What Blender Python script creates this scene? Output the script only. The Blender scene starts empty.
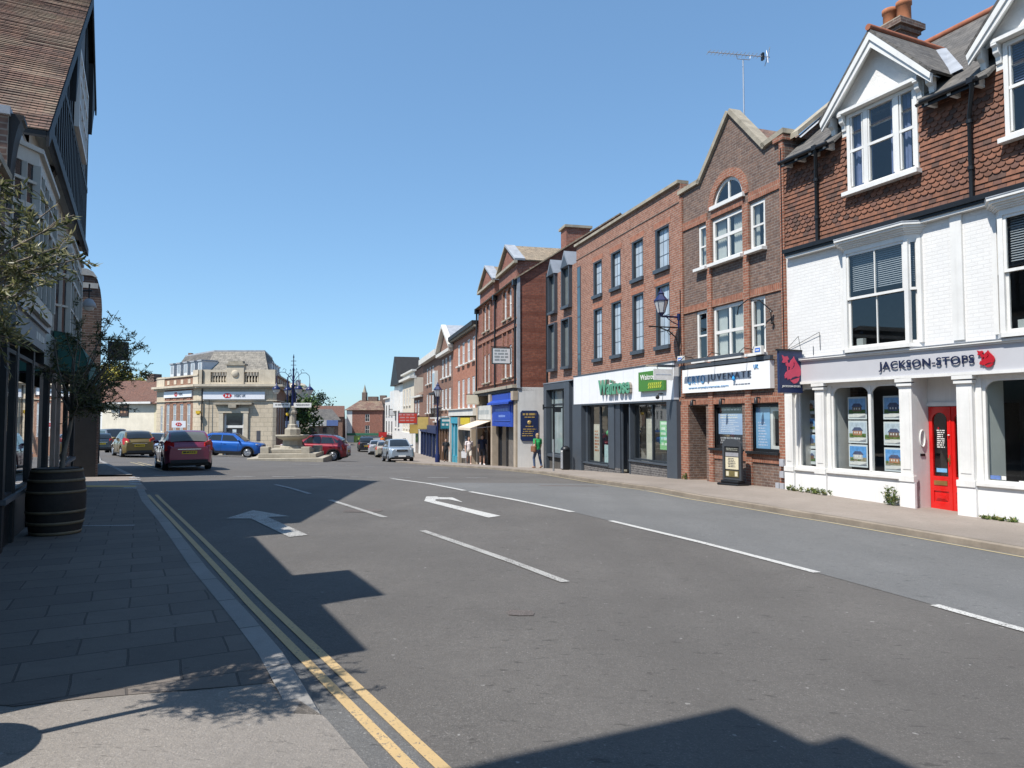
import bpy, math, random
from mathutils import Vector, Matrix
random.seed(7)
R = math.radians
SC = bpy.context.scene
COL = SC.collection

# ---------------------------------------------------------------- camera, light, exposure
cam_d = bpy.data.cameras.new("camera")
cam = bpy.data.objects.new("camera", cam_d)
COL.objects.link(cam)
cam.location = (0, 0, 1.6)
cam.rotation_euler = (R(90) + math.atan(34 / 715), 0, 0)
cam_d.sensor_width = 36
cam_d.lens = 36 * 715 / 1024
cam_d.clip_start = 0.05
cam_d.clip_end = 9000
SC.camera = cam

SUN_EL, SUN_AZ = 57.0, 50.0        # light travels towards azimuth 50 deg right of the view
wd = bpy.data.worlds.new("World")
SC.world = wd
wd.use_nodes = True
wn = wd.node_tree.nodes
sky = wn.new("ShaderNodeTexSky")
sky.sky_type = 'NISHITA'
sky.sun_disc = False
sky.sun_elevation = R(SUN_EL)
sky.sun_rotation = R(SUN_AZ + 180)
sky.altitude = 0
sky.air_density = 1.0
sky.dust_density = 0.2
sky.ozone_density = 3.0
tint = wn.new("ShaderNodeMix")
tint.data_type = 'RGBA'
tint.blend_type = 'MULTIPLY'
tint.inputs[0].default_value = 1
tint.inputs[7].default_value = (.86, 1.21, 1.50, 1)
gam = wn.new("ShaderNodeGamma")            # flattens the sky's range between zenith and horizon, tuned by eye
gam.inputs[1].default_value = .63
wd.node_tree.links.new(sky.outputs[0], gam.inputs[0])
wd.node_tree.links.new(gam.outputs[0], tint.inputs[6])
wd.node_tree.links.new(tint.outputs[2], wn["Background"].inputs[0])
wn["Background"].inputs[1].default_value = 0.13
sun_d = bpy.data.lights.new("sun", 'SUN')
sun_d.energy = 4.2
sun_d.angle = R(0.53)
sun_d.color = (1.0, 0.955, 0.89)
sun = bpy.data.objects.new("sun", sun_d)
COL.objects.link(sun)
dv = Vector((math.sin(R(SUN_AZ)) * math.cos(R(SUN_EL)), math.cos(R(SUN_AZ)) * math.cos(R(SUN_EL)), -math.sin(R(SUN_EL))))
sun.rotation_euler = dv.to_track_quat('-Z', 'Y').to_euler()
sun.location = (-20, -20, 40)
vs = SC.view_settings
vs.view_transform = 'Standard'
vs.look = 'None'
vs.exposure = 0.70
vs.gamma = 1.0
SC.cycles.max_bounces = 6
SC.cycles.diffuse_bounces = 3
SC.cycles.glossy_bounces = 3
SC.cycles.transmission_bounces = 4
SC.cycles.transparent_max_bounces = 8
SC.cycles.caustics_reflective = False
SC.cycles.caustics_refractive = False

# ---------------------------------------------------------------- the lie of the land
PT = [(-50, 0), (2, 0), (10, .04), (15, .09), (18, .13), (22, .27), (27, .46), (31, .64), (36, .92), (42.5, 1.29), (52.4, 1.85),
      (60, 2.2), (75, 2.6), (90, 2.9), (120, 3.2), (150, 3.3), (9e3, 3.3)]
def lin(t, x):
    for (a, p), (b, q) in zip(t, t[1:]):
        if x <= b:
            return p + (q - p) * max(0, (x - a)) / (b - a)
    return t[-1][1]
BRT = [(14, .027), (18, .012), (25, .012), (45, .025)]
BLT = [(15, 0), (25, .01), (45, .034)]
def G(x, y):
    b = lin(BRT if x > 0 else BLT, y)
    return -lin(PT, y) - b * max(-28, min(12, x))

# ---------------------------------------------------------------- materials
MATS = {}
def nt(name):
    m = bpy.data.materials.new(name)
    m.use_nodes = True
    t = m.node_tree
    return m, t, t.nodes, t.links, t.nodes["Principled BSDF"]
def N(nodes, kind, **kw):
    n = nodes.new(kind)
    for k, v in kw.items():
        if k.startswith("i_"):
            n.inputs[k[2:].replace("_", " ")].default_value = v
        else:
            setattr(n, k, v)
    return n
def c4(c):
    return (c[0], c[1], c[2], 1)
def mix(nodes, links, fac, a, b, mode='MIX'):
    n = nodes.new("ShaderNodeMix")
    n.data_type = 'RGBA'
    n.blend_type = mode
    for sock, v in ((n.inputs[0], fac), (n.inputs[6], a), (n.inputs[7], b)):
        if hasattr(v, "is_linked"):
            links.new(v, sock)
        elif isinstance(v, (int, float)):
            sock.default_value = v
        else:
            sock.default_value = c4(v)
    return n.outputs[2]
def ramp(nodes, links, src, p0, p1, v0=0.0, v1=1.0):
    n = nodes.new("ShaderNodeMapRange")
    links.new(src, n.inputs[0])
    n.inputs[1].default_value, n.inputs[2].default_value = p0, p1
    n.inputs[3].default_value, n.inputs[4].default_value = v0, v1
    return n.outputs[0]
def noise_(nodes, links, co, scale, detail=4, rough=.6):
    n = nodes.new("ShaderNodeTexNoise")
    links.new(co, n.inputs["Vector"])
    n.inputs["Scale"].default_value = scale
    n.inputs["Detail"].default_value = detail
    n.inputs["Roughness"].default_value = rough
    return n.outputs["Fac"]
def bump_(nodes, links, h, strength, dist, p, prev=None):
    n = nodes.new("ShaderNodeBump")
    n.inputs["Strength"].default_value = strength
    n.inputs["Distance"].default_value = dist
    links.new(h, n.inputs["Height"])
    if prev is not None:
        links.new(prev, n.inputs["Normal"])
    links.new(n.outputs[0], p.inputs["Normal"])
    return n.outputs[0]

def M(name, col, rough=.7, var=.18, scale=2.5, bump=.15, bscale=60, metal=0, spec=.4, coat=0, streak=0):
    """painted, cast or natural surface: base colour with broad and fine variation"""
    if name in MATS:
        return MATS[name]
    m, t, n, l, p = nt(name)
    co = n.new("ShaderNodeTexCoord").outputs["Object"]
    f1 = noise_(n, l, co, scale, 5, .65)
    f2 = noise_(n, l, co, scale * 11, 3)
    dark = tuple(c * (1 - var) for c in col)
    lite = tuple(min(1, c * (1 + var * .6)) for c in col)
    a = mix(n, l, ramp(n, l, f1, .3, .7), dark, lite)
    a = mix(n, l, ramp(n, l, f2, .35, .75, 0, var * .8), a, tuple(c * .6 for c in col))
    if streak:
        mp = n.new("ShaderNodeMapping")
        l.new(co, mp.inputs[0])
        mp.inputs["Scale"].default_value = (9, 9, .5)
        f3 = noise_(n, l, mp.outputs[0], 1, 4)
        a = mix(n, l, ramp(n, l, f3, .5, .8, 0, streak), a, tuple(c * .55 + .01 for c in col))
    l.new(a, p.inputs["Base Color"])
    p.inputs["Roughness"].default_value = rough
    p.inputs["Metallic"].default_value = metal
    p.inputs["Specular IOR Level"].default_value = spec
    p.inputs["Coat Weight"].default_value = coat
    p.inputs["Coat Roughness"].default_value = .06
    if bump:
        bump_(n, l, noise_(n, l, co, bscale, 3), bump, .01, p)
    MATS[name] = m
    return m

def brick(name, c1, c2, mortar, w=.225, h=.075, ms=.011, dirt=.35, bump=.5, pattern=None, vary=.75):
    if name in MATS:
        return MATS[name]
    m, t, n, l, p = nt(name)
    tc = n.new("ShaderNodeTexCoord")
    uv = tc.outputs["UV"]
    b = n.new("ShaderNodeTexBrick")
    l.new(uv, b.inputs["Vector"])
    b.inputs["Color1"].default_value = c4(c1)
    b.inputs["Color2"].default_value = c4(c2)
    b.inputs["Mortar"].default_value = c4(mortar)
    b.inputs["Scale"].default_value = 1
    b.inputs["Mortar Size"].default_value = ms
    b.inputs["Mortar Smooth"].default_value = .1
    b.inputs["Brick Width"].default_value = w
    b.inputs["Row Height"].default_value = h
    # brick to brick change: noise sampled coarsely
    f = noise_(n, l, uv, 5.2, 2, .9)
    a = mix(n, l, ramp(n, l, f, .42, .75, 0, vary), b.outputs["Color"], tuple(c * .5 for c in c2))
    f2 = noise_(n, l, uv, .45, 5, .7)
    a = mix(n, l, ramp(n, l, f2, .4, .8, 0, dirt), a, tuple(c * .45 + .012 for c in c2))
    f3 = noise_(n, l, uv, 1.7, 4, .7)
    a = mix(n, l, ramp(n, l, f3, .5, .85, 0, .3), a, tuple(min(1, c * 1.25 + .03) for c in c1))
    if pattern:                                   # darker courses repeated up the wall
        sp = n.new("ShaderNodeSeparateXYZ")
        l.new(uv, sp.inputs[0])
        md = N(n, "ShaderNodeMath", operation='PINGPONG')
        l.new(sp.outputs[1], md.inputs[0])
        md.inputs[1].default_value = pattern
        a = mix(n, l, ramp(n, l, md.outputs[0], pattern * .7, pattern * .75, 0, .35), a, tuple(c * .45 for c in c2))
    l.new(a, p.inputs["Base Color"])
    p.inputs["Roughness"].default_value = .85
    p.inputs["Specular IOR Level"].default_value = .25
    inv = N(n, "ShaderNodeMath", operation='SUBTRACT')
    inv.inputs[0].default_value = 1
    l.new(b.outputs["Fac"], inv.inputs[1])
    nb = bump_(n, l, inv.outputs[0], bump, .008, p)
    bump_(n, l, noise_(n, l, uv, 45, 3), .25, .006, p, nb)
    MATS[name] = m
    return m

def tiles(name, c1, c2, w=.17, h=.11, lichen=.25, lc=(.30, .27, .18), rough=.85):
    if name in MATS:
        return MATS[name]
    m, t, n, l, p = nt(name)
    uv = n.new("ShaderNodeTexCoord").outputs["UV"]
    b = n.new("ShaderNodeTexBrick")
    l.new(uv, b.inputs["Vector"])
    b.inputs["Color1"].default_value = c4(c1)
    b.inputs["Color2"].default_value = c4(c2)
    b.inputs["Mortar"].default_value = c4(tuple(c * .3 for c in c2))
    b.inputs["Scale"].default_value = 1
    b.inputs["Mortar Size"].default_value = .006
    b.inputs["Brick Width"].default_value = w
    b.inputs["Row Height"].default_value = h
    f = noise_(n, l, uv, 4.3, 2, .9)
    a = mix(n, l, ramp(n, l, f, .45, .7, 0, .8), b.outputs["Color"], tuple(c * .45 for c in c2))
    f2 = noise_(n, l, uv, .8, 5, .7)
    a = mix(n, l, ramp(n, l, f2, .45, .8, 0, lichen * 1.6), a, lc)
    sp = n.new("ShaderNodeSeparateXYZ")
    l.new(uv, sp.inputs[0])
    dvd = N(n, "ShaderNodeMath", operation='DIVIDE')
    l.new(sp.outputs[1], dvd.inputs[0])
    dvd.inputs[1].default_value = h
    fr = N(n, "ShaderNodeMath", operation='FRACT')
    l.new(dvd.outputs[0], fr.inputs[0])
    inv = N(n, "ShaderNodeMath", operation='SUBTRACT')
    inv.inputs[0].default_value = 1
    l.new(fr.outputs[0], inv.inputs[1])
    l.new(a, p.inputs["Base Color"])
    p.inputs["Roughness"].default_value = rough
    p.inputs["Specular IOR Level"].default_value = .3
    nb = bump_(n, l, inv.outputs[0], .8, .02, p)
    bump_(n, l, noise_(n, l, uv, 30, 3), .3, .008, p, nb)
    MATS[name] = m
    return m

def glass(name, tint=(.85, .9, .9), refl=1.0):
    """a thin clear pane: mirrors by Fresnel, lets the rest through"""
    if name in MATS:
        return MATS[name]
    m = bpy.data.materials.new(name)
    m.use_nodes = True
    n, l = m.node_tree.nodes, m.node_tree.links
    n.remove(n["Principled BSDF"])
    tr = n.new("ShaderNodeBsdfTransparent")
    tr.inputs[0].default_value = c4(tint)
    gl = n.new("ShaderNodeBsdfGlossy")
    gl.inputs["Roughness"].default_value = .015
    gl.inputs[0].default_value = (1, 1, 1, 1)
    fr = n.new("ShaderNodeFresnel")
    fr.inputs[0].default_value = 1.5
    geo = n.new("ShaderNodeNewGeometry")
    # same reflectance from both faces of the sheet
    iorm = N(n, "ShaderNodeMix", data_type='FLOAT')
    l.new(geo.outputs["Backfacing"], iorm.inputs[0])
    iorm.inputs[2].default_value, iorm.inputs[3].default_value = 1.5, 1 / 1.5
    l.new(iorm.outputs[0], fr.inputs[0])
    mul = N(n, "ShaderNodeMath", operation='MULTIPLY')
    l.new(fr.outputs[0], mul.inputs[0])
    mul.inputs[1].default_value = 1.7 * refl
    mul.use_clamp = True
    ms = n.new("ShaderNodeMixShader")
    l.new(mul.outputs[0], ms.inputs[0])
    l.new(tr.outputs[0], ms.inputs[1])
    l.new(gl.outputs[0], ms.inputs[2])
    l.new(ms.outputs[0], n["Material Output"].inputs[0])
    MATS[name] = m
    return m

def gloss(name, col, rough=.06, spec=.8):
    if name in MATS:
        return MATS[name]
    m, t, n, l, p = nt(name)
    co = n.new("ShaderNodeTexCoord").outputs["Object"]
    f = noise_(n, l, co, 1.3, 2)
    l.new(mix(n, l, f, tuple(c * .6 for c in col), tuple(min(1, c * 1.4) for c in col)), p.inputs["Base Color"])
    p.inputs["Roughness"].default_value = rough
    p.inputs["Specular IOR Level"].default_value = spec
    bump_(n, l, noise_(n, l, co, .9, 2), .05, .05, p)
    MATS[name] = m
    return m

def asphalt(name, col, speck, speck_amt=.5, patch=.25, tint2=None, scale=1.0):
    if name in MATS:
        return MATS[name]
    m, t, n, l, p = nt(name)
    co = n.new("ShaderNodeTexCoord").outputs["Object"]
    f1 = noise_(n, l, co, .35, 6, .65)
    f2 = noise_(n, l, co, 85 * scale, 3, .8)
    f3 = noise_(n, l, co, 24 * scale, 4, .8)
    a = mix(n, l, ramp(n, l, f1, .3, .7), tuple(c * (1 - patch) for c in col), tint2 or tuple(c * (1 + patch * .5) for c in col))
    a = mix(n, l, ramp(n, l, f2, .56, .7, 0, speck_amt), a, speck)
    a = mix(n, l, ramp(n, l, f2, .44, .3, 0, .6), a, tuple(c * .4 for c in col))
    a = mix(n, l, ramp(n, l, f3, .46, .62, 0, .38), a, tuple(c * .62 for c in col))
    f6 = noise_(n, l, co, 2.6, 5, .75)
    a = mix(n, l, ramp(n, l, f6, .48, .72, 0, .3), a, tuple(c * .72 for c in col))
    mt_ = n.new("ShaderNodeMapping")                # small tar and rubber marks drawn out along the lane
    l.new(co, mt_.inputs[0])
    mt_.inputs["Rotation"].default_value = (0, 0, R(-60))
    mt_.inputs["Scale"].default_value = (3.2, 10, 1)
    f7 = noise_(n, l, mt_.outputs[0], 1.6, 4, .75)
    a = mix(n, l, ramp(n, l, f7, .615, .66, 0, .7), a, tuple(c * .4 for c in col))
    f8 = noise_(n, l, co, 14, 2, .5)
    a = mix(n, l, ramp(n, l, f8, .735, .76, 0, .65), a, (.34, .33, .31))
    mp = n.new("ShaderNodeMapping")                 # tyre-polished tracks along the street
    l.new(co, mp.inputs[0])
    mp.inputs["Rotation"].default_value = (0, 0, R(-29))
    mp.inputs["Scale"].default_value = (1.1, .05, 1)
    f5 = noise_(n, l, mp.outputs[0], 1.0, 3)
    a = mix(n, l, ramp(n, l, f5, .42, .66, 0, .28), a, tuple(c * .74 for c in col))
    v = n.new("ShaderNodeTexVoronoi")               # chewing gum, oil drips
    v.inputs["Scale"].default_value = 1.9
    l.new(co, v.inputs["Vector"])
    a = mix(n, l, ramp(n, l, v.outputs["Distance"], .04, .025, 0, .7), a, tuple(c * .45 for c in col))
    v2 = n.new("ShaderNodeTexVoronoi")
    v2.inputs["Scale"].default_value = 1.15
    l.new(co, v2.inputs["Vector"])
    a = mix(n, l, ramp(n, l, v2.outputs["Distance"], .022, .014, 0, .7), a, (.33, .32, .3))
    l.new(a, p.inputs["Base Color"])
    p.inputs["Roughness"].default_value = .82
    p.inputs["Specular IOR Level"].default_value = .35
    nb = bump_(n, l, f2, .8, .008, p)
    bump_(n, l, f3, .45, .016, p, nb)
    MATS[name] = m
    return m

def slabs(name, c1, c2, joint, w, h, ms=.012, rot=0.0):
    m, t, n, l, p = nt(name)
    co = n.new("ShaderNodeTexCoord").outputs["Object"]
    mp = n.new("ShaderNodeMapping")
    l.new(co, mp.inputs[0])
    mp.inputs["Rotation"].default_value = (0, 0, rot)
    # let the joints wander a little
    wob = n.new("ShaderNodeTexNoise")
    wob.inputs["Scale"].default_value = 1.4
    l.new(co, wob.inputs["Vector"])
    ad = N(n, "ShaderNodeVectorMath", operation='MULTIPLY_ADD')
    l.new(wob.outputs["Color"], ad.inputs[0])
    ad.inputs[1].default_value = (.05, .05, 0)
    l.new(mp.outputs[0], ad.inputs[2])
    b = n.new("ShaderNodeTexBrick")
    l.new(ad.outputs[0], b.inputs["Vector"])
    b.inputs["Color1"].default_value = c4(c1)
    b.inputs["Color2"].default_value = c4(c2)
    b.inputs["Mortar"].default_value = c4(joint)
    b.inputs["Scale"].default_value = 1
    b.inputs["Mortar Size"].default_value = ms
    b.inputs["Mortar Smooth"].default_value = .3
    b.inputs["Brick Width"].default_value = w
    b.inputs["Row Height"].default_value = h
    f1 = noise_(n, l, co, .9, 6, .7)
    f2 = noise_(n, l, co, 130, 2, .7)
    f3 = noise_(n, l, co, 9, 4, .7)
    a = mix(n, l, ramp(n, l, f1, .35, .7, 0, .45), b.outputs["Color"], tuple(c * .6 for c in c2))
    a = mix(n, l, ramp(n, l, f3, .45, .75, 0, .35), a, tuple(c * .6 for c in c1))
    a = mix(n, l, ramp(n, l, f2, .55, .7, 0, .4), a, tuple(c * 1.6 for c in c1))
    v = n.new("ShaderNodeTexVoronoi")
    v.inputs["Scale"].default_value = 4.5
    l.new(co, v.inputs["Vector"])
    a = mix(n, l, ramp(n, l, v.outputs["Distance"], .09, .06, 0, .5), a, tuple(c * .5 for c in c2))
    l.new(a, p.inputs["Base Color"])
    p.inputs["Roughness"].default_value = .85
    inv = N(n, "ShaderNodeMath", operation='SUBTRACT')
    inv.inputs[0].default_value = 1
    l.new(b.outputs["Fac"], inv.inputs[1])
    nb = bump_(n, l, inv.outputs[0], .6, .01, p)
    bump_(n, l, f3, .3, .012, p, nb)
    MATS[name] = m
    return m

def worn_paint(name, col, under, wear=.55):
    m, t, n, l, p = nt(name)
    co = n.new("ShaderNodeTexCoord").outputs["Object"]
    f = noise_(n, l, co, 55, 3, .75)
    f2 = noise_(n, l, co, 2.2, 4, .7)
    ad = N(n, "ShaderNodeMath", operation='ADD')
    l.new(f, ad.inputs[0])
    l.new(ramp(n, l, f2, .2, .8, -.12, .12), ad.inputs[1])
    a = mix(n, l, ramp(n, l, f2, .3, .7), tuple(c * .8 for c in col), col)
    a = mix(n, l, ramp(n, l, ad.outputs[0], wear, wear + .1), a, under)
    l.new(a, p.inputs["Base Color"])
    p.inputs["Roughness"].default_value = .7
    bump_(n, l, f, .3, .004, p)
    MATS[name] = m
    return m

WHITE = M("white_paint", (.71, .70, .67), .45, .10, 1.5, .08, streak=.28)
WHITEBRICK = brick("white_painted_brick", (.71, .70, .68), (.68, .67, .65), (.645, .635, .615), dirt=.10, bump=.3, vary=.07)
PEBBLE = M("pebbledash", (.71, .69, .66), .9, .08, 3, 1.0, 35)
BLACK = M("black_paint", (.012, .013, .015), .4, .3, 3, .05)
DARKWOOD = M("dark_timber", (.018, .017, .017), .6, .4, 3, .2, 30)
SLATEGREY = M("slate_grey_metal", (.060, .072, .088), .45, .12, 1.5, .03)
LEAD = M("lead_flashing", (.34, .36, .39), .55, .25, 3, .1, 20)
STONE = M("stone_coping", (.36, .32, .25), .9, .35, 3, .4, 40, streak=.3)
LIMESTONE = M("pale_limestone", (.56, .49, .38), .9, .22, 1.2, .3, 30, streak=.4)
DARKROOM = M("room_dark", (.075, .068, .06), .9, .3, 2, 0)  # interior darkness put into the colour of the window backings
ROOM = M("room_plaster", (.42, .42, .40), .8, .1, 2, 0)
ROOMFLOOR = M("room_floor", (.11, .09, .075), .6, .3, 2, 0)
GLASS = glass("window_glass")
SHOPGLASS = glass("shop_glass", (.94, .97, .96), 1.0)
FARGLASS = gloss("dark_window_glass", (.022, .026, .032))
PALEGLASS = gloss("net_curtained_glass", (.30, .33, .36), .12)
B_ORANGE = brick("orange_red_brick", (.365, .165, .106), (.275, .118, .078), (.36, .30, .25), dirt=.25)
B_BROWN = brick("brown_brick", (.215, .13, .095), (.14, .092, .078), (.25, .215, .185), dirt=.4)
B_RED = brick("red_brick_trim", (.35, .145, .09), (.27, .105, .066), (.36, .28, .22), dirt=.2)
B_SOLDIER = brick("soldier_brick", (.35, .14, .085), (.27, .105, .066), (.34, .26, .2), w=.075, h=.225, ms=.009, dirt=.2)
B_GREY = brick("grey_engineering_brick", (.13, .12, .115), (.09, .085, .085), (.24, .23, .22), dirt=.2)
B_VIC = brick("deep_red_brick", (.34, .125, .08), (.24, .085, .06), (.26, .2, .17), dirt=.35)
B_FLANK = brick("patterned_flank_brick", (.36, .12, .07), (.24, .075, .05), (.15, .10, .08), dirt=.3, pattern=.42)
B_GEORG = brick("warm_red_brick", (.45, .17, .10), (.36, .125, .075), (.38, .29, .22), dirt=.2)
B_FAR = brick("dull_brown_brick", (.29, .15, .10), (.21, .105, .075), (.26, .2, .16), dirt=.3)
T_SLATE = tiles("grey_slate", (.15, .14, .128), (.095, .09, .085), .28, .19, .25, (.21, .19, .16))
T_RED = tiles("red_clay_tile", (.21, .105, .072), (.135, .072, .055), .17, .11, .2, (.12, .10, .085))
T_OLD = tiles("old_weathered_tile", (.27, .15, .105), (.13, .085, .07), .17, .10, .55, (.34, .29, .20))
T_TAN = tiles("tan_stone_tile", (.34, .27, .19), (.24, .19, .14), .26, .17, .3, (.22, .2, .14))
T_STONE = tiles("stone_slate", (.31, .28, .235), (.20, .185, .16), .34, .2, .3, (.2, .19, .17))
RIDGE = M("clay_ridge_tile", (.34, .12, .065), .85, .3, 4, .2)
POT = M("terracotta", (.42, .16, .075), .85, .25, 5, .2)
BLUEIRON = M("blue_painted_iron", (.009, .018, .085), .4, .2, 3, .05)

# ---------------------------------------------------------------- mesh building
class MB:
    def __init__(s):
        s.v, s.f, s.mi, s.sm, s.mats, s.T = [], [], [], [], [], None
    def m(s, mat):
        if mat not in s.mats:
            s.mats.append(mat)
        return s.mats.index(mat)
    def face(s, pts, mat, smooth=False):
        k = len(s.v)
        for p in pts:
            p = Vector(p)
            s.v.append(tuple(s.T @ p) if s.T else tuple(p))
        s.f.append(tuple(range(k, k + len(pts))))
        s.mi.append(s.m(mat))
        s.sm.append(smooth)
    def mesh(s, verts, faces, mat, smooth=True):
        k = len(s.v)
        for p in verts:
            p = Vector(p)
            s.v.append(tuple(s.T @ p) if s.T else tuple(p))
        i = s.m(mat)
        for f in faces:
            s.f.append(tuple(k + q for q in f))
            s.mi.append(i)
            s.sm.append(smooth)
        return s
    def box(s, x0, x1, y0, y1, z0, z1, mat):
        v = [(x0, y0, z0), (x1, y0, z0), (x1, y1, z0), (x0, y1, z0), (x0, y0, z1), (x1, y0, z1), (x1, y1, z1), (x0, y1, z1)]
        s.mesh(v, [(0, 3, 2, 1), (4, 5, 6, 7), (0, 1, 5, 4), (1, 2, 6, 5), (2, 3, 7, 6), (3, 0, 4, 7)], mat, False)
        return s
    def extr(s, pts, vec, mat, smooth=False):
        n = len(pts)
        a = [Vector(p) for p in pts]
        b = [p + Vector(vec) for p in a]
        s.face(a[::-1], mat)
        s.face(b, mat)
        s.mesh(a + b, [(i, (i + 1) % n, n + (i + 1) % n, n + i) for i in range(n)], mat, smooth)
        return s
    def tube(s, pts, r, mat, n=8, cap=True, r1=None):
        pts = [Vector(p) for p in pts]
        rs = r if isinstance(r, (list, tuple)) else [r + ((r1 - r) * i / (len(pts) - 1) if r1 is not None else 0) for i in range(len(pts))]
        rings, up = [], Vector((0, 0, 1))
        prev = None
        for i, p in enumerate(pts):
            d = (pts[min(i + 1, len(pts) - 1)] - pts[max(i - 1, 0)]).normalized()
            a = prev if prev is not None else (up if abs(d.z) < .95 else Vector((1, 0, 0)))
            x = (a - d * a.dot(d))
            x = x.normalized() if x.length > 1e-6 else d.orthogonal().normalized()
            y = d.cross(x)
            prev = x
            rings.append([p + (x * math.cos(2 * math.pi * k / n) + y * math.sin(2 * math.pi * k / n)) * rs[i] for k in range(n)])
        v = [q for ring in rings for q in ring]
        f = [(i * n + k, i * n + (k + 1) % n, (i + 1) * n + (k + 1) % n, (i + 1) * n + k) for i in range(len(pts) - 1) for k in range(n)]
        s.mesh(v, f, mat, True)
        if cap:
            s.face(rings[0][::-1], mat)
            s.face(rings[-1], mat)
        return s
    def lathe(s, prof, c, mat, n=16, smooth=True, rot=0, axis='z'):
        v, f = [], []
        for r, z in prof:
            for k in range(n):
                a = 2 * math.pi * k / n + rot
                if axis == 'z':
                    v.append((c[0] + r * math.cos(a), c[1] + r * math.sin(a), c[2] + z))
                else:                              # axis y
                    v.append((c[0] + r * math.cos(a), c[1] + z, c[2] + r * math.sin(a)))
        for i in range(len(prof) - 1):
            for k in range(n):
                f.append((i * n + k, i * n + (k + 1) % n, (i + 1) * n + (k + 1) % n, (i + 1) * n + k))
        s.mesh(v, f, mat, smooth)
        if prof[0][0] > 1e-4:
            s.face(v[:n][::-1], mat)
        if prof[-1][0] > 1e-4:
            s.face(v[-n:], mat)
        return s
    def blob(s, c, r, mat, n=10, rings=7):
        c = Vector(c)
        r = (r, r, r) if not isinstance(r, (tuple, list)) else r
        v, f = [], []
        for i in range(rings + 1):
            a = math.pi * i / rings
            for k in range(n):
                b = 2 * math.pi * k / n
                v.append((c.x + r[0] * math.sin(a) * math.cos(b), c.y + r[1] * math.sin(a) * math.sin(b), c.z + r[2] * math.cos(a)))
        for i in range(rings):
            for k in range(n):
                f.append((i * n + k, (i + 1) * n + k, (i + 1) * n + (k + 1) % n, i * n + (k + 1) % n))
        s.mesh(v, f, mat, True)
        return s
    # a wall in the plane y with rectangular openings, their reveals and a shallow box behind each, its interior darkness put into the colour
    def wall(s, x0, x1, z0, z1, ops, mat, y=0, rev=.12, room=.5, rmat=None, revmat=None):
        ops = [o for o in ops]
        xs = sorted({x0, x1, *[min(x1, max(x0, q)) for o in ops for q in o[:2]]})
        zs = sorted({z0, z1, *[min(z1, max(z0, q)) for o in ops for q in o[2:4]]})
        for a, b in zip(xs, xs[1:]):
            run = None
            for c, d in zip(zs, zs[1:]):
                mx, mz = (a + b) / 2, (c + d) / 2
                hole = any(o[0] < mx < o[1] and o[2] < mz < o[3] for o in ops)
                if hole:
                    if run:
                        s.face([(a, y, run[0]), (b, y, run[0]), (b, y, run[1]), (a, y, run[1])], mat)
                    run = None
                else:
                    run = (run[0], d) if run else (c, d)
            if run:
                s.face([(a, y, run[0]), (b, y, run[0]), (b, y, run[1]), (a, y, run[1])], mat)
        for o in ops:
            s.hole(o, y, rev, room, revmat or mat, rmat)
        return s
    def hole(s, o, y, rev, room, mat, rmat=None):
        a, b, c, d = o[:4]
        def ring(y0, y1, m_):
            s.face([(a, y0, c), (a, y0, d), (a, y1, d), (a, y1, c)], m_)
            s.face([(b, y0, d), (b, y0, c), (b, y1, c), (b, y1, d)], m_)
            s.face([(a, y0, d), (b, y0, d), (b, y1, d), (a, y1, d)], m_)
            s.face([(b, y0, c), (a, y0, c), (a, y1, c), (b, y1, c)], m_)
        ring(y, y + rev, mat)
        if room:
            rm = rmat or DARKROOM
            e = .25
            y0, y1 = y + rev, y + rev + room
            s.face([(a, y1, c), (b, y1, c), (b, y1, d), (a, y1, d)], rm)
            ring(y0, y1, rm)
    def slope(s, p00, p10, p01, p11, mat, thick=.06):
        """roof slope: eaves p00-p10, ridge p01-p11"""
        a, b, c, d = map(Vector, (p00, p10, p11, p01))
        n = (b - a).cross(d - a).normalized()
        if n.z < 0:
            n = -n
        s.face([a, b, c, d], mat)
        s.mesh([a, b, c, d, a - n * thick, b - n * thick, c - n * thick, d - n * thick],
               [(0, 4, 5, 1), (1, 5, 6, 2), (2, 6, 7, 3), (3, 7, 4, 0), (4, 7, 6, 5)], mat, False)
    def build(s, name, parent=None, zoff=0, label=None, bevel=0, seg=2):
        me = bpy.data.meshes.new(name)
        me.from_pydata([(x, y, z - zoff) for x, y, z in s.v] if zoff else s.v, [], s.f)
        for mt in s.mats:
            me.materials.append(mt)
        me.polygons.foreach_set("material_index", s.mi)
        me.polygons.foreach_set("use_smooth", s.sm)
        uv = me.uv_layers.new(name="UVMap")
        dat = [0.0] * (2 * len(me.loops))
        for p in me.polygons:
            n = p.normal
            if abs(n.z) > .97:
                t, b = Vector((1, 0, 0)), Vector((0, 1, 0))
            else:
                t = Vector((-n.y, n.x, 0)).normalized()
                b = n.cross(t)
            for li in p.loop_indices:
                co = me.vertices[me.loops[li].vertex_index].co
                dat[2 * li] = co.dot(t)
                dat[2 * li + 1] = co.dot(b)
        uv.data.foreach_set("uv", dat)
        me.update()
        o = bpy.data.objects.new(name, me)
        COL.objects.link(o)
        if parent:
            o.parent = parent
        if label:
            o["label"] = label
        if bevel:
            md = o.modifiers.new("bevel", 'BEVEL')
            md.width, md.segments, md.limit_method, md.angle_limit = bevel, seg, 'ANGLE', R(40)
        return o

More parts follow.
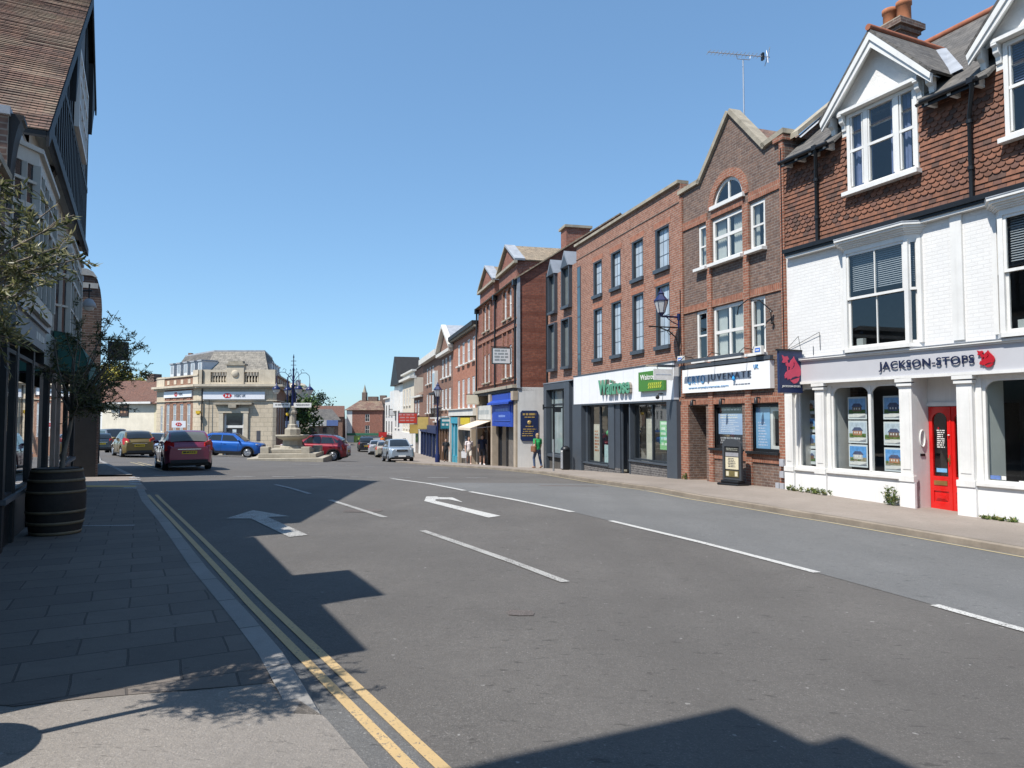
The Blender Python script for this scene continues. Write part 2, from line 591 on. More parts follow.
def tag(o, label, cat, group=None):
    o["label"], o["category"] = label, cat
    if group:
        o["group"] = group
    return o
def thing(name, label, cat, loc=(0, 0, 0), rz=0.0, group=None):
    o = bpy.data.objects.new(name, None)
    COL.objects.link(o)
    o.empty_display_size = .2
    o.location = loc
    o.rotation_euler = (0, 0, rz)
    return tag(o, label, cat, group)
def struct(o):
    o["kind"] = "structure"
    return o
def stuff(o):
    o["kind"] = "stuff"
    return o
FONTCACHE = {}
def text_mesh(body, bold=0.0, extrude=.0, shear=0.0, spacing=1.0):
    key = (body, bold, extrude, shear, spacing)
    if key not in FONTCACHE:
        cu = bpy.data.curves.new("lettering", 'FONT')
        cu.body = body
        cu.size = 1
        cu.offset = bold
        cu.extrude = extrude
        cu.shear = shear
        cu.space_character = spacing
        cu.resolution_u = 3
        o = bpy.data.objects.new("lettering", cu)
        COL.objects.link(o)
        me = bpy.data.meshes.new_from_object(o.evaluated_get(bpy.context.evaluated_depsgraph_get()))
        bpy.data.objects.remove(o)
        FONTCACHE[key] = [tuple(v.co) for v in me.vertices], [tuple(p.vertices) for p in me.polygons]
        bpy.data.meshes.remove(me)
    return FONTCACHE[key]
def letter(mb, body, x0, x1, z0, z1, y, mat, bold=.01, depth=.02, shear=0.0, spacing=1.0, T=None):
    """lettering standing up in the x-z plane, filling the given rectangle, facing -y"""
    v, f = text_mesh(body, bold, .5, shear, spacing)
    ax, bx = min(p[0] for p in v), max(p[0] for p in v)
    ay, by = min(p[1] for p in v), max(p[1] for p in v)
    q = [(x0 + (p[0] - ax) / (bx - ax) * (x1 - x0), y - (p[2] + .5) * depth, z0 + (p[1] - ay) / (by - ay) * (z1 - z0)) for p in v]
    if T:
        q = [T @ Vector(p) for p in q]
    mb.mesh(q, f, mat, False)
def scribble(mb, x0, x1, z0, z1, y, mat, rows=1, d=.004, seed=0, gap=.45):
    """rows of small illegible print"""
    rnd = random.Random(seed)
    h = (z1 - z0) / rows
    for r in range(rows):
        x = x0 + rnd.uniform(0, .08) * (x1 - x0)
        zt = z1 - r * h
        end = x1 - rnd.uniform(0, .3 if rows > 2 else .05) * (x1 - x0)
        while x < end:
            w = rnd.uniform(.5, 2.2) * h
            mb.box(x, min(x + w, end), y - d, y, zt - h * (1 - gap), zt - rnd.uniform(0, .1) * h, mat)
            x += w + h * .35

class Bld:
    """a building: local x runs along the front (left to right as seen from the street), y goes in, z is height over the camera's kerb"""
    def __init__(s, name, label, cat, far, near, zb, group=None):
        s.far, s.near, s.zb = far, near, zb
        s.L = math.hypot(near[0] - far[0], near[1] - far[1])
        s.ang = math.atan2(near[1] - far[1], near[0] - far[0])
        s.root = thing(name, label, cat, (far[0], far[1], zb), s.ang, group)
    def add(s, name, mb, parent=None, label=None, bevel=0):
        return mb.build(name, parent or s.root, s.zb, label, bevel)
    def w(s, x, y, z):
        c, q = math.cos(s.ang), math.sin(s.ang)
        return (s.far[0] + c * x - q * y, s.far[1] + q * x + c * y, z)
    def thing(s, name, label, cat, x, y, z, group=None, rz=0.0):
        return thing(name, label, cat, s.w(x, y, z), s.ang + rz, group)
    def window(s, xa, xb, za, zb, y=.08, mx=(.5,), mz=(.5,), fw=.06, bar=.035, fmat=None, gmat=None, sill=0, sillmat=None, curtain=None, name="window", T=None, dep=.06, label=None, silld=.12):
        fmat = fmat or WHITE
        f = MB(); f.T = T
        f.box(xa, xa + fw, y, y + dep, za, zb, fmat)
        f.box(xb - fw, xb, y, y + dep, za, zb, fmat)
        f.box(xa + fw, xb - fw, y, y + dep, zb - fw, zb, fmat)
        f.box(xa + fw, xb - fw, y, y + dep, za, za + fw, fmat)
        for q in mx:
            x = xa + (xb - xa) * q
            f.box(x - bar / 2, x + bar / 2, y + .008, y + dep - .004, za + fw, zb - fw, fmat)
        for q in mz:
            z = za + (zb - za) * q
            f.box(xa + fw, xb - fw, y + .004, y + dep - .008, z - bar / 2, z + bar / 2, fmat)
        fr = s.add(name, f, label=label)
        g = MB(); g.T = T
        g.face([(xa + fw * .5, y + dep * .5, za + fw * .5), (xb - fw * .5, y + dep * .5, za + fw * .5), (xb - fw * .5, y + dep * .5, zb - fw * .5), (xa + fw * .5, y + dep * .5, zb - fw * .5)], gmat or GLASS)
        s.add("pane", g, fr)
        if sill:
            k = MB(); k.T = T
            k.box(xa - .06, xb + .06, y - silld - .08, y + .03, za - sill, za - .003, sillmat or fmat)
            s.add("sill", k, fr)
        if curtain:
            k = MB(); k.T = T
            kind, cm = curtain
            yy = y + dep + .06
            if kind == "curtain":
                for (u0, u1) in ((.03, .3), (.58, .84)):
                    n = 9
                    xs_ = [xa + (xb - xa) * (u0 + (u1 - u0) * i / n) for i in range(n + 1)]
                    for i in range(n):
                        k.face([(xs_[i], yy + .03 * (i % 2), za), (xs_[i + 1], yy + .03 * ((i + 1) % 2), za), (xs_[i + 1], yy + .03 * ((i + 1) % 2), zb), (xs_[i], yy + .03 * (i % 2), zb)], cm)
            elif kind == "drape":
                n = 24
                xs_ = [xa + (xb - xa) * (.05 + .9 * i / n) for i in range(n + 1)]
                for i in range(n):
                    k.face([(xs_[i], yy + .03 * (i % 2), za), (xs_[i + 1], yy + .03 * ((i + 1) % 2), za), (xs_[i + 1], yy + .03 * ((i + 1) % 2), zb), (xs_[i], yy + .03 * (i % 2), zb)], cm)
            elif kind == "blind":
                n = int((zb - za) * .42 / .05)
                for i in range(n):
                    z = zb - .05 - i * .05
                    k.face([(xa + .03, yy, z - .03), (xb - .03, yy, z - .03), (xb - .03, yy + .03, z), (xa + .03, yy + .03, z)], cm)
            s.add("curtain" if kind != "blind" else "blind", k, fr)
        return fr
# ================================================================ ground, carriageway, pavements
ASPHALT = asphalt("asphalt_brownish", (.116, .107, .098), (.28, .26, .24), .75, .22, (.134, .124, .113))
ASPHALT_OLD = asphalt("asphalt_bleached", (.145, .145, .142), (.32, .32, .315), .8, .18, (.165, .164, .16))
ASPHALT_CH = asphalt("asphalt_channel", (.135, .132, .127), (.32, .315, .3), .9, .2)
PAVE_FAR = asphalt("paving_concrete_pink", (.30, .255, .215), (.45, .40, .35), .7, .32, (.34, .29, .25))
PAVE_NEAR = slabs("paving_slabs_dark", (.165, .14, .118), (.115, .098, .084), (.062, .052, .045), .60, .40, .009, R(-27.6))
GRANITE = slabs("granite_kerb_stone", (.30, .285, .265), (.23, .22, .205), (.09, .085, .08), .95, 50, .012, R(-120.7))
KERBCON = M("concrete_kerb", (.25, .21, .165), .9, .35, 1.6, .4, 40)
YELLOW = worn_paint("yellow_line_paint", (.50, .35, .165), (.12, .11, .1), .58)
YELLOWPALE = worn_paint("faded_yellow_line", (.46, .38, .22), (.16, .15, .14), .57)
WHITELINE = worn_paint("white_line_paint", (.55, .54, .51), (.13, .122, .114), .53)
DASHPAINT = worn_paint("thin_white_paint", (.44, .43, .40), (.14, .13, .12), .47)
WHITEWORN = worn_paint("worn_white_paint", (.42, .41, .40), (.1, .095, .09), .47)

def sheet(name, pts, dz, mat, step=.8, nsub=None):
    """polygon laid on the land: triangulated, cut into cells so that it follows the slope"""
    import bmesh
    bm = bmesh.new()
    vs_ = [bm.verts.new((x, y, 0)) for x, y in pts]
    bm.faces.new(vs_)
    bmesh.ops.triangulate(bm, faces=bm.faces[:])
    xs = [p[0] for p in pts]; ys = [p[1] for p in pts]
    for axis, lo, hi in ((0, min(xs), max(xs)), (1, min(ys), max(ys))):
        k = math.ceil(lo / step + .01)
        while k * step < hi - .01:
            co = (k * step, 0, 0) if axis == 0 else (0, k * step, 0)
            no = (1, 0, 0) if axis == 0 else (0, 1, 0)
            bmesh.ops.bisect_plane(bm, geom=bm.verts[:] + bm.edges[:] + bm.faces[:], plane_co=co, plane_no=no, dist=1e-5)
            k += 1
    bmesh.ops.recalc_face_normals(bm, faces=bm.faces[:])
    for v in bm.verts:
        v.co.z = G(v.co.x, v.co.y) + (dz(v.co.x, v.co.y) if callable(dz) else dz)
    me = bpy.data.meshes.new(name)
    bm.to_mesh(me)
    bm.free()
    if sum(p.normal.z for p in me.polygons) < 0:
        me.flip_normals()
    me.materials.append(mat)
    o = bpy.data.objects.new(name, me)
    COL.objects.link(o)
    return struct(o)
def strip(line, w0, w1):
    """polygon along a line, offset from w0 to w1 to its right-hand side"""
    L_, R_ = [], []
    for i, p in enumerate(line):
        a, b = line[max(0, i - 1)], line[min(len(line) - 1, i + 1)]
        d = Vector((b[0] - a[0], b[1] - a[1])).normalized()
        n = Vector((d.y, -d.x))
        L_.append((p[0] + n.x * w0, p[1] + n.y * w0))
        R_.append((p[0] + n.x * w1, p[1] + n.y * w1))
    return L_ + R_[::-1]
def resamp(line, d=1.0):
    out = [line[0]]
    for a, b in zip(line, line[1:]):
        n = max(1, int(math.hypot(b[0] - a[0], b[1] - a[1]) / d))
        out += [(a[0] + (b[0] - a[0]) * i / n, a[1] + (b[1] - a[1]) * i / n) for i in range(1, n + 1)]
    return out
def kerb(name, line, w, h0, h1, mat, drop=None):
    """kerb with a real upstand, its inner edge on the line"""
    line = resamp(line, .8)
    mb = MB()
    a = strip(line, 0, w)
    n = len(line)
    ins, out = a[:n], a[n:][::-1]
    v = []
    H1 = h1
    for i_, (p, q) in enumerate(zip(ins, out)):
        gi, go = G(*p), G(*q)
        h1 = H1 if drop is None else min(H1, h0 + .012 + (H1 - h0) * min(1, max(0, math.hypot(p[0] - drop[0], p[1] - drop[1]) / .75)))
        v += [(p[0], p[1], gi + h1), (q[0] * .93 + p[0] * .07, q[1] * .93 + p[1] * .07, go + h1), (q[0], q[1], go + h1 - .012), (q[0], q[1], go + h0 - .05)]
    f = [(4 * i + k, 4 * i + 4 + k, 4 * i + 5 + k, 4 * i + 1 + k) for i in range(n - 1) for k in range(3)]
    mb.mesh(v, f, mat, False)
    return struct(mb.build(name))

RD = -.045                                       # the carriageway lies below the pavements
ground = MB()
rings_x = [-3000, -600, -160, -80] + [-60 + 1.5 * i for i in range(61)] + [45, 80, 200, 600, 3000]
rings_y = [-1500, -200, -60, -20] + [-8 + 1.5 * i for i in range(105)] + [170, 220, 320, 600, 1500, 4000]
gv = [(x, y, G(x, y) + RD) for y in rings_y for x in rings_x]
nx = len(rings_x)
ground.mesh(gv, [(j * nx + i, j * nx + i + 1, (j + 1) * nx + i + 1, (j + 1) * nx + i) for j in range(len(rings_y) - 1) for i in range(nx - 1)], ASPHALT, True)
struct(ground.build("road"))

KR = [(9.6, 3.5), (8.2, 7.2), (7.05, 9.95), (6.6, 11.2), (5.95, 12.9), (5.15, 14.6), (4.25, 16.3), (3.3, 18.9), (2.45, 22.0), (1.4, 27.2), (-.4, 32.6),
      (-2.1, 37.5), (-5.2, 42.6), (-6.9, 46.5), (-8.8, 53), (-12, 66), (-16, 84), (-21, 104), (-24, 120)]
KRr = KR[::-1]
kerb("kerb", KRr, .14, RD, .055, KERBCON)
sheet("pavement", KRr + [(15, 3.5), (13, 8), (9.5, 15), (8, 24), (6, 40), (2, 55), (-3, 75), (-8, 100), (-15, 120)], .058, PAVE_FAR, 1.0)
KL = [(-.2, 2.6), (-.63, 3.37), (-1.01, 3.97), (-1.3, 4.44), (-1.54, 4.88), (-2.07, 5.77), (-3.24, 7.67), (-5.41, 11.36), (-7.1, 14.15), (-8.57, 16.75)]
KI = [(x - .135, y - .075) for x, y in KL]          # back edge of the kerb stones
kerb("kerb", KI[2:], .155, RD, .055, GRANITE, KI[2])
fl0, fl1 = (-6.2 + .485 * 14, 8.75 - .875 * 14), (-6.2 - .485 * 9.6, 8.75 + .875 * 9.6)
def near_pave(x, y):
    """the footway dips to the carriageway at the crossover"""
    d = min(math.hypot(x - (a[0] + (b[0] - a[0]) * q), y - (a[1] + (b[1] - a[1]) * q)) for a, b in zip(KL, KL[1:]) for q in (0, .25, .5, .75, 1))
    k_ = min(1, max(0, (y - 3.85) / .75))
    low = RD + .014 + (.052 - RD - .014) * min(1, d / .9)
    return low + (.052 - low) * k_
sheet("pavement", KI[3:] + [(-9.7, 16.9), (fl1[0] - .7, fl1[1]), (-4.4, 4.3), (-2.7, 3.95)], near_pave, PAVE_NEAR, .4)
# the sunlit concrete crossover at the near end, flush with the channel
PAVE_X = asphalt("crossover_concrete", (.26, .235, .208), (.46, .42, .37), .8, .25, (.30, .27, .238))
sheet("pavement", [(-2.7, 3.95), (-4.4, 4.3), (-5, -1), (1.2, -1.6), (.75, .6)] + KL[:3] + KI[2:4], lambda x, y: near_pave(x, y) - .004, PAVE_X, .4)
sheet("channel", strip(resamp([(.9, .3)] + KL, .8), 0, .30), RD + .004, ASPHALT_CH, .8)
# side-street mouth, the ramp and the far pavement beyond it
sheet("side_street", [(-9.75, 17.0), (-8.6, 16.95), (-11.5, 21.9), (-12.7, 21.4), (-22, 26), (-24, 22)], .012, PAVE_FAR, .8)
sheet("ramp_marking", [(-11.3, 17.5), (-9.2, 17.55), (-9.35, 17.9), (-11.6, 17.95)], .02, worn_paint("ramp_yellow", (.6, .4, .12), (.2, .17, .14), .66), .8)
KF = [(-11.75, 21.9), (-12.6, 23.2), (-13.9, 25.2), (-16.0, 28.3), (-18.6, 32.2), (-22.14, 38.19), (-27.5, 45), (-34, 51), (-42, 56)]
kerb("kerb", KF, .17, RD, .06, GRANITE)
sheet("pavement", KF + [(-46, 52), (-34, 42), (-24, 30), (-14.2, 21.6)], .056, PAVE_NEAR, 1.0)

WL = [(-3.79, 22.62), (-2.36, 20.17), (-1.43, 18.01), (-1.0, 17.17), (.1, 15.2), (1.13, 13.39), (1.68, 12.27), (2.69, 10.15), (3.49, 8.27), (4.01, 6.88), (4.32, 6.0), (5.4, 2.5)]
sheet("lane_surface", [(-2.35, 20.25)] + WL[2:] + [(9.9, 2.5)] + [(p[0] - .17, p[1]) for p in KR[1:9]] + [(2.62, 20.7), (-2.4, 20.6)], RD + .004, ASPHALT_OLD, .9)
def mark(name, pts, mat, dz=.008, step=.8):
    return sheet(name, pts, RD + dz, mat, step)
for a, b in (([WL[0], WL[1], WL[2], (-1.15, 17.45)], .13), ([(-1.0, 17.17), (.1, 15.2), (1.13, 13.39)], .13), ([(1.68, 12.27), (2.69, 10.15), (3.49, 8.27)], .12), ([(4.01, 6.88), (4.32, 6.0), (4.7, 4.8)], .12)):
    mark("white_line", strip(resamp(a), -b / 2, b / 2), WHITELINE)
for a, b, mt in (((-1.34, 10.82), (.55, 7.43), DASHPAINT), ((-3.85, 15.24), (-2.18, 12.37), DASHPAINT), ((-6.39, 19.38), (-4.66, 16.58), WHITEWORN)):
    mark("lane_dash", strip(resamp([a, b]), -.055, .055), mt)
Y1 = [(.75, 1.75), (-.24, 3.37), (-2.13, 6.46), (-8.02, 16.29)]
Y2 = [(.60, 1.75), (-.39, 3.37), (-2.295, 6.46), (-8.2, 16.29)]
for y_ in (Y1, Y2):
    mark("yellow_line", strip(resamp(y_), -.066, .0), YELLOW, .010)
for o_ in (.10,):
    mark("yellow_line", strip(resamp(KRr[8:]), .16 + o_, .16 + o_ + .07), YELLOWPALE, .010)
mark("yellow_line", strip(resamp([(-13.2, 26), (-15.4, 29.2), (-18.2, 33.2)]), .45, .53), YELLOWPALE, .01)
mark("yellow_line", strip(resamp([(-13.2, 26), (-15.4, 29.2), (-18.2, 33.2)]), .75, .83), YELLOWPALE, .01)
# the two painted arrows
mark("turn_arrow", [(-4.82, 13.4), (-3.85, 12.5), (-4.22, 12.42), (-2.94, 10.39), (-3.15, 10.2), (-4.42, 12.2), (-4.85, 12.2)], DASHPAINT)
mark("turn_arrow", [(-.2, 12.56), (-.4, 12.32), (-1.83, 15.0), (-1.9, 15.95), (-1.66, 16.0), (-1.62, 15.8), (-1.3, 15.75), (-1.0, 14.75), (-1.35, 15.35), (-1.63, 15.35), (-1.6, 15.05)], WHITELINE)
for (x, y, a) in ((-9.3, 17.2, 1), (-9.75, 18.3, 1), (-10.25, 19.2, 1), (-10.7, 20.1, 1), (-11.2, 21.0, 1)):
    mark("lane_dash", [(x, y), (x + .3, y), (x + .1, y + .45), (x - .22, y + .45)], WHITEWORN, .062)
for i in range(9):                                # give-way dashes across the mouth of the square
    x = -11.5 + i * 1.25
    mark("lane_dash", [(x, 23.0 + .05 * i), (x + .7, 23.02 + .05 * i), (x + .7, 23.2 + .05 * i), (x, 23.18 + .05 * i)], WHITEWORN)
for i in range(9):
    x = -11 + i * .95
    mark("lane_dash", [(x, 35.8 - i * .25), (x + .5, 35.75 - i * .25), (x + .5, 35.95 - i * .25), (x, 36.0 - i * .25)], WHITEWORN)
# trench patches and covers in the carriageway
for c, w, h in (((-2.75, 13.35), .34, .24), ((.08, 6.2), .11, .09), ((1.6, 19.6), .8, .22)):
    pts = [(c[0] + w * qx, c[1] + h * qy) for qx, qy in ((-1, -.8), (-.2, -1.05), (.9, -.85), (1.05, .1), (.8, .95), (0, .8), (-.9, 1.0), (-1.1, .2))]
    mark("road_patch", pts, asphalt("asphalt_patch_pink", (.135, .115, .105), (.36, .33, .3), .9, .45), .006, .25)
# slot drain across the near pavement
drain = M("drain_steel", (.34, .36, .38), .5, .3, 20, .1)
dmb = MB()
for i in range(44):
    t0, t1 = i / 44, (i + .72) / 44
    xa, ya, xb, yb = -6.85 + 1.25 * t0, 10.55 + .12 * t0, -6.85 + 1.25 * t1, 10.55 + .12 * t1
    z = G(xa, ya) + .058
    dmb.mesh([(xa, ya, z), (xb, yb, z), (xb, yb + .07, z), (xa, ya + .07, z)], [(0, 1, 2, 3)], drain, False)
struct(dmb.build("drain_channel"))

# ================================================================ estate agent's, right foreground
js = Bld("estate_agent_building", "white painted shop with red door and tile-hung upper floor under white gabled dormers", "shop building", (6.86, 17.7), (6.86 + .41 * 8.6, 17.7 - .912 * 8.6), -.25)
TILE_H = [M("hung_tile_%s" % n_, c_, .85, .3, 6, .3, 25) for n_, c_ in (("orange", (.222, .098, .060)), ("brown", (.172, .082, .054)), ("dark", (.105, .06, .046)), ("plum", (.15, .075, .055)))]
GREYFASCIA = M("pale_grey_fascia", (.47, .47, .49), .5, .05, 1.2, .03)
NAVY = M("navy_letter", (.012, .018, .055), .4, .1, 3, 0)
CRIMSON = M("crimson_emblem", (.42, .012, .022), .45, .15, 3, 0)
JL = 8.6
JD = 6.8
DC = (2.77, 6.2)                                   # dormer centres
mb = MB()
shop_ops = [(.26, .88, .40, 2.34), (1.25, 3.05, .40, 2.34), (4.72, 6.9, .40, 2.34)]
mb.wall(-.02, JL, 2.42, 5.62, [(c - .9, c + .86, 3.1, 5.3) for c in (2.65, 6.03)], WHITEBRICK, 0, .1, 0)
for a, b in ((-.02, 3.36), (4.3, JL)):
    ops = [o for o in shop_ops if a <= o[0] < b]
    mb.wall(a, b, .34, 2.46, ops, WHITE, 0, .1, 0)
    mb.box(a, b, -.035, .1, -.9, .33, M("white_render", (.77, .76, .74), .75, .10, .9, .25, 25, streak=.35))
# lobby of the red door
WR = MATS["white_render"]
mb.face([(3.36, 0, -.9), (3.36, .42, -.9), (3.36, .42, 2.46), (3.36, 0, 2.46)], WHITE)
mb.face([(4.3, .42, -.9), (4.3, 0, -.9), (4.3, 0, 2.46), (4.3, .42, 2.46)], WHITE)
mb.face([(3.36, 0, 2.44), (4.3, 0, 2.44), (4.3, .42, 2.44), (3.36, .42, 2.44)], WHITE)
mb.box(3.36, 4.3, .40, .5, 1.86, 2.44, WHITE)
mb.box(3.36, 4.3, .37, .42, 1.84, 1.92, WHITE)
mb.box(3.36, 4.3, -.03, .5, -.9, -.27, M("red_tile_step", (.26, .12, .09), .7, .3, 8, .2))
# body behind
mb.face([(-.02, 0, -.9), (-.02, JD, -.9), (-.02, JD, 8), (-.02, 0, 8)], B_FAR)
mb.face([(JL, 0, -.9), (JL, JD, -.9), (JL, JD, 8), (JL, 0, 8)], B_FAR)
mb.face([(-.02, JD, -.9), (JL, JD, -.9), (JL, JD, 8), (-.02, JD, 8)], B_FAR)
js.add("wall", mb)
# one room behind the shop windows
rm = MB()
rm.face([(.05, 2.6, -.2), (JL - .1, 2.6, -.2), (JL - .1, 2.6, 2.5), (.05, 2.6, 2.5)], M("back_office_wall", (.16, .17, .19), .8, .2, 1, 0))
for xa_, xb_ in ((.05, 3.3), (4.36, JL - .1)):
    rm.face([(xa_, .12, .05), (xb_, .12, .05), (xb_, 2.6, .05), (xa_, 2.6, .05)], ROOMFLOOR)
rm.face([(.05, .12, 2.48), (JL - .1, .12, 2.48), (JL - .1, 2.6, 2.48), (.05, 2.6, 2.48)], ROOM)
for x, c in ((.262, WHITE), (1.262, WHITE), (3.22, M("navy_screen", (.02, .025, .05), .7, .2, 2, 0)), (4.735, M("pale_side_wall", (.66, .70, .67), .7, .05, 2, 0)), (7.1, ROOM)):
    rm.box(x - .01, x + .01, .12, .62, .05, 2.47, c)
rm.box(1.9, 2.9, 1.5, 2.2, .05, .72, M("desk_wood", (.32, .2, .11), .5, .2, 2, 0))
rm.box(2.5, 2.56, 1.7, 2.1, .72, 1.1, BLACK)
rm.box(5.2, 6.4, 1.5, 2.2, .05, .72, MATS["desk_wood"])
rm.box(5.7, 5.76, 1.6, 2.1, .72, 1.15, BLACK)
for z in (3.0, 5.75):
    rm.face([(.05, .12, z), (JL - .1, .12, z), (JL - .1, 3, z), (.05, 3, z)], DARKROOM)
rm.face([(.05, 1.2, 3.0), (JL - .1, 1.2, 3.0), (JL - .1, 1.2, 5.75), (.05, 1.2, 5.75)], DARKROOM)
js.add("interior", rm)
# tile hanging: plain courses and bands of fish-scale tiles, each tile a real one
tm = MB()
rnd = random.Random(3)
gauge, tw = .102, .158
row = 0
z = 5.80
while z < 9.0:
    scal = (row % 11) in (3, 4, 5, 6, 7)
    off = (row % 2) * tw / 2
    x = -.06 + off - tw
    while x < JL:
        x0, x1 = max(-.06, x + .002), min(JL, x + tw - .002)
        top = z + gauge + .05
        ok = x1 - x0 > .03 and (z < 7.98 or any(abs((x0 + x1) / 2 - c) < .85 and z < 8.5 for c in DC))
        if ok and any(c - .88 < (x0 + x1) / 2 < c + .88 and 6.66 < z + .05 < 8.5 for c in DC):
            ok = False
        if ok:
            r_ = rnd.random()
            band = .35 if (row // 4) % 2 else 0
            mt = TILE_H[0 if r_ < .45 - band * .3 else 1 if r_ < .74 else 3 if r_ < .88 else 2]
            yb, yt = -.036 - rnd.uniform(0, .006), -.006
            cx, w2 = (x0 + x1) / 2, (x1 - x0) / 2
            if scal:
                low = [(cx + w2 * q, z + .055 * (1 - math.sqrt(max(0, 1 - q * q)))) for q in (-1, -.75, -.4, 0, .4, .75, 1)]
            else:
                low = [(x0, z), (x1, z)]
            pts = [(a, yb, b) for a, b in low] + [(x1, yt, top), (x0, yt, top)]
            tm.face(pts, mt)
            lp = pts[:len(low)]
            back = [(a, b + .022, c) for a, b, c in lp]
            for i in range(len(lp) - 1):
                tm.face([lp[i], back[i], back[i + 1], lp[i + 1]], mt)
        x += tw
    z += gauge
    row += 1
tm.wall(-.05, JL, 5.62, 8.05, [(c - .86, c + .86, 6.7, 8.05) for c in DC], TILE_H[2], .0, .1, 0)
js.add("tile_hanging", tm)
# gutter board between the floors
g = MB()
g.box(.08, JL, -.16, -.002, 5.60, 5.66, BLACK)
g.box(.08, JL, -.20, -.10, 5.66, 5.76, BLACK)
g.box(.1, JL, -.13, -.002, 5.54, 5.60, WHITE)
js.add("gutter", g)
# main roof with the two gabled dormers running into it
rf = MB()
ey, ez, ry, rz = -.32, 7.90, 3.3, 11.05
sl = (rz - ez) / (ry - ey)
edges = [.14, DC[0] - 1.0, DC[0] + 1.0, DC[1] - 1.0, DC[1] + 1.0, JL]
for i, (a, b) in enumerate(zip(edges, edges[1:])):
    y0 = ey if i % 2 == 0 else .25
    rf.slope((a, y0, ez + sl * (y0 - ey)), (b, y0, ez + sl * (y0 - ey)), (a, ry, rz), (b, ry, rz), T_SLATE)
rf.slope((JL, 2 * ry - ey, ez), (-.12, 2 * ry - ey, ez), (JL, ry, rz), (-.12, ry, rz), T_SLATE)
rf.tube([(-.12, ry, rz + .02), (JL, ry, rz + .02)], .09, RIDGE, 8)
for x in (-.02, JL):
    rf.face([(x, 0, 8), (x, 2 * ry, 8), (x, ry, rz)], B_FAR)
roof = js.add("roof", rf)
e = MB()
for a, b in ((.16, DC[0] - 1.15), (DC[0] + 1.15, DC[1] - 1.15), (DC[1] + 1.15, JL)):
    e.tube([(a, ey - .05, ez - .02), (b, ey - .05, ez - .02)], .05, BLACK, 8)
    e.box(a, b, ey, ey + .025, ez - .12, ez - .01, BLACK)
    n_ = max(2, int((b - a) / .33))
    for i in range(n_):
        x = a + .1 + (b - a - .2) * i / (n_ - 1)
        e.extr([(x - .035, -.33, 7.80), (x - .035, 0, 7.80), (x - .035, 0, 8.02), (x - .035, -.33, 7.87)], (.07, 0, 0), WHITE)
js.add("eaves", e, roof)
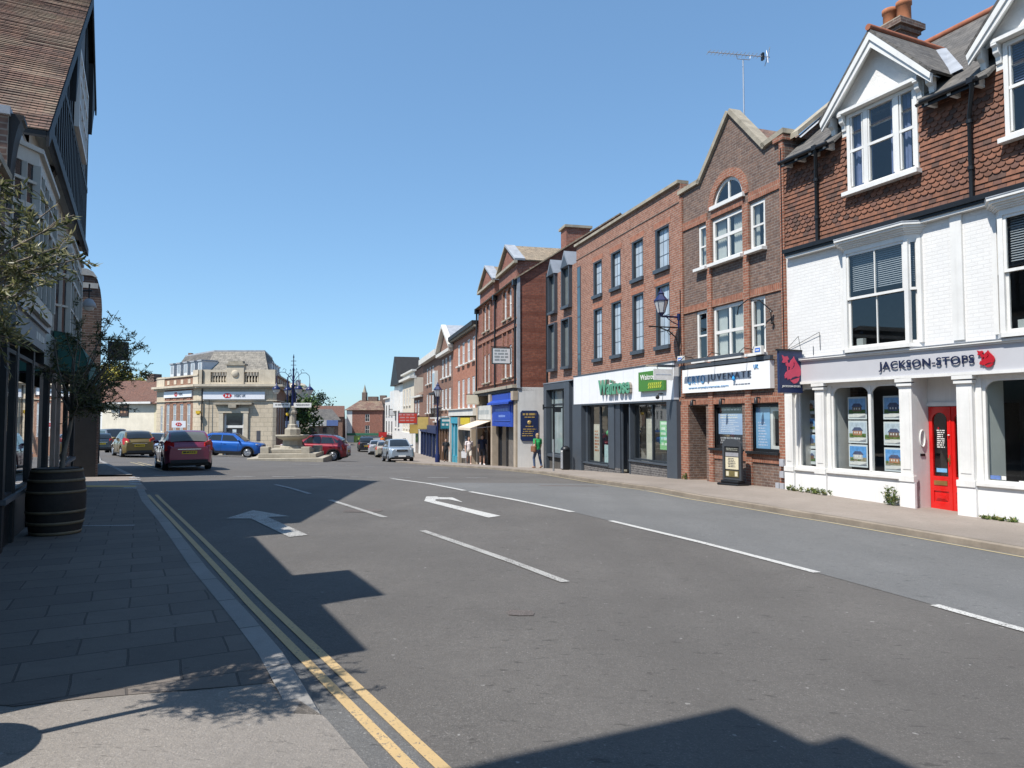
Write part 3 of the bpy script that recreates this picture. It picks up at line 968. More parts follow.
for c in DC:
    d = MB()
    ax, az, fx, fz = c, 9.97, 1.36, 8.46
    yb = -.30
    sl2 = (az - fz) / fx
    # cheeks and pebbledashed gable
    d.face([(c - 1.22, -.04, 8.5), (c + 1.22, -.04, 8.5), (c, -.04, 9.86)], PEBBLE)
    d.wall(c - 1.0, c + 1.0, 8.0, 8.56, [(c - .86, c + .86, 8.0, 8.47)], WHITE, -.03, .1, 0)
    for s_ in (-1, 1):
        d.face([(c + s_ * .98, -.03, 8.0), (c + s_ * .98, 1.2, 8.0), (c + s_ * .98, 1.2, 8.9), (c + s_ * .98, -.03, 8.7)], WHITE)
        # bargeboard: two stepped boards
        for k, (h, y0, y1) in enumerate(((.30, yb, yb + .05), (.17, yb - .035, yb))):
            p = [(c + s_ * fx, fz - .05), (c, az), (c, az - h * 1.28), (c + s_ * (fx - .02), fz - .05 - h * .62)]
            pts = [(q[0], y0, q[1]) for q in p]
            d.extr(pts if s_ > 0 else pts[::-1], (0, y1 - y0 if s_ > 0 else y1 - y0, 0), WHITE)
        # soffit
        d.face([(c + s_ * fx, yb + .05, fz - .1), (c, yb + .05, az - .1), (c, -.03, az - .1), (c + s_ * fx, -.03, fz - .1)], WHITE)
        # brackets under the feet of the gable
        for bx, sc in ((c + s_ * 1.2, 1.0), (c + s_ * .93, .8)):
            prof = [(-.27 * sc, 8.50), (0, 8.50), (0, 8.08), (-.08 * sc, 8.12), (-.10 * sc, 8.24), (-.19 * sc, 8.30), (-.21 * sc, 8.40), (-.27 * sc, 8.43)]
            d.extr([(bx - .05, y_, z_) for y_, z_ in prof], (.10, 0, 0), WHITE)
    # pentice ledge over the window
    d.extr([(c - .98, y_, z_) for y_, z_ in ((-.22, 8.47), (-.03, 8.47), (-.03, 8.62), (-.18, 8.56), (-.22, 8.54))], (1.96, 0, 0), WHITE)
    dm = js.add("dormer", d)
    q = MB()
    ymeet = ey + (az - ez) / sl
    yft = ey + (fz - ez) / sl
    for s_ in (-1, 1):
        q.slope((c + s_ * (fx + .04), yb - .04, fz), (c + s_ * (fx + .04), yft, fz), (c, yb - .04, az + .03), (c, ymeet, az + .03), T_SLATE, .05)
    q.tube([(c, yb - .06, az + .05), (c, ymeet, az + .05)], .07, RIDGE, 8)
    q.mesh([(c + fx * .98, yft - .06, fz + .03), (c + fx * 1.18, yft - .02, fz + .06), (c + .12, ymeet - .05, az + .04), (c - .02, ymeet - .25, az + .04)], [(0, 1, 2, 3)], LEAD, False)
    js.add("dormer_roof", q, dm)
    BLUECURT = M("blue_curtain", (.16, .19, .33), .8, .2, 6, 0)
    f = js.window(c - .86, c + .86, 6.68, 8.46, -.06, (.28, .72), (), .08, .11, dep=.10, sill=.09, silld=.06, curtain=("curtain", BLUECURT) if c < 4 else ("blind", BLUECURT), name="window")
    h = MB()
    for a, b in ((c - .78, c - .44), (c - .33, c + .33), (c + .44, c + .78)):
        zz = 7.60
        h.box(a, b, -.045, .02, zz - .03, zz + .03, WHITE)
        for x in (a + .012, b - .045):
            h.box(x, x + .033, -.04, .02, 6.8, 8.4, WHITE)
    js.add("sash", h, f)
    h = MB()
    h.wall(c - .86, c + .86, 6.68, 8.46, [], DARKROOM, .9, 0, 0)
    for x in (c - .86, c + .86):
        h.face([(x, .05, 6.68), (x, .9, 6.68), (x, .9, 8.46), (x, .05, 8.46)], DARKROOM)
    for z_ in (6.68, 8.46):
        h.face([(c - .86, .05, z_), (c + .86, .05, z_), (c + .86, .9, z_), (c - .86, .9, z_)], DARKROOM)
    js.add("room", h)
# chimney
ch = MB()
ch.box(.66, 1.30, 2.62, 3.28, 9.6, 11.38, B_BROWN)
ch.box(.60, 1.36, 2.56, 3.34, 11.381, 11.50, B_BROWN)
ch.box(.53, 1.43, 2.49, 3.41, 11.501, 11.65, B_BROWN)
ch.box(.60, 1.36, 2.56, 3.34, 11.651, 11.72, STONE)
cn = js.add("chimney", ch)
for x in (.78, 1.18):
    p = MB()
    p.lathe([(.17, 0), (.165, .42), (.19, .44), (.19, .54), (.15, .56), (.14, .4)], (x, 2.95, 11.7), POT, 16)
    js.add("chimney_pot", p, cn)
# rainwater pipes
for x, zt in ((4.72, 7.86), (1.06, 7.86), (7.9, 7.86)):
    p = MB()
    p.tube([(x + .22, -.36, zt), (x + .22, -.34, zt - .12), (x, -.1, zt - .5), (x, -.1, 5.72)], .042, BLACK, 8)
    for z_ in (7.2, 6.3):
        p.lathe([(.06, 0), (.06, .07)], (x, -.1, z_), BLACK, 8)
    p.box(x + .16, x + .28, -.42, -.3, zt - .03, zt + .08, BLACK)
    js.add("downpipe", p)
# box bays of the first floor
BLIND = M("grey_slat_blind", (.30, .31, .33), .6, .1, 2, 0)
for c in (2.65, 6.03):
    x0, x1, yf = c - .76, c + .74, -.20
    wl, wr_ = c - .95, c + .93
    plan = [(wl, 0), (x0, yf), (x1, yf), (wr_, 0)]
    b = MB()
    def plate(o_, za, zb_, mt):
        b.extr([(wl - o_, 0, za), (x0 - o_ * .5, yf - o_, za), (x1 + o_ * .5, yf - o_, za), (wr_ + o_, 0, za)], (0, 0, zb_ - za), mt)
    plate(.03, 3.05, 3.13, WHITE)
    plate(.0, 5.26, 5.37, WHITE)
    for k_, (o_, za, zb_) in enumerate(((.04, 5.371, 5.40), (.07, 5.401, 5.44), (.11, 5.441, 5.48), (.16, 5.481, 5.53), (.20, 5.531, 5.58))):
        plate(o_, za, zb_, WHITE)
    plate(.21, 5.581, 5.60, LEAD)
    for (px_, py_) in plan:
        b.box(px_ - .045, px_ + .045, py_ - (.0 if py_ else .07), py_ + (.09 if py_ else -.002), 3.13, 5.26, WHITE)
    bay = js.add("bay_window", b)
    # sashes: front two lights, one light each return
    def sash(T_, w, lights, yy):
        f = MB(); f.T = T_
        zm = 4.25
        for zb_, zt_, d0 in ((3.14, zm + .03, .045), (zm - .03, 5.26, .0)):
            f.box(0, .05, d0, d0 + .04, zb_, zt_, WHITE); f.box(w - .05, w, d0, d0 + .04, zb_, zt_, WHITE)
            f.box(.05, w - .05, d0, d0 + .04, zb_, zb_ + .055, WHITE); f.box(.05, w - .05, d0, d0 + .04, zt_ - .055, zt_, WHITE)
            for q in range(1, lights):
                f.box(w * q / lights - .012, w * q / lights + .012, d0 + .004, d0 + .036, zb_ + .05, zt_ - .05, WHITE)
        fr = js.add("sash", f, bay)
        pn = MB(); pn.T = T_
        pn.face([(.03, .02, 4.25), (w - .03, .02, 4.25), (w - .03, .02, 5.22), (.03, .02, 5.22)], GLASS)
        pn.face([(.03, .065, 3.17), (w - .03, .065, 3.17), (w - .03, .065, 4.24), (.03, .065, 4.24)], GLASS)
        js.add("pane", pn, bay)
        bl = MB(); bl.T = T_
        z_ = 5.22
        while z_ > 4.42:
            bl.face([(.05, .12, z_ - .035), (w - .05, .12, z_ - .035), (w - .05, .15, z_), (.05, .15, z_)], BLIND)
            z_ -= .045
        js.add("blind", bl, bay)
    sash(Matrix.Translation((x0 + .045, yf + .02, 0)), x1 - x0 - .09, 2, yf)
    an = math.atan2(-yf, wr_ - x1)
    sl_ = math.hypot(wr_ - x1, yf) - .09
    sash(Matrix.Translation((x1 + .03, yf + .035, 0)) @ Matrix.Rotation(an, 4, 'Z'), sl_, 1, yf)
    sash(Matrix.Translation((wl + .03, -.03, 0)) @ Matrix.Rotation(-an, 4, 'Z'), sl_, 1, yf)
    k = MB()
    k.box(x0 + .2, x0 + .36, -.1, .0, 3.14, 3.35, ROOM)
    js.add("ornament", k, bay)
# pilaster strip on the painted brick, and the shop front
p = MB()
p.box(4.24, 4.46, -.05, -.002, 3.1, 5.54, WHITE)
js.add("pilaster_strip", p)
for x0, x1 in ((-.06, .18), (.88, 1.14), (3.08, 3.36), (4.30, 4.60), (7.0, 7.28)):
    p = MB()
    p.box(x0, x1, -.09, -.002, .40, 2.30, WHITE)
    p.box(x0 + .05, x1 - .05, -.10, -.09, .55, 2.15, WHITE)
    p.box(x0 - .03, x1 + .03, -.12, -.002, .30, .42, WHITE)
    p.box(x0 - .03, x1 + .03, -.13, -.002, 2.26, 2.32, WHITE)
    p.box(x0 - .05, x1 + .05, -.15, -.002, 2.34, 2.42, WHITE)
    p.box(x0 - .03, x1 + .03, -.10, -.036, -.6, .30, WR)
    js.add("pilaster", p)
p = MB()
for a, b in ((.18, .88), (1.14, 3.08), (4.60, 7.0)):
    p.box(a, b, -.085, -.002, .335, .395, WHITE)
js.add("stall_riser_sill", p)
fb = MB()
fb.box(-.08, JL, -.11, -.003, 2.47, 2.95, GREYFASCIA)
fasc = js.add("fascia_board", fb)
p = MB()
p.box(-.1, JL, -.15, -.003, 2.41, 2.469, WHITE)
p.box(-.1, JL, -.145, -.003, 2.951, 2.985, WHITE)
p.box(-.1, JL, -.18, -.003, 2.986, 3.022, WHITE)
p.box(-.1, JL, -.19, -.003, 3.023, 3.036, LEAD)
js.add("cornice", p, fasc)
lt = MB()
letter(lt, "JACKSON-STOPS", 2.66, 4.70, 2.58, 2.79, -.136, NAVY, .014, .012, 0, 1.08)
js.add("lettering", lt, fasc)
# heraldic beast emblem: outline in its own little square, used here and on the hanging sign
BEAST = [[(.02, 1.0), (.08, .80), (.03, .70), (.10, .68), (.20, .70), (.33, .68), (.30, .80), (.38, .84), (.30, .96), (.16, .93)],
         [(.20, .66), (.30, .70), (.40, .68), (.48, .80), (.58, .88), (.62, .96), (.68, .84), (.80, .70), (.92, .54), (.98, .38), (.95, .22), (.86, .14), (.70, .16),
          (.52, .10), (.44, .02), (.36, .06), (.30, .0), (.26, .10), (.16, .06), (.14, .18), (.20, .30), (.36, .40), (.56, .46), (.66, .56), (.66, .68), (.60, .74), (.62, .62), (.54, .48),
          (.42, .42), (.42, .52), (.34, .56), (.32, .36), (.28, .36), (.28, .54), (.22, .58)],
         [(.42, -.02), (.56, .02), (.76, .08), (.90, .12), (.86, .0), (.76, -.10), (.60, -.14)]]
def beast(mb, x0, x1, z0, z1, y, mat, d=.012):
    for poly in BEAST:
        mb.extr([(x0 + (x1 - x0) * a, y, z0 + (z1 - z0) * (b + .14) / 1.14) for a, b in poly], (0, -d, 0), mat)
lt = MB()
beast(lt, 4.75, 5.08, 2.53, 2.86, -.125, CRIMSON, .025)
js.add("emblem", lt, fasc)
# shop windows
def shopwin(b, x0, x1, z0, z1, mulls, fm, y=.04, arch=.0, gm=None, name="shop_window", fw=.05, label=None):
    f = MB()
    f.box(x0, x0 + fw, y, y + .06, z0, z1, fm); f.box(x1 - fw, x1, y, y + .06, z0, z1, fm)
    f.box(x0 + fw, x1 - fw, y, y + .06, z1 - fw, z1, fm); f.box(x0 + fw, x1 - fw, y, y + .06, z0, z0 + fw, fm)
    xs = [x0] + list(mulls) + [x1]
    for x in mulls:
        f.box(x - .035, x + .035, y - .01, y + .07, z0 + fw, z1 - fw, fm)
    if arch:
        for a, c in zip(xs, xs[1:]):
            for s_, xx in ((1, a + .035), (-1, c - .035)):
                arc = [(xx + s_ * arch * (1 - math.sin(t)), z1 - fw - arch * (1 - math.cos(t))) for t in [i * math.pi / 12 for i in range(7)]]
                pts = [(xx, y + .01, z1 - fw)] + [(q[0], y + .01, q[1]) for q in arc]
                f.extr(pts, (0, .04, 0), fm)
    fr = b.add(name, f, label=label)
    g_ = MB()
    g_.face([(x0 + fw * .6, y + .035, z0 + fw * .6), (x1 - fw * .6, y + .035, z0 + fw * .6), (x1 - fw * .6, y + .035, z1 - fw * .6), (x0 + fw * .6, y + .035, z1 - fw * .6)], gm or SHOPGLASS)
    b.add("pane", g_, fr)
    return fr
shopwin(js, .26, .88, .40, 2.34, (), WHITE, arch=.18)
shopwin(js, 1.25, 3.05, .40, 2.34, (2.27,), WHITE, arch=.2)
w3 = shopwin(js, 4.72, 6.9, .40, 2.34, (), WHITE, arch=.22)
st = MB()
st.box(4.80, 4.98, .066, .07, .47, .54, M("sticker_blue", (.12, .2, .45), .5, .2, 9, 0))
st.box(5.0, 5.08, .066, .07, .47, .54, WHITE)
st.box(5.3, 5.9, .066, .07, .455, .475, WHITE)
js.add("sticker", st, w3)
# red double door
RED = M("red_gloss_paint", (.62, .012, .010), .22, .12, 3, .04, 25, spec=.6, coat=.4)
d = MB()
dz0, dz1, lw = -.25, 1.83, .47
for i in range(2):
    x0 = 3.37 + i * lw
    x1 = x0 + lw - .006
    y0, y1 = .40, .45
    st_, hz = .075, dz1 - .12
    d.box(x0, x0 + st_, y0, y1, dz0, dz1, RED)
    d.box(x1 - st_, x1, y0, y1, dz0, dz1, RED)
    d.box(x0 + st_, x1 - st_, y0, y1, dz0, dz0 + .14, RED)
    d.box(x0 + st_, x1 - st_, y0, y1, .12, .42, RED)
    d.box(x0 + st_, x1 - st_, y0 + .02, y1 - .004, dz0 + .14, .12, RED)
    for k in range(3):
        d.box(x0 + st_ + .03 + .02 * k, x1 - st_ - .03 - .02 * k, y0 + .008 - .008 * k, y0 + .02, dz0 + .18 + .02 * k, .08 - .02 * k, RED)
    # arched head of the glazed panel
    cx, rr = (x0 + x1) / 2, (lw - .006) / 2 - st_
    zc = hz - rr
    arc = [(cx + rr * math.cos(t), zc + rr * math.sin(t)) for t in [math.pi * k / 16 for k in range(17)]]
    for p0, p1 in zip(arc, arc[1:]):
        d.extr([(p0[0], y0, p0[1]), (p0[0], y0, dz1), (p1[0], y0, dz1), (p1[0], y0, p1[1])], (0, .05, 0), RED)
    d.box(x1 - .02, x1 + .012, y0 - .015, y0, dz0, dz1, RED) if i == 0 else None
door = js.add("door", d, label="glossy red double door with arched glass panels")
g = MB()
for i in range(2):
    x0 = 3.37 + i * lw
    g.face([(x0 + .07, .43, .41), (x0 + lw - .07, .43, .41), (x0 + lw - .07, .43, 1.74), (x0 + .07, .43, 1.74)], SHOPGLASS)
js.add("door_pane", g, door)
h = MB()
BRASS = M("brass", (.50, .33, .12), .35, .2, 5, 0, metal=.8)
h.box(3.46, 3.74, .388, .40, .24, .33, BRASS)
js.add("letter_box", h, door)
h = MB()
h.box(3.795, 3.83, .385, .40, .66, .86, BRASS)
h.tube([(3.81, .39, .72), (3.81, .35, .72), (3.81, .34, .80)], .012, BRASS, 6)
h.lathe([(.02, 0), (.024, .01), (.0, .02)], (3.81, .37, 1.25), WHITE, 10)
js.add("handle", h, door)
h = MB()
scribble(h, 3.52, 3.70, .98, 1.36, .425, WHITE, 9, seed=4)
h.box(3.50, 3.72, .42, .426, .50, .58, M("door_sticker_blue", (.18, .42, .68), .5, .1, 9, 0))
h.box(3.545, 3.575, .42, .426, 1.37, 1.41, CRIMSON)
js.add("door_lettering", h, door)
pl = MB()                                        # oval plaque frame and small plate on the jamb
arc = [(3.37, .2 + .075 * math.cos(t), 1.18 + .17 * math.sin(t)) for t in [2 * math.pi * k / 28 for k in range(29)]]
pl.tube(arc, .014, WHITE, 6)
pl.box(3.362, 3.372, .13, .27, .82, .87, BLACK)
js.add("plaque", pl)
rmb = MB()
rmb.face([(3.36, .5, -.25), (3.36, 1.8, -.25), (3.36, 1.8, 1.9), (3.36, .5, 1.9)], DARKROOM)
rmb.face([(4.32, .5, -.25), (4.32, 1.8, -.25), (4.32, 1.8, 1.9), (4.32, .5, 1.9)], DARKROOM)
rmb.face([(3.36, 1.8, -.25), (4.32, 1.8, -.25), (4.32, 1.8, 1.9), (3.36, 1.8, 1.9)], DARKROOM)
js.add("hallway", rmb)

# property particulars hanging in the windows
SKYB = [M("card_sky_%d" % i, c, .5, .35, 9, 0) for i, c in enumerate(((.22, .42, .72), (.50, .58, .66), (.12, .33, .68)))]
GRASSB = [M("card_green_%d" % i, c, .5, .5, 14, 0) for i, c in enumerate(((.09, .17, .05), (.17, .22, .06), (.34, .30, .20)))]
HOUSEB = [M("card_house_%d" % i, c, .5, .4, 12, 0) for i, c in enumerate(((.20, .12, .08), (.45, .22, .12), (.6, .58, .55), (.09, .11, .20)))]
cards = [(1.50, 1.62, "brick house, top left"), (1.50, 1.08, "red house, middle left"), (1.50, .54, "grey roofed house, bottom left"),
         (2.42, 1.62, "dark house, top right"), (2.42, 1.06, "long white house, middle right"), (2.42, .50, "timbered gable house, bottom right")]
for i, (x, zc, desc) in enumerate(cards):
    pos = ("top", "middle", "bottom")[i % 3] + (" of the left column" if i < 3 else " of the right column")
    t = js.thing("property_card", "property card of a %s of the six in the double window" % desc, "property card", x, .30, zc, "property cards in the agent's windows")
    k = MB()
    k.box(-.03, .47, .004, .012, -.05, .46, M("clear_holder", (.62, .66, .68), .15, .05, 3, 0))
    k.build("card_holder", t)
    k = MB()
    k.box(0, .44, -.002, .003, .08, .42, SKYB[i % 3])
    k.box(0, .44, -.004, -.002, .08, .17, GRASSB[i % 3])
    hm = HOUSEB[i % 4]
    k.box(.10, .34, -.006, -.004, .13, .23, hm)
    k.extr([(.07, -.0065, .23), (.37, -.0065, .23), (.30, -.0065, .31), (.14, -.0065, .31)], (0, .002, 0), HOUSEB[3])
    for xx in (.14, .20, .27):
        k.box(xx, xx + .03, -.0075, -.006, .17, .21, WHITE)
    for q in range(6):
        k.blob((.02 + .4 * random.random(), -.004, .12 + .04 * random.random()), (.03, .002, .035), GRASSB[0], 7, 4)
    k.build("photograph", t)
    k = MB()
    k.extr([(0, -.004, .0), (.44, -.004, .0), (.44, -.004, .085), (.14, -.004, .085), (.10, -.004, .06), (0, -.004, .06)], (0, .006, 0), WHITE)
    k.extr([(.25, -.006, .0), (.44, -.006, .0), (.44, -.006, .05)], (0, .002, 0), M("card_grey", (.3, .31, .34), .5, .1, 5, 0))
    k.build("caption_strip", t)
for i, (zc, desc) in enumerate(((1.72, "red brick house and trees"), (1.28, "brown gabled house"), (.88, "pale house with dark roof"), (.50, "orange brick house"))):
    t = js.thing("property_card", "small property card of a %s, %s in the narrow window" % (desc.replace(" with dark roof", ""), ("topmost", "second from the top", "third from the top", "lowest")[i]), "property card", .21, .40, zc, "property cards in the agent's windows")
    k = MB()
    k.box(-.02, .22, .004, .01, -.03, .32, MATS["clear_holder"])
    k.build("card_holder", t)
    k = MB()
    k.box(0, .20, -.002, .003, .05, .30, SKYB[(i + 1) % 3])
    k.box(0, .20, -.004, -.002, .05, .12, GRASSB[i % 3])
    k.box(.04, .16, -.006, -.004, .10, .18, HOUSEB[(i + 1) % 4])
    k.extr([(.02, -.0065, .18), (.18, -.0065, .18), (.10, -.0065, .25)], (0, .002, 0), HOUSEB[3 if i else 0])
    k.build("photograph", t)

# hanging sign at the far end of the agent's front: faces up and down the street
t = js.thing("hanging_sign", "navy projecting sign with a pink beast emblem beside the white building", "sign", .47, -.06, 2.20)
NAVYB = M("navy_sign_board", (.018, .032, .095), .4, .1, 2, 0)
PINK = M("pink_emblem", (.66, .07, .13), .45, .1, 3, 0)
k = MB()
k.box(-.03, .03, -.74, 0, 0, 1.0, NAVYB)
k.build("board", t)
for s_ in (1, -1):
    T_ = Matrix.Rotation(R(90 * s_), 4, 'Z')
    k = MB(); k.T = Matrix.Translation((.032 * s_, -.37, 0)) @ T_
    beast(k, -.30, .33, .22, .90, 0, PINK, .006)
    k.build("emblem", t)
    k = MB(); k.T = Matrix.Translation((.032 * s_, -.37, 0)) @ T_
    letter(k, "JACKSON-STOPS", -.29, .29, .12, .18, 0, WHITE, .02, .006)
    k.build("lettering", t)
k = MB()
k.box(-.04, .04, -.78, 0, 1.0, 1.04, BLACK)
k.build("bracket", t)
# burglar alarm box and thin anchor wires by the sign
ALB = M("alarm_box_white", (.72, .71, .66), .5, .1, 4, 0)
ALC = M("alarm_box_blue", (.06, .17, .55), .5, .1, 4, 0)
def alarm(b, x, z, y, label, w=.30, h=.22):
    t_ = b.thing("alarm_box", label, "alarm box", x, y, z, "burglar alarm boxes on the fronts")
    k_ = MB()
    k_.extr([(-w / 2, 0, 0), (w / 2, 0, 0), (w / 2 * .9, 0, h), (-w / 2 * .9, 0, h)], (0, -.09, 0), ALB)
    k_.build("case", t_, bevel=.01)
    k_ = MB()
    k_.extr([(-w * .36, -.092, h * .3), (w * .36, -.092, h * .3), (w * .33, -.092, h * .78), (-w * .33, -.092, h * .78)], (0, -.004, 0), ALC)
    k_.box(-w * .22, w * .22, -.1, -.096, h * .45, h * .6, WHITE)
    k_.build("badge", t_)
alarm(js, .33, 2.58, -.12, "cream alarm box with blue badge on the grey fascia beside the navy sign", .2, .26)
wr = MB()
for p0, p1 in (((.45, -.01, 3.05), (.62, -.3, 3.55)), ((.62, -.3, 3.55), (.02, -.02, 3.35)), ((1.0, -.01, 3.2), (1.02, -.05, 3.62)), ((1.02, -.05, 3.62), (.02, -.02, 3.3)), ((.8, -.02, 3.1), (.8, -.02, 3.32))):
    wr.tube([p0, p1], .006, BLACK, 5)
js.add("stay_wire", wr)

# ================================================================ narrow brown gabled shop next door
cr = Bld("gabled_brown_brick_shop", "narrow brown brick building with orange brick bands and a stone-coped gable", "shop building", (5.32, 22.25), (6.86, 17.7), -.33)
CL = cr.L
mb = MB()
up = [(.95, 1.44, 6.07, 7.36), (1.67, 3.12, 6.07, 7.36), (3.40, 4.02, 6.07, 7.36), (.80, 1.38, 3.31, 4.80), (1.67, 3.10, 3.31, 4.80), (3.36, 3.97, 3.31, 4.80)]
mb.wall(0, CL, 2.25, 7.45, up, B_BROWN, 0, .1, .5)
lo = [(.36, 1.24, -.9, 1.97), (1.56, 2.94, .74, 1.98), (3.26, 4.46, .72, 1.97)]
mb.wall(0, CL, -.9, 2.25, lo, B_BROWN, 0, .1, 0)
# gable with the half-round window cut out of it
cx, cz, ro = 2.44, 7.70, .70
outer = [(CL, 7.45), (CL, 8.78), (4.02, 8.68), (2.60, 10.22), (1.12, 8.68), (0, 8.62), (0, 7.45)]
def hit(t):
    dx, dz_ = math.cos(t), math.sin(t)
    best = 99
    for (ax, az), (bx, bz) in zip(outer, outer[1:]):
        ex, ez_ = bx - ax, bz - az
        den = dx * ez_ - dz_ * ex
        if abs(den) < 1e-9:
            continue
        k = ((ax - cx) * ez_ - (az - cz) * ex) / den
        u = ((ax - cx) * dz_ - (az - cz) * dx) / den
        if k > 0 and -1e-6 <= u <= 1 + 1e-6:
            best = min(best, k)
    return (cx + dx * best, cz + dz_ * best)
ths = sorted({math.pi * i / 24 for i in range(25)} | {math.atan2(z_ - cz, x_ - cx) for x_, z_ in outer[1:6]})
ths = [t for t in ths if -1e-6 <= t <= math.pi + 1e-6]
for a, b in zip(ths, ths[1:]):
    ia, ib = (cx + ro * math.cos(a), cz + ro * math.sin(a)), (cx + ro * math.cos(b), cz + ro * math.sin(b))
    oa, ob = hit(a), hit(b)
    mb.face([(ia[0], 0, ia[1]), (oa[0], 0, oa[1]), (ob[0], 0, ob[1]), (ib[0], 0, ib[1])], B_BROWN)
    mb.face([(ia[0], 0, ia[1]), (ib[0], 0, ib[1]), (ib[0], .12, ib[1]), (ia[0], .12, ia[1])], B_RED)
mb.face([(0, 0, 7.45), (CL, 0, 7.45), (CL, 0, 7.70), (0, 0, 7.70)], B_BROWN)
mb.face([(0, .6, 7.5), (CL, .6, 7.5), (CL, .6, 8.6), (0, .6, 8.6)], DARKROOM)
for x in (0, CL):
    mb.face([(x, 0, -.9), (x, 7, -.9), (x, 7, 8.7), (x, 0, 8.7)], B_BROWN)
mb.face([(0, 7, -.9), (CL, 7, -.9), (CL, 7, 8.7), (0, 7, 8.7)], B_BROWN)
# door recess
for x in (.36, 1.24):
    mb.face([(x, .1, -.9), (x, 1.3, -.9), (x, 1.3, 1.97), (x, .1, 1.97)], B_BROWN)
mb.face([(.36, .1, 1.97), (1.24, .1, 1.97), (1.24, 1.3, 1.97), (.36, 1.3, 1.97)], ROOM)
mb.face([(.36, 1.3, -.9), (1.24, 1.3, -.9), (1.24, 1.3, 1.97), (.36, 1.3, 1.97)], DARKROOM)
mb.box(.3, 1.3, -.06, 1.3, -.9, -.28, M("quarry_step", (.3, .17, .12), .8, .3, 5, .3))
for o in lo[1:]:
    mb.hole(o, .1, .02, .8, B_RED)
cr.add("wall", mb)
tr = MB()
for x0, x1, z0, z1 in ((1.44, 1.65, -.9, 7.42), (3.14, 3.38, -.9, 7.42), (4.66, CL - .005, 2.25, 8.62), (.002, .14, 2.25, 8.5)):
    tr.box(x0, x1, -.06, -.002, z0, z1, B_RED)
tr.box(4.48, CL - .005, -.055, -.002, -.9, 2.25, B_RED)
tr.box(-.16, .36, -.058, -.002, -.9, 2.0, B_RED)
cr.add("brick_pilaster", tr)
bd = MB()
for x0, x1 in ((.14, 1.44), (1.65, 3.14), (3.38, 4.66)):
    for z0, z1 in ((7.42, 7.66), (4.82, 5.02), (2.0, 2.25)):
        bd.box(x0, x1, -.035, -.002, z0, z1, B_SOLDIER)
for x0, x1 in ((1.65, 3.14), (3.38, 4.48)):
    bd.box(x0, x1, -.03, -.002, .44, .70, B_SOLDIER)
bd.box(-.16, .14, -.035, -.002, 2.0, 2.25, B_SOLDIER)
rin, rout = ro + .0, ro + .24
arc = [math.pi * i / 24 for i in range(25)]
for a, b in zip(arc, arc[1:]):
    q = [(cx + r_ * math.cos(t), -.035, cz + r_ * math.sin(t)) for r_, t in ((rin, a), (rout, a), (rout, b), (rin, b))]
    bd.extr(q, (0, .033, 0), B_RED)
cr.add("brick_band", bd)
cp = MB()
def coping(p0, p1, w=.36, t=.13):
    d = Vector((p1[0] - p0[0], 0, p1[1] - p0[1]))
    n_ = Vector((-d.z, 0, d.x)).normalized()
    if n_.z < 0:
        n_ = -n_
    a = [(p0[0], -.09, p0[1]), (p1[0], -.09, p1[1]), (p1[0] + n_.x * t, -.09, p1[1] + n_.z * t), (p0[0] + n_.x * t, -.09, p0[1] + n_.z * t)]
    cp.extr(a, (0, w, 0), STONE)
for a, b in (((-.05, 8.62), (1.14, 8.66)), ((1.08, 8.62), (2.60, 10.20)), ((2.58, 10.20), (4.06, 8.62)), ((4.0, 8.66), (CL + .06, 8.76))):
    coping(a, b)
cp.box(CL - .34, CL + .04, -.09, .3, 8.6, 8.72, B_RED)
cr.add("coping", cp)
rf = MB()
rf.slope((.1, .2, 8.45), (.1, 6.9, 8.45), (2.55, .2, 9.9), (2.55, 6.9, 9.9), T_OLD)
rf.slope((CL - .1, .2, 8.45), (CL - .1, 6.9, 8.45), (2.55, .2, 9.9), (2.55, 6.9, 9.9), T_OLD)
# party wall with its raking coping, and the brown tiled roof rising behind it
rf.extr([(CL - .02, .25, 8.6), (CL - .02, 3.6, 11.35), (CL - .02, 6.9, 8.6)], (.26, 0, 0), B_BROWN)
for s_, (a, b) in ((0, ((.15, 8.62), (3.6, 11.4))),):
    rf.extr([(CL - .08, a[0], a[1]), (CL - .08, b[0], b[1]), (CL - .08, b[0], b[1] + .13), (CL - .08, a[0], a[1] + .13)], (.4, 0, 0), STONE)
rf.slope((3.3, 1.5, 8.9), (CL - .1, 1.5, 8.9), (3.3, 4.6, 11.2), (CL - .1, 4.6, 11.2), T_RED)
rf.extr([(3.1, 1.45, 8.8), (3.1, 4.6, 11.15), (3.1, 6.5, 8.8)], (.22, 0, 0), STONE)
rf.mesh([(CL + .25, .2, 8.62), (CL + .36, .2, 8.55), (CL + .36, 3.4, 11.2), (CL + .25, 3.4, 11.3)], [(0, 1, 2, 3)], LEAD, False)
cr.add("roof", rf)
# windows: white frames; shades and a figure of a vase in the middle one
CREAMB = M("cream_blind", (.55, .54, .50), .8, .1, 3, 0)
cr.window(.95, 1.44, 6.07, 7.36, .03, (), (.5,), .09, .05, sill=.09, curtain=("drape", CREAMB))
cr.window(1.67, 3.12, 6.07, 7.36, .03, (.5,), (.56,), .09, .09, sill=.09, curtain=("curtain", CREAMB))
cr.window(3.40, 4.02, 6.07, 7.36, .03, (), (.5,), .09, .05, sill=.09, curtain=("curtain", CREAMB))
cr.window(.80, 1.38, 3.31, 4.80, .03, (), (.5,), .09, .05, sill=.08)
cr.window(1.67, 3.10, 3.31, 4.80, .03, (.52,), (.5,), .09, .09, sill=.08, curtain=("curtain", CREAMB))
cr.window(3.36, 3.97, 3.31, 4.80, .03, (), (.5,), .09, .05, sill=.08, curtain=("curtain", CREAMB))
f = MB()
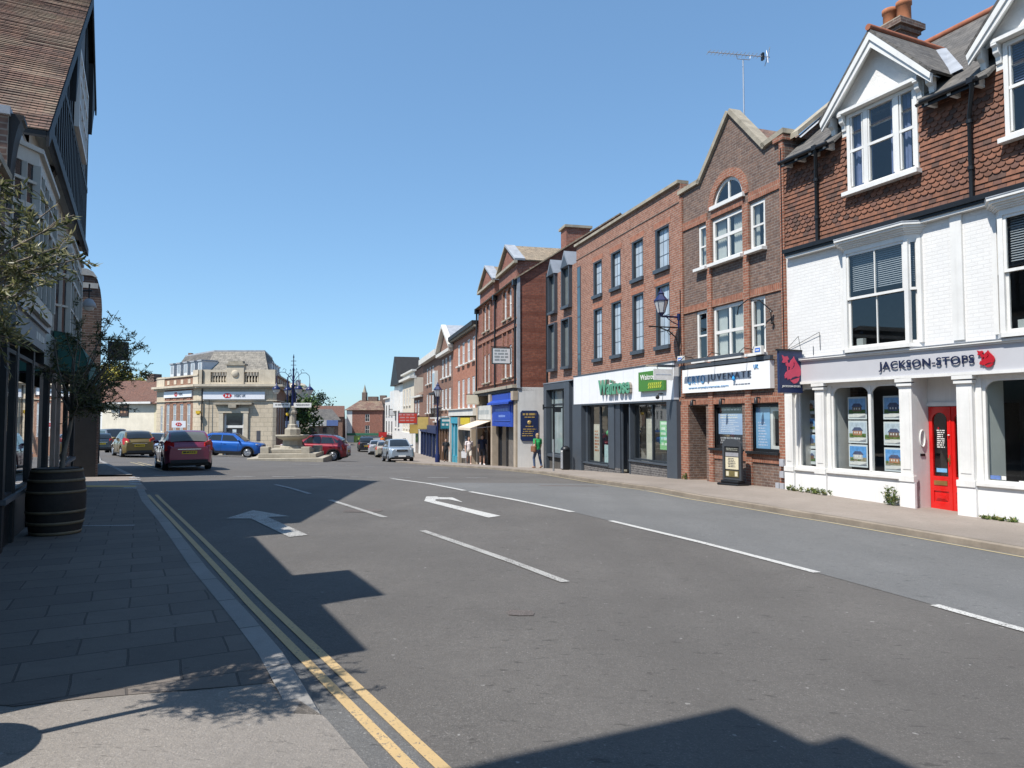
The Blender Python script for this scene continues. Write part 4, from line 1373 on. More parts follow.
for a, b in zip(arc, arc[1:]):
    f.extr([(cx + r_ * math.cos(t), .03, cz + r_ * math.sin(t)) for r_, t in ((ro - .09, a), (ro, a), (ro, b), (ro - .09, b))], (0, .06, 0), WHITE)
f.box(cx - ro - .08, cx + ro + .08, -.1, .09, cz - .06, cz + .05, WHITE)
f.box(cx - .03, cx + .03, .035, .085, cz, cz + ro - .05, WHITE)
fr = cr.add("arched_window", f)
k = MB()
k.face([(cx + (ro - .04) * math.cos(t), .06, cz + (ro - .04) * math.sin(t)) for t in arc], GLASS)
cr.add("pane", k, fr)
# fascia sign, slim light bar above it that throws the dark band of shade
k = MB()
k.box(.20, 4.28, -.14, -.004, 2.36, 3.07, M("white_sign_board", (.80, .80, .80), .4, .03, 1, 0))
fs = cr.add("fascia_sign", k, label="long white sign board with thin blue and grey letters")
k = MB()
LB = M("letter_blue", (.10, .30, .55), .4, .05, 3, 0)
LG = M("letter_grey", (.12, .14, .18), .4, .05, 3, 0)
letter(k, "CRYO", .52, 1.42, 2.62, 2.86, -.146, LB, -.012, .02, 0, 1.35)
letter(k, "JUVENATE", 1.56, 3.54, 2.62, 2.86, -.146, LG, -.012, .02, 0, 1.35)
k.lathe([(.0, 0), (.05, .05), (.04, .10), (0, .2)], (2.83, -.18, 2.6), M("drop_blue", (.04, .33, .72), .3, .1, 3, 0), 8)
letter(k, "UK", 3.66, 3.84, 2.90, 3.0, -.146, LB, 0, .02)
letter(k, "www.cryojuvenate.com", .55, 2.55, 2.46, 2.53, -.146, LB, -.002, .01)
scribble(k, 2.75, 3.5, 2.47, 2.53, -.141, LG, 1, seed=3)
cr.add("lettering", k, fs)
k = MB()
k.box(.45, 3.62, -.50, -.42, 3.24, 3.32, SLATEGREY)
for x in (.6, 2.0, 3.45):
    k.tube([(x, -.01, 3.42), (x, -.3, 3.46), (x, -.46, 3.32)], .012, BLACK, 6)
cr.add("light_bar", k)
k = MB()
k.box(.10, 4.32, -.16, -.062, 3.10, 3.20, SLATEGREY)
cr.add("ledge", k)
for x in (.75, 2.2, 3.75):
    k = MB()
    k.tube([(x, -.0, 2.12), (x, -.16, 2.14), (x, -.17, 2.06)], .02, BLACK, 6)
    k.lathe([(.055, 0), (.045, .14), (.02, .16)], (x, -.17, 1.97), BLACK, 10)
    cr.add("spot_lamp", k)
# notice panel and window of the ground floor
DF = M("black_window_frame", (.015, .016, .018), .4, .2, 3, 0)
f = shopwin(cr, 1.57, 2.93, .75, 1.97, (), DF, .06, name="notice_window", fw=.07)
k = MB()
PB = M("poster_blue", (.34, .46, .66), .5, .06, 2, 0)
k.box(1.64, 2.86, .13, .14, .82, 1.90, M("poster_dark", (.02, .022, .03), .4, .2, 3, 0))
k.box(1.68, 2.82, .12, .13, 1.14, 1.72, PB)
scribble(k, 1.75, 2.75, 1.78, 1.86, .13, WHITE, 1, seed=2)
scribble(k, 1.74, 2.6, 1.56, 1.70, .12, WHITE, 2, seed=12)
scribble(k, 1.78, 2.65, 1.18, 1.54, .12, M("poster_text", (.62, .68, .78), .5, .05, 2, 0), 7, seed=5)
scribble(k, 1.72, 2.78, .86, 1.06, .13, M("poster_text_dim", (.42, .42, .44), .5, .1, 2, 0), 3, seed=9, gap=.25)
cr.add("poster", k, f)
f = shopwin(cr, 3.27, 4.45, .73, 1.96, (), DF, .06, name="ground_floor_window", fw=.07)
k = MB()
k.box(3.36, 3.92, .12, .13, .80, 1.90, M("poster_sky", (.22, .42, .66), .5, .1, 2, 0))
scribble(k, 3.44, 3.84, .84, 1.5, .12, M("poster_lilac", (.5, .6, .78), .5, .1, 2, 0), 9, seed=8)
cr.add("poster", k, f)
k = MB()
for (a, b, c, d_) in ((3.92, 4.02, .80, 1.88), (4.42, 4.46, .80, 1.88), (4.02, 4.42, .80, .88), (4.02, 4.42, 1.78, 1.88)):
    k.box(a, b, .14, .2, c, d_, WHITE)
cr.add("inner_frame", k, f)
k = MB()
k.box(1.50, 3.0, -.12, .05, .68, .745, DF)
k.box(3.2, 4.5, -.12, .05, .66, .725, DF)
cr.add("sill", k)
for x, z_ in ((4.40, .34), (4.62, .34), (4.40, .04), (4.62, -.0), (4.38, -.22), (4.55, -.22)):
    pass
k = MB()
for a, b, c, d_ in ((4.56, 4.70, .40, .58), (4.56, 4.70, .12, .28), (4.40, 4.53, -.20, -.02), (4.56, 4.70, -.20, -.02)):
    k.box(a, b, -.13, -.06, c, d_, M("meter_box_grey", (.38, .39, .42), .5, .1, 3, 0))
cr.add("meter_box", k)
alarm(cr, .28, 3.28, -.18, "white alarm box with blue badge beside the street lantern")
alarm(cr, 3.95, 3.24, -.16, "white alarm box with blue badge above the navy projecting sign")
k = MB()
k.tube([(4.3, -.01, 4.0), (4.3, -.08, 4.05), (4.3, -.1, 4.35), (4.15, -.32, 4.62), (3.9, -.5, 4.66), (3.66, -.6, 4.5), (3.6, -.6, 4.3)], .016, BLACK, 6)
k.lathe([(.03, 0), (.05, .03), (.0, .06)], (4.3, -.06, 4.0), BLACK, 8)
k.lathe([(.05, 0), (.03, .05), (0, .07)], (4.3, -.09, 4.3), BLACK, 8)
cr.add("swan_neck_bracket", k)
k = MB()                                           # cables down the joint with the white building
k.tube([(4.74, -.075, 8.4), (4.74, -.075, 2.5)], .012, BLACK, 5)
k.tube([(.03, -.08, 5.6), (.05, -.08, 3.3), (-.04, -.1, 2.2)], .012, BLACK, 5)
cr.add("cable", k)
# aerial on the gable
t = cr.thing("television_aerial", "tall silver television aerial standing on the stone-coped gable", "aerial", 2.75, .35, 9.6)
ALU = M("aluminium", (.55, .56, .58), .35, .15, 6, 0, metal=.6)
k = MB()
k.tube([(0, 0, -.3), (0, 0, 2.1)], .022, ALU, 8)
k.build("mast", t)
k = MB()
k.T = Matrix.Translation((0, 0, 2.25)) @ Matrix.Rotation(R(71.3 + 8), 4, 'Z')
k.tube([(-1.05, 0, .02), (.8, 0, 0)], .016, ALU, 6)
for i in range(14):
    x = -1.02 + .115 * i
    k.tube([(x, -.14, .015), (x, .14, .015)], .008, ALU, 5)
k.tube([(-.2, 0, 0), (-.17, 0, -.12), (.2, 0, -.12), (.22, 0, 0)], .012, ALU, 6)
k.box(.56, .62, -.05, .05, -.1, .1, BLACK)
k.tube([(.70, -.1, -.22), (.74, .0, 0), (.76, .1, .24)], .012, ALU, 6)
k.tube([(.70, .1, -.22), (.74, .0, 0), (.76, -.1, .24)], .012, ALU, 6)
k.build("antenna", t)
# board on the pavement
ab = cr.w(3.2, -.52, 0)
t = thing("pavement_sign", "black framed pavement board with a cream poster under the blue notice window", "pavement sign", (ab[0], ab[1], G(ab[0], ab[1]) + .06), cr.ang + R(12))
k = MB()
k.extr([(-.30, -.06, 0), (.30, -.06, 0), (.30, -.06, .09), (.22, -.06, .14), (-.22, -.06, .14), (-.30, -.06, .09)], (0, .0, 0), BLACK)
k.box(-.36, .36, -.22, .22, 0, .06, BLACK)
k.box(-.30, .30, -.14, .14, .06, .13, BLACK)
k.build("base", t, bevel=.02)
FR = M("dark_grey_plastic", (.05, .055, .062), .5, .15, 3, 0)
k = MB()
k.box(-.32, -.25, -.04, .04, .13, 1.02, FR)
k.box(.25, .32, -.04, .04, .13, 1.02, FR)
k.box(-.25, .25, -.04, .04, .13, .18, FR)
top = [(-.32, 1.02), (.32, 1.02), (.30, 1.12), (.2, 1.20), (0, 1.23), (-.2, 1.20), (-.30, 1.12)]
k.extr([(a, -.04, b) for a, b in top], (0, .08, 0), FR)
k.build("frame", t, bevel=.008)
k = MB()
k.box(-.25, .25, -.02, .02, .18, 1.02, M("poster_black", (.03, .03, .03), .4, .3, 3, 0))
k.box(-.22, .22, -.026, -.02, .42, .74, M("poster_cream", (.62, .56, .40), .6, .08, 3, 0))
k.box(-.22, .22, -.026, -.02, .76, .86, M("poster_grey", (.3, .3, .32), .6, .2, 8, 0))
k.box(-.22, .22, -.026, -.02, .22, .38, M("poster_ochre", (.16, .13, .05), .6, .4, 6, 0))
for x in (-.2, .1):
    k.box(x, x + .09, -.032, -.026, .24, .36, MATS["poster_cream"])
scribble(k, -.14, .14, .46, .72, -.026, M("ink", (.1, .1, .1), .6, .1, 3, 0), 6, seed=6)
scribble(k, -.2, .2, .90, .98, -.026, M("poster_text2", (.3, .3, .25), .6, .1, 3, 0), 2, seed=7)
k.build("poster", t)
# ================================================================ supermarket: long brick front with a white fascia
wa = Bld("supermarket_building", "orange brick supermarket with tall dark framed windows and a white fascia with green letters", "supermarket", (2.80, 30.77), (5.32, 22.25), -.6)
WL_ = wa.L
SG = SLATEGREY
mb = MB()
xs4 = ((1.86, 2.72), (3.60, 4.46), (5.40, 6.28), (7.18, 8.12))
ops = [(a, b, 6.55, 7.92) for a, b in xs4] + [(a, b, 3.98, 6.0) for a, b in xs4]
mb.wall(0, WL_, 3.2, 9.02, ops, B_ORANGE, 0, .16, 0)
low = [(1.15, 3.42, -.24, 2.12), (5.32, 8.14, .08, 2.12), (4.50, 5.24, -.9, 2.12)]
mb.wall(0, WL_, -1.4, 3.2, low, SG, 0, .05, 0)
mb.face([(WL_, 0, 3.2), (WL_, 9, 3.2), (WL_, 9, 9), (WL_, 0, 9)], B_ORANGE)
mb.face([(0, 0, -1.4), (0, 9, -1.4), (0, 9, 9), (0, 0, 9)], B_ORANGE)
mb.face([(0, 9, -1.4), (WL_, 9, -1.4), (WL_, 9, 9), (0, 9, 9)], B_ORANGE)
mb.face([(0, 0, 9.0), (WL_, 0, 9.0), (WL_, 9, 9.0), (0, 9, 9.0)], LEAD)
for o in ops:
    mb.hole(o, .16, .02, .3, SG)
for a, b in xs4:                                   # soldier courses over the heads
    for z in (7.93, 6.01):
        mb.box(a - .1, b + .1, -.012, -.001, z, z + .22, brick('soft_soldier_brick', (.42, .16, .09), (.33, .12, .07), (.36, .30, .25), w=.075, h=.225, ms=.009, dirt=.2))
mb.box(0, WL_, -.02, -.001, 8.42, 8.45, B_BROWN)
wa.add("wall", mb)
k = MB()
k.box(-.05, WL_ - .02, -.10, .3, 9.02, 9.12, STONE)
wa.add("coping", k)
DFRAME = M("anthracite_frame", (.035, .042, .05), .4, .15, 2, 0)
PBAR = M("glazing_bar_grey", (.14, .16, .18), .5, .1, 2, 0)
FROST = gloss("frosted_pale_pane", (.40, .47, .53), .16, .6)
for z0, z1 in ((6.55, 7.92), (3.98, 6.0)):
    for a, b in xs4:
        k = MB()
        k.box(a, a + .13, -.006, .14, z0, z1, DFRAME)
        k.box(a + .13, b - .03, -.004, .14, z1 - .05, z1, DFRAME)
        k.box(b - .03, b, -.004, .14, z0, z1, DFRAME)
        k.box(a - .05, b + .05, -.09, .14, z0 - .13, z0, SG)
        for x in (a + .13 + (b - a - .16) * q for q in (.34, .67)):
            k.box(x - .005, x + .005, .088, .096, z0, z1 - .05, PBAR)
        n_ = 4 if z1 - z0 > 1.8 else 3
        for i in range(1, n_):
            z = z0 + (z1 - z0) * i / n_
            k.box(a + .13, b - .03, .087, .095, z - .005, z + .005, PBAR)
        f = wa.add("window", k)
        k = MB()
        k.face([(a + .12, .10, z0), (b - .02, .10, z0), (b - .02, .10, z1 - .03), (a + .12, .10, z1 - .03)], FROST)
        wa.add("pane", k, f)
# vertical slot window by the extension
k = MB()
k.box(.12, .50, -.02, -.003, 3.4, 8.1, SG)
k.box(.17, .45, -.028, -.02, 3.6, 8.05, gloss("teal_slot_glass", (.05, .09, .11), .1))
for z in (4.3, 5.9, 7.2):
    k.box(.17, .45, -.034, -.028, z, z + .05, SG)
wa.add("slot_window", k)
# fascia
WF = M("white_metal_cladding", (.76, .76, .77), .45, .05, .8, .02)
k = MB()
k.box(.06, WL_ - .24, -.18, -.003, 2.18, 3.36, WF)
for i in range(11):
    x = .2 + i * .8
    k.box(x, x + .006, -.1825, -.18, 2.19, 3.35, M("cladding_joint", (.5, .5, .51), .6, .1, 2, 0))
k.box(.04, WL_ - .2, -.20, -.003, 3.361, 3.40, SG)
k.box(.06, WL_ - .24, -.17, -.003, 2.12, 2.178, SG)
fs = wa.add("fascia", k)
GREEN = M("sea_green_letter", (.10, .30, .19), .4, .08, 3, 0)
GREENS = M("letter_return", (.30, .27, .22), .5, .1, 3, 0)
k = MB()
letter(k, "Waitrose", 3.02, 5.74, 2.47, 3.06, -.29, GREEN, .022, .03)
letter(k, "Waitrose", 3.02, 5.74, 2.47, 3.06, -.20, GREENS, .018, .08)
wa.add("lettering", k, fs)
LIME = M("leaf_green_board", (.06, .20, .03), .45, .08, 2, 0)
k = MB()
k.box(6.42, 8.2, -.29, -.20, 2.50, 3.16, LIME)
gs = wa.add("green_sign", k, fs, "green sign panel with white name and yellow wavy stripes")
k = MB()
letter(k, "Waitrose", 6.58, 7.75, 2.88, 3.06, -.292, WHITE, .012, .012)
YG = M("yellow_green", (.50, .56, .06), .45, .08, 3, 0)
for j in range(2):
    for i in range(7):
        x = 7.12 + i * .135
        zz = 2.58 + j * .1
        k.extr([(x, -.292, zz), (x + .07, -.292, zz), (x + .15, -.292, zz + .09), (x + .08, -.292, zz + .09)], (0, -.008, 0), YG)
wa.add("sign_lettering", k, fs)
k = MB()
k.tube([(7.95, -.2, 2.38), (7.95, -.34, 2.38), (7.95, -.38, 2.30)], .025, BLACK, 6)
k.blob((7.95, -.38, 2.27), (.05, .07, .07), BLACK)
wa.add("security_camera", k)
# posts, brick plinths, glazing
k = MB()
for a, b in ((0, .95), (8.2, 8.84)):
    k.box(a, b, -.20, -.003, -1.4, 2.12, SG)
k.box(3.44, 3.98, -.10, -.003, -.30, 2.12, SG)
k.box(3.98, 4.42, -.06, .30, -.30, 2.12, M("slate_side_panel", (.045, .054, .068), .45, .1, 2, 0))
k.box(5.24, 5.33, -.09, .3, -.5, 2.12, SG)
wa.add("post", k)
k = MB()
k.box(.95, 4.42, -.07, -.002, -1.4, -.26, B_GREY)
k.box(5.25, 8.2, -.07, -.002, -1.4, .06, B_GREY)
k.box(.9, 3.46, -.13, -.002, -.26, -.20, SG)
k.box(5.25, 8.2, -.13, -.002, .06, .115, SG)
wa.add("plinth", k)
rm = MB()
rm.face([(.1, 3.6, -.7), (8.7, 3.6, -.7), (8.7, 3.6, 2.3), (.1, 3.6, 2.3)], ROOM)
rm.face([(.1, .1, -.55), (8.7, .1, -.55), (8.7, 3.6, -.55), (.1, 3.6, -.55)], ROOMFLOOR)
rm.face([(.1, .1, 2.15), (8.7, .1, 2.15), (8.7, 3.6, 2.15), (.1, 3.6, 2.15)], ROOM)
for x in (.15, 4.44, 8.65):
    rm.face([(x, .3, -.7), (x, 3.6, -.7), (x, 3.6, 2.3), (x, .3, 2.3)], ROOM)
for i, x in enumerate((1.4, 2.6, 5.9, 7.2)):
    rm.box(x, x + .9, 2.2, 2.7, -.55, 1.1, M("shelf_unit", (.22, .2, .18), .7, .5, 5, 0))
    rm.box(x - .1, x + 1.0, .9, 1.2, -.5, .35, M("stacked_goods", (.38, .36, .30), .6, .6, 14, 0))
wa.add("interior", rm)
f = shopwin(wa, 1.16, 3.41, -.2, 2.11, (2.32,), DFRAME, .06, name="shop_window", fw=.06)
k = MB()
k.box(1.45, 2.05, .16, .17, -.15, 1.35, M("window_panel_cream", (.52, .50, .42), .6, .1, 2, 0))
scribble(k, 1.52, 1.98, .2, 1.1, .16, M("poster_rust", (.4, .16, .08), .6, .1, 3, 0), 7, seed=14)
k.box(2.5, 3.2, .16, .17, -.15, .55, M("poster_palegreen", (.45, .6, .6), .6, .3, 8, 0))
k.lathe([(.0, 0), (.11, .1), (.11, .2), (0, .3)], (2.62, .3, .85), M("green_disc", (.05, .32, .12), .5, .1, 3, 0), 10)
k.lathe([(.0, 0), (.08, .07), (.08, .15), (0, .2)], (3.1, .3, .95), MATS["green_disc"], 10)
wa.add("poster", k, f)
f = shopwin(wa, 5.33, 8.13, .12, 2.11, (6.75,), DFRAME, .06, name="shop_window", fw=.06)
k = MB()
k.box(7.12, 7.72, .14, .15, .55, 1.50, M("poster_green", (.20, .52, .22), .5, .15, 2, 0))
k.box(7.2, 7.64, .132, .14, 1.38, 1.46, M("poster_green_pale", (.6, .75, .6), .5, .1, 2, 0))
scribble(k, 7.2, 7.62, .62, 1.3, .14, MATS["poster_green_pale"], 4, seed=21)
k.box(6.1, 6.68, .16, .17, .15, 1.6, MATS["window_panel_cream"])
wa.add("poster", k, f)
d = MB()
for x0, x1 in ((4.46, 4.84), (4.86, 5.22)):
    d.box(x0, x0 + .05, .34, .40, -.55, 2.1, DFRAME); d.box(x1 - .05, x1, .34, .40, -.55, 2.1, DFRAME)
    d.box(x0 + .05, x1 - .05, .34, .40, -.55, -.42, DFRAME); d.box(x0 + .05, x1 - .05, .34, .40, 1.45, 1.53, DFRAME)
    d.box(x0 + .05, x1 - .05, .34, .40, 2.02, 2.1, DFRAME)
dr = wa.add("door", d)
k = MB()
k.face([(4.48, .37, -.5), (5.2, .37, -.5), (5.2, .37, 2.08), (4.48, .37, 2.08)], SHOPGLASS)
wa.add("door_pane", k, dr)
k = MB()
k.tube([(4.9, .33, .3), (4.9, .29, .35), (4.9, .29, .85), (4.9, .33, .9)], .014, ALU, 6)
k.box(4.93, 5.08, .33, .335, .7, .92, WHITE)
wa.add("handle", k, dr)
# blank white sign hanging from a black bracket in front of the fascia's near end
t = wa.thing("hanging_sign", "plain white sign hanging from a dark bracket before the white supermarket fascia", "sign", WL_ - .12, -.2, 2.78)
k = MB()
k.box(-.03, .03, -.62, .0, .40, .48, SG)
k.tube([(0, -1.0, .43), (0, -.6, .44)], .025, STONE, 6)
k.tube([(0, -.62, .40), (0, -.40, .0)], .008, BLACK, 5)
k.build("bracket", t)
k = MB()
k.box(-.02, .02, -.74, -.08, .0, .34, WHITE)
k.build("board", t)
k = MB(); k.T = Matrix.Translation((.022, -.41, 0)) @ Matrix.Rotation(R(90), 4, 'Z')
scribble(k, -.26, .26, .15, .19, 0, M("faded_print", (.5, .56, .66), .6, .1, 3, 0), 1, seed=31)
k.build("lettering", t)
# bin against the dark post
bp = wa.w(.20, -.62, 0)
t = thing("litter_bin", "slim dark litter bin with silver front against the slate grey shop post", "bin", (bp[0], bp[1], G(bp[0], bp[1]) + .055), wa.ang)
k = MB()
k.box(-.17, .17, -.16, .16, .03, .86, BLACK)
k.box(-.13, .13, -.12, .12, 0, .03, BLACK)
k.build("body", t, bevel=.02)
k = MB()
k.box(-.12, .12, -.172, -.162, .06, .72, ALU)
k.build("front_panel", t)
k = MB()
k.lathe([(.20, .86), (.19, .92), (.12, .99), (.0, 1.02)], (0, 0, 0), BLACK, 14)
k.box(-.1, .1, -.17, -.15, .74, .84, M("pale_notice", (.6, .6, .58), .6, .1, 3, 0))
k.build("hood", t)

# ---------------------------------------------------------------- its slate-clad extension
ex = Bld("modern_extension", "modern brick bay with slate grey box windows and zinc gables between supermarket and gabled shop", "shop building", (1.72, 34.45), (2.80, 30.77), -.9)
EL = ex.L
mb = MB()
ops = [(.45, 1.40, 3.9, 6.05), (2.28, 3.28, 3.9, 6.05), (.5, 1.42, 6.6, 8.35), (2.32, 3.3, 6.6, 8.35)]
mb.wall(0, EL, 3.1, 8.35, ops, B_ORANGE, 0, .1, 0)
mb.wall(0, EL, -1.6, 3.1, [(.35, 2.75, -.1, 2.9)], SG, 0, .05, 0)
mb.face([(0, 0, -1.6), (0, 9, -1.6), (0, 9, 8.35), (0, 0, 8.35)], B_ORANGE)
mb.face([(0, 0, 8.35), (EL, 0, 8.35), (EL, 4, 10.2), (0, 4, 10.2)], T_SLATE)
mb.face([(0, 9, -1.6), (EL, 9, -1.6), (EL, 9, 9), (0, 9, 9)], B_ORANGE)
ex.add("wall", mb)
ZINC = M("zinc", (.22, .24, .27), .45, .15, 2, .03)
for i, (a, b, c, d_) in enumerate(ops):
    k = MB()
    t_ = .07
    top = i >= 2
    for p in ((a - .02, a + t_, c, d_), (b - t_, b + .02, c, d_)):
        k.box(p[0], p[1], -.16, .09, p[2], p[3], SG)
    k.box(a - .02, b + .02, -.20, .09, c - .12, c, SG)
    if not top:
        k.box(a + t_, b - t_, -.16, .09, d_ - t_, d_, SG)
    k.box((a + b) / 2 + .08, (a + b) / 2 + .13, .0, .06, c, d_, SG)
    k.box((a + b) / 2 + .13, b - t_, .0, .06, c + (d_ - c) * .62, c + (d_ - c) * .62 + .05, SG)
    f = ex.add("box_window", k)
    g_ = MB()
    g_.face([(a + .05, .03, c), (b - .05, .03, c), (b - .05, .03, d_), (a + .05, .03, d_)], gloss("curtained_dark_glass", (.16, .18, .18), .08))
    ex.add("pane", g_, f)
    if top:
        k = MB()
        m_ = (a + b) / 2
        k.extr([(a - .06, -.20, 8.35), (b + .06, -.20, 8.35), (m_, -.20, 9.08)], (0, 1.6, 0), ZINC)
        k.extr([(a + .05, -.206, 8.35), (b - .05, -.206, 8.35), (m_, -.206, 8.9)], (0, .004, 0), SG)
        ex.add("zinc_gable", k)
k = MB()
k.box(-.05, .35, -.20, -.003, -1.6, 3.22, SG)
k.box(2.76, 3.40, -.20, -.003, -1.6, 3.22, SG)
k.box(.35, 2.76, -.20, -.003, 2.92, 3.22, SG)
k.box(.35, 2.76, -.16, .1, -.2, -.08, SG)
k.box(.35, 2.76, -.03, -.003, -1.6, -.2, DARKROOM)  # dark panel standing in for the shaded void below the sill
k.box(3.40, EL, -.06, -.003, -1.6, 3.2, SG)
k.box(-.08, EL, -.22, -.003, 3.221, 3.26, ZINC)
ex.add("portal", k)
f = shopwin(ex, .36, 2.75, -.08, 2.9, (.8, 2.0), DFRAME, .03, name="shop_window", fw=.06, gm=gloss("painted_reflection_pane", (.26, .31, .31), .05))  # pale reflection put into the pane's colour
k = MB()
k.box(.40, 2.71, .045, .085, 2.2, 2.27, DFRAME)
ex.add("transom", k, f)
k = MB()
k.box(.38, 2.73, .3, .31, -.1, .75, M("frosted_film", (.45, .52, .48), .7, .05, 3, 0))
k.face([(.3, 1.0, -.5), (2.8, 1.0, -.5), (2.8, 1.0, 3.0), (.3, 1.0, 3.0)], ROOM)
k.box(.5, .8, .6, .7, .0, 2.0, SG)
k.face([(.3, .2, -.1), (2.8, .2, -.1), (2.8, 1.0, -.1), (.3, 1.0, -.1)], ROOMFLOOR)
k.face([(.3, .2, 2.95), (2.8, .2, 2.95), (2.8, 1.0, 2.95), (.3, 1.0, 2.95)], ROOM)
k.face([(.3, .2, -.5), (.3, 1.0, -.5), (.3, 1.0, 3.0), (.3, .2, 3.0)], ROOM)
ex.add("interior", k)
k = MB()
k.tube([(.06, -.05, 3.3), (.06, -.05, 8.6)], .05, BLACK, 8)
ex.add("downpipe", k)

# ================================================================ Victorian pair of gables
vi = Bld("twin_gabled_shop", "deep red brick building with two pointed gables and a blue shop front", "shop building", (-2.18, 45.9), (.3, 35.8), -1.1)
VL = vi.L
mb = MB()
g1, g2 = (.8, 5.0), (6.3, 10.3)
ops = []
for c in (2.9, 8.35):
    for a in (c - .98, c + .18):
        ops += [(a, a + .8, 6.85, 8.4), (a, a + .8, 3.72, 5.45)]
mb.wall(0, VL, 3.1, 8.75, ops, B_VIC, 0, .12, 0)
for a, b in (g1, g2):
    m_ = (a + b) / 2
    mb.extr([(a, -.04, 8.75), (b, -.04, 8.75), (b, -.04, 9.55), (m_, -.04, 10.7), (a, -.04, 9.55)], (0, .4, 0), B_VIC)
mb.face([(VL, 0, 3.15), (VL, 11, 3.15), (VL, 11, 8.7), (VL, 0, 8.7)], B_FLANK)
mb.face([(VL, 0, 8.7), (VL, 11, 8.7), (VL, 5.5, 12.3)], B_FLANK)
mb.face([(VL, -.02, -1.8), (VL, 11, -1.8), (VL, 11, 3.15), (VL, -.02, 3.15)], WHITE)
mb.face([(0, 0, -2), (0, 11, -2), (0, 11, 8.7), (0, 5.5, 12.3), (0, 0, 8.7)], B_VIC)
mb.face([(0, 11, -2), (VL, 11, -2), (VL, 11, 8.7), (0, 11, 8.7)], B_VIC)
mb.wall(0, VL, -2, 3.1, [], DARKROOM, .9, 0, 0)
vi.add("wall", mb)
k = MB()
for z0, z1, p in ((8.55, 8.66, .14), (6.62, 6.72, .08), (6.2, 6.34, .10), (3.5, 3.6, .08)):
    k.box(0, VL, -p, -.002, z0, z1, B_RED)
for c in (2.9, 8.35):
    for x in (c - 1.2, c - .1, c + 1.06):
        k.box(x - .02, x + .16, -.08, -.002, 6.72, 8.55, B_RED)
        k.box(x - .02, x + .16, -.08, -.002, 3.7, 6.2, B_RED)
    for a in (c - .98, c + .18):                   # arched heads
        for i in range(8):
            t0, t1 = math.pi * i / 8, math.pi * (i + 1) / 8
            m_ = a + .4
            k.extr([(m_ + r_ * math.cos(t), -.09, 8.3 + r_ * .55 * math.sin(t)) for r_, t in ((.38, t0), (.54, t0), (.54, t1), (.38, t1))], (0, .085, 0), B_RED)
vi.add("brick_band", k)
k = MB()
for (a, b), c in ((g1, 2.9), (g2, 8.3)):
    m_ = (a + b) / 2
    k.box(a - .18, b + .18, -.22, -.042, 9.42, 9.56, STONE)
    for s_ in (-1, 1):
        e_ = m_ + s_ * (b - a + .36) / 2
        k.extr([(e_, -.20, 9.56), (m_, -.20, 10.74), (m_, -.20, 10.86), (e_ + s_ * .02, -.20, 9.66)], (0, .56, 0), STONE if s_ < 0 else LEAD)
vi.add("gable_coping", k)
rf = MB()
sl = (12.3 - 8.6) / 5.7
rf.slope((-.1, -.25, 8.6), (VL + .12, -.25, 8.6), (-.1, 5.5, 12.35), (VL + .12, 5.5, 12.35), T_TAN)
rf.slope((-.1, 11.2, 8.6), (VL + .12, 11.2, 8.6), (-.1, 5.5, 12.35), (VL + .12, 5.5, 12.35), T_TAN)
for (a, b) in (g1, g2):
    m_ = (a + b) / 2
    for e_ in (a - .12, b + .12):
        rf.slope((e_, .3, 9.62), (e_, 1.6, 9.62), (m_, .3, 10.82), (m_, 3.3, 10.82), T_TAN)
        rf.face([(e_ - .1 * (1 if e_ > m_ else -1), .3, 8.7), (e_ - .1 * (1 if e_ > m_ else -1), 1.8, 9.6), (e_ - .1 * (1 if e_ > m_ else -1), .3, 9.62)], B_VIC)
vi.add("roof", rf)
k = MB()
k.box(VL - 1.0, VL - .1, 2.6, 3.9, 10.2, 11.45, B_VIC)
k.box(VL - 1.1, VL, 2.5, 4.0, 11.45, 11.58, STONE)
vi.add("chimney", k)
PVC = M("white_window_frame", (.72, .71, .68), .5, .05, 2, 0)
for (a, b, c, d_) in ops:
    vi.window(a, b, c, d_, .04, (), (.5,), .09, .06, PVC, PALEGLASS if a % 1 > .3 else FARGLASS, sill=.08, sillmat=STONE)
k = MB()
for x in (5.55, VL - .12, .1):
    k.tube([(x, -.12, 8.5), (x, -.12, 3.3)], .06, BLACK, 8)
    k.box(x - .14, x + .14, -.26, -.02, 8.3, 8.6, BLACK)
vi.add("downpipe", k)
k = MB()
k.box(VL - .08, VL + .06, -.06, .1, 3.1, 8.7, LEAD)
vi.add("corner_strip", k)
# shop fronts
TAN = M("stone_pilaster", (.40, .33, .25), .8, .2, 2, .2)
k = MB()
k.box(0, VL, -.30, -.002, 3.12, 3.28, STONE)
k.box(0, VL, -.20, .9, 2.95, 3.12, DARKWOOD)
for x in (.0, 4.45, VL - .45):
    k.box(x, x + .42, -.12, .6, -2, 2.95, TAN)
    k.box(x - .05, x + .47, -.26, -.002, 2.5, 2.95, TAN)
vi.add("shopfront", k)
BLUE = M("royal_blue_paint", (.018, .06, .36), .45, .12, 2, .03)
k = MB()
k.box(5.0, VL - .5, -.16, -.002, 1.15, 2.92, BLUE)
k.box(5.5, VL - .9, -.19, -.16, 1.45, 2.3, M("blue_panel_frame", (.05, .12, .5), .5, .1, 2, 0))
k.box(5.56, VL - .96, -.20, -.19, 1.51, 2.24, BLUE)
k.extr([(4.85, -.42, 2.42), (4.85, -.16, 2.58), (4.85, -.16, 2.42)], (VL - 5.2, 0, 0), BLUE)
k.extr([(4.85, -.42, 2.419), (4.85, -.39, 2.419), (4.85, -.39, 2.32), (4.85, -.42, 2.32)], (VL - 5.2, 0, 0), BLUE)
bf_ = vi.add("blue_fascia", k)
k = MB()
LBL = M("pale_blue_print", (.20, .30, .62), .5, .1, 3, 0)
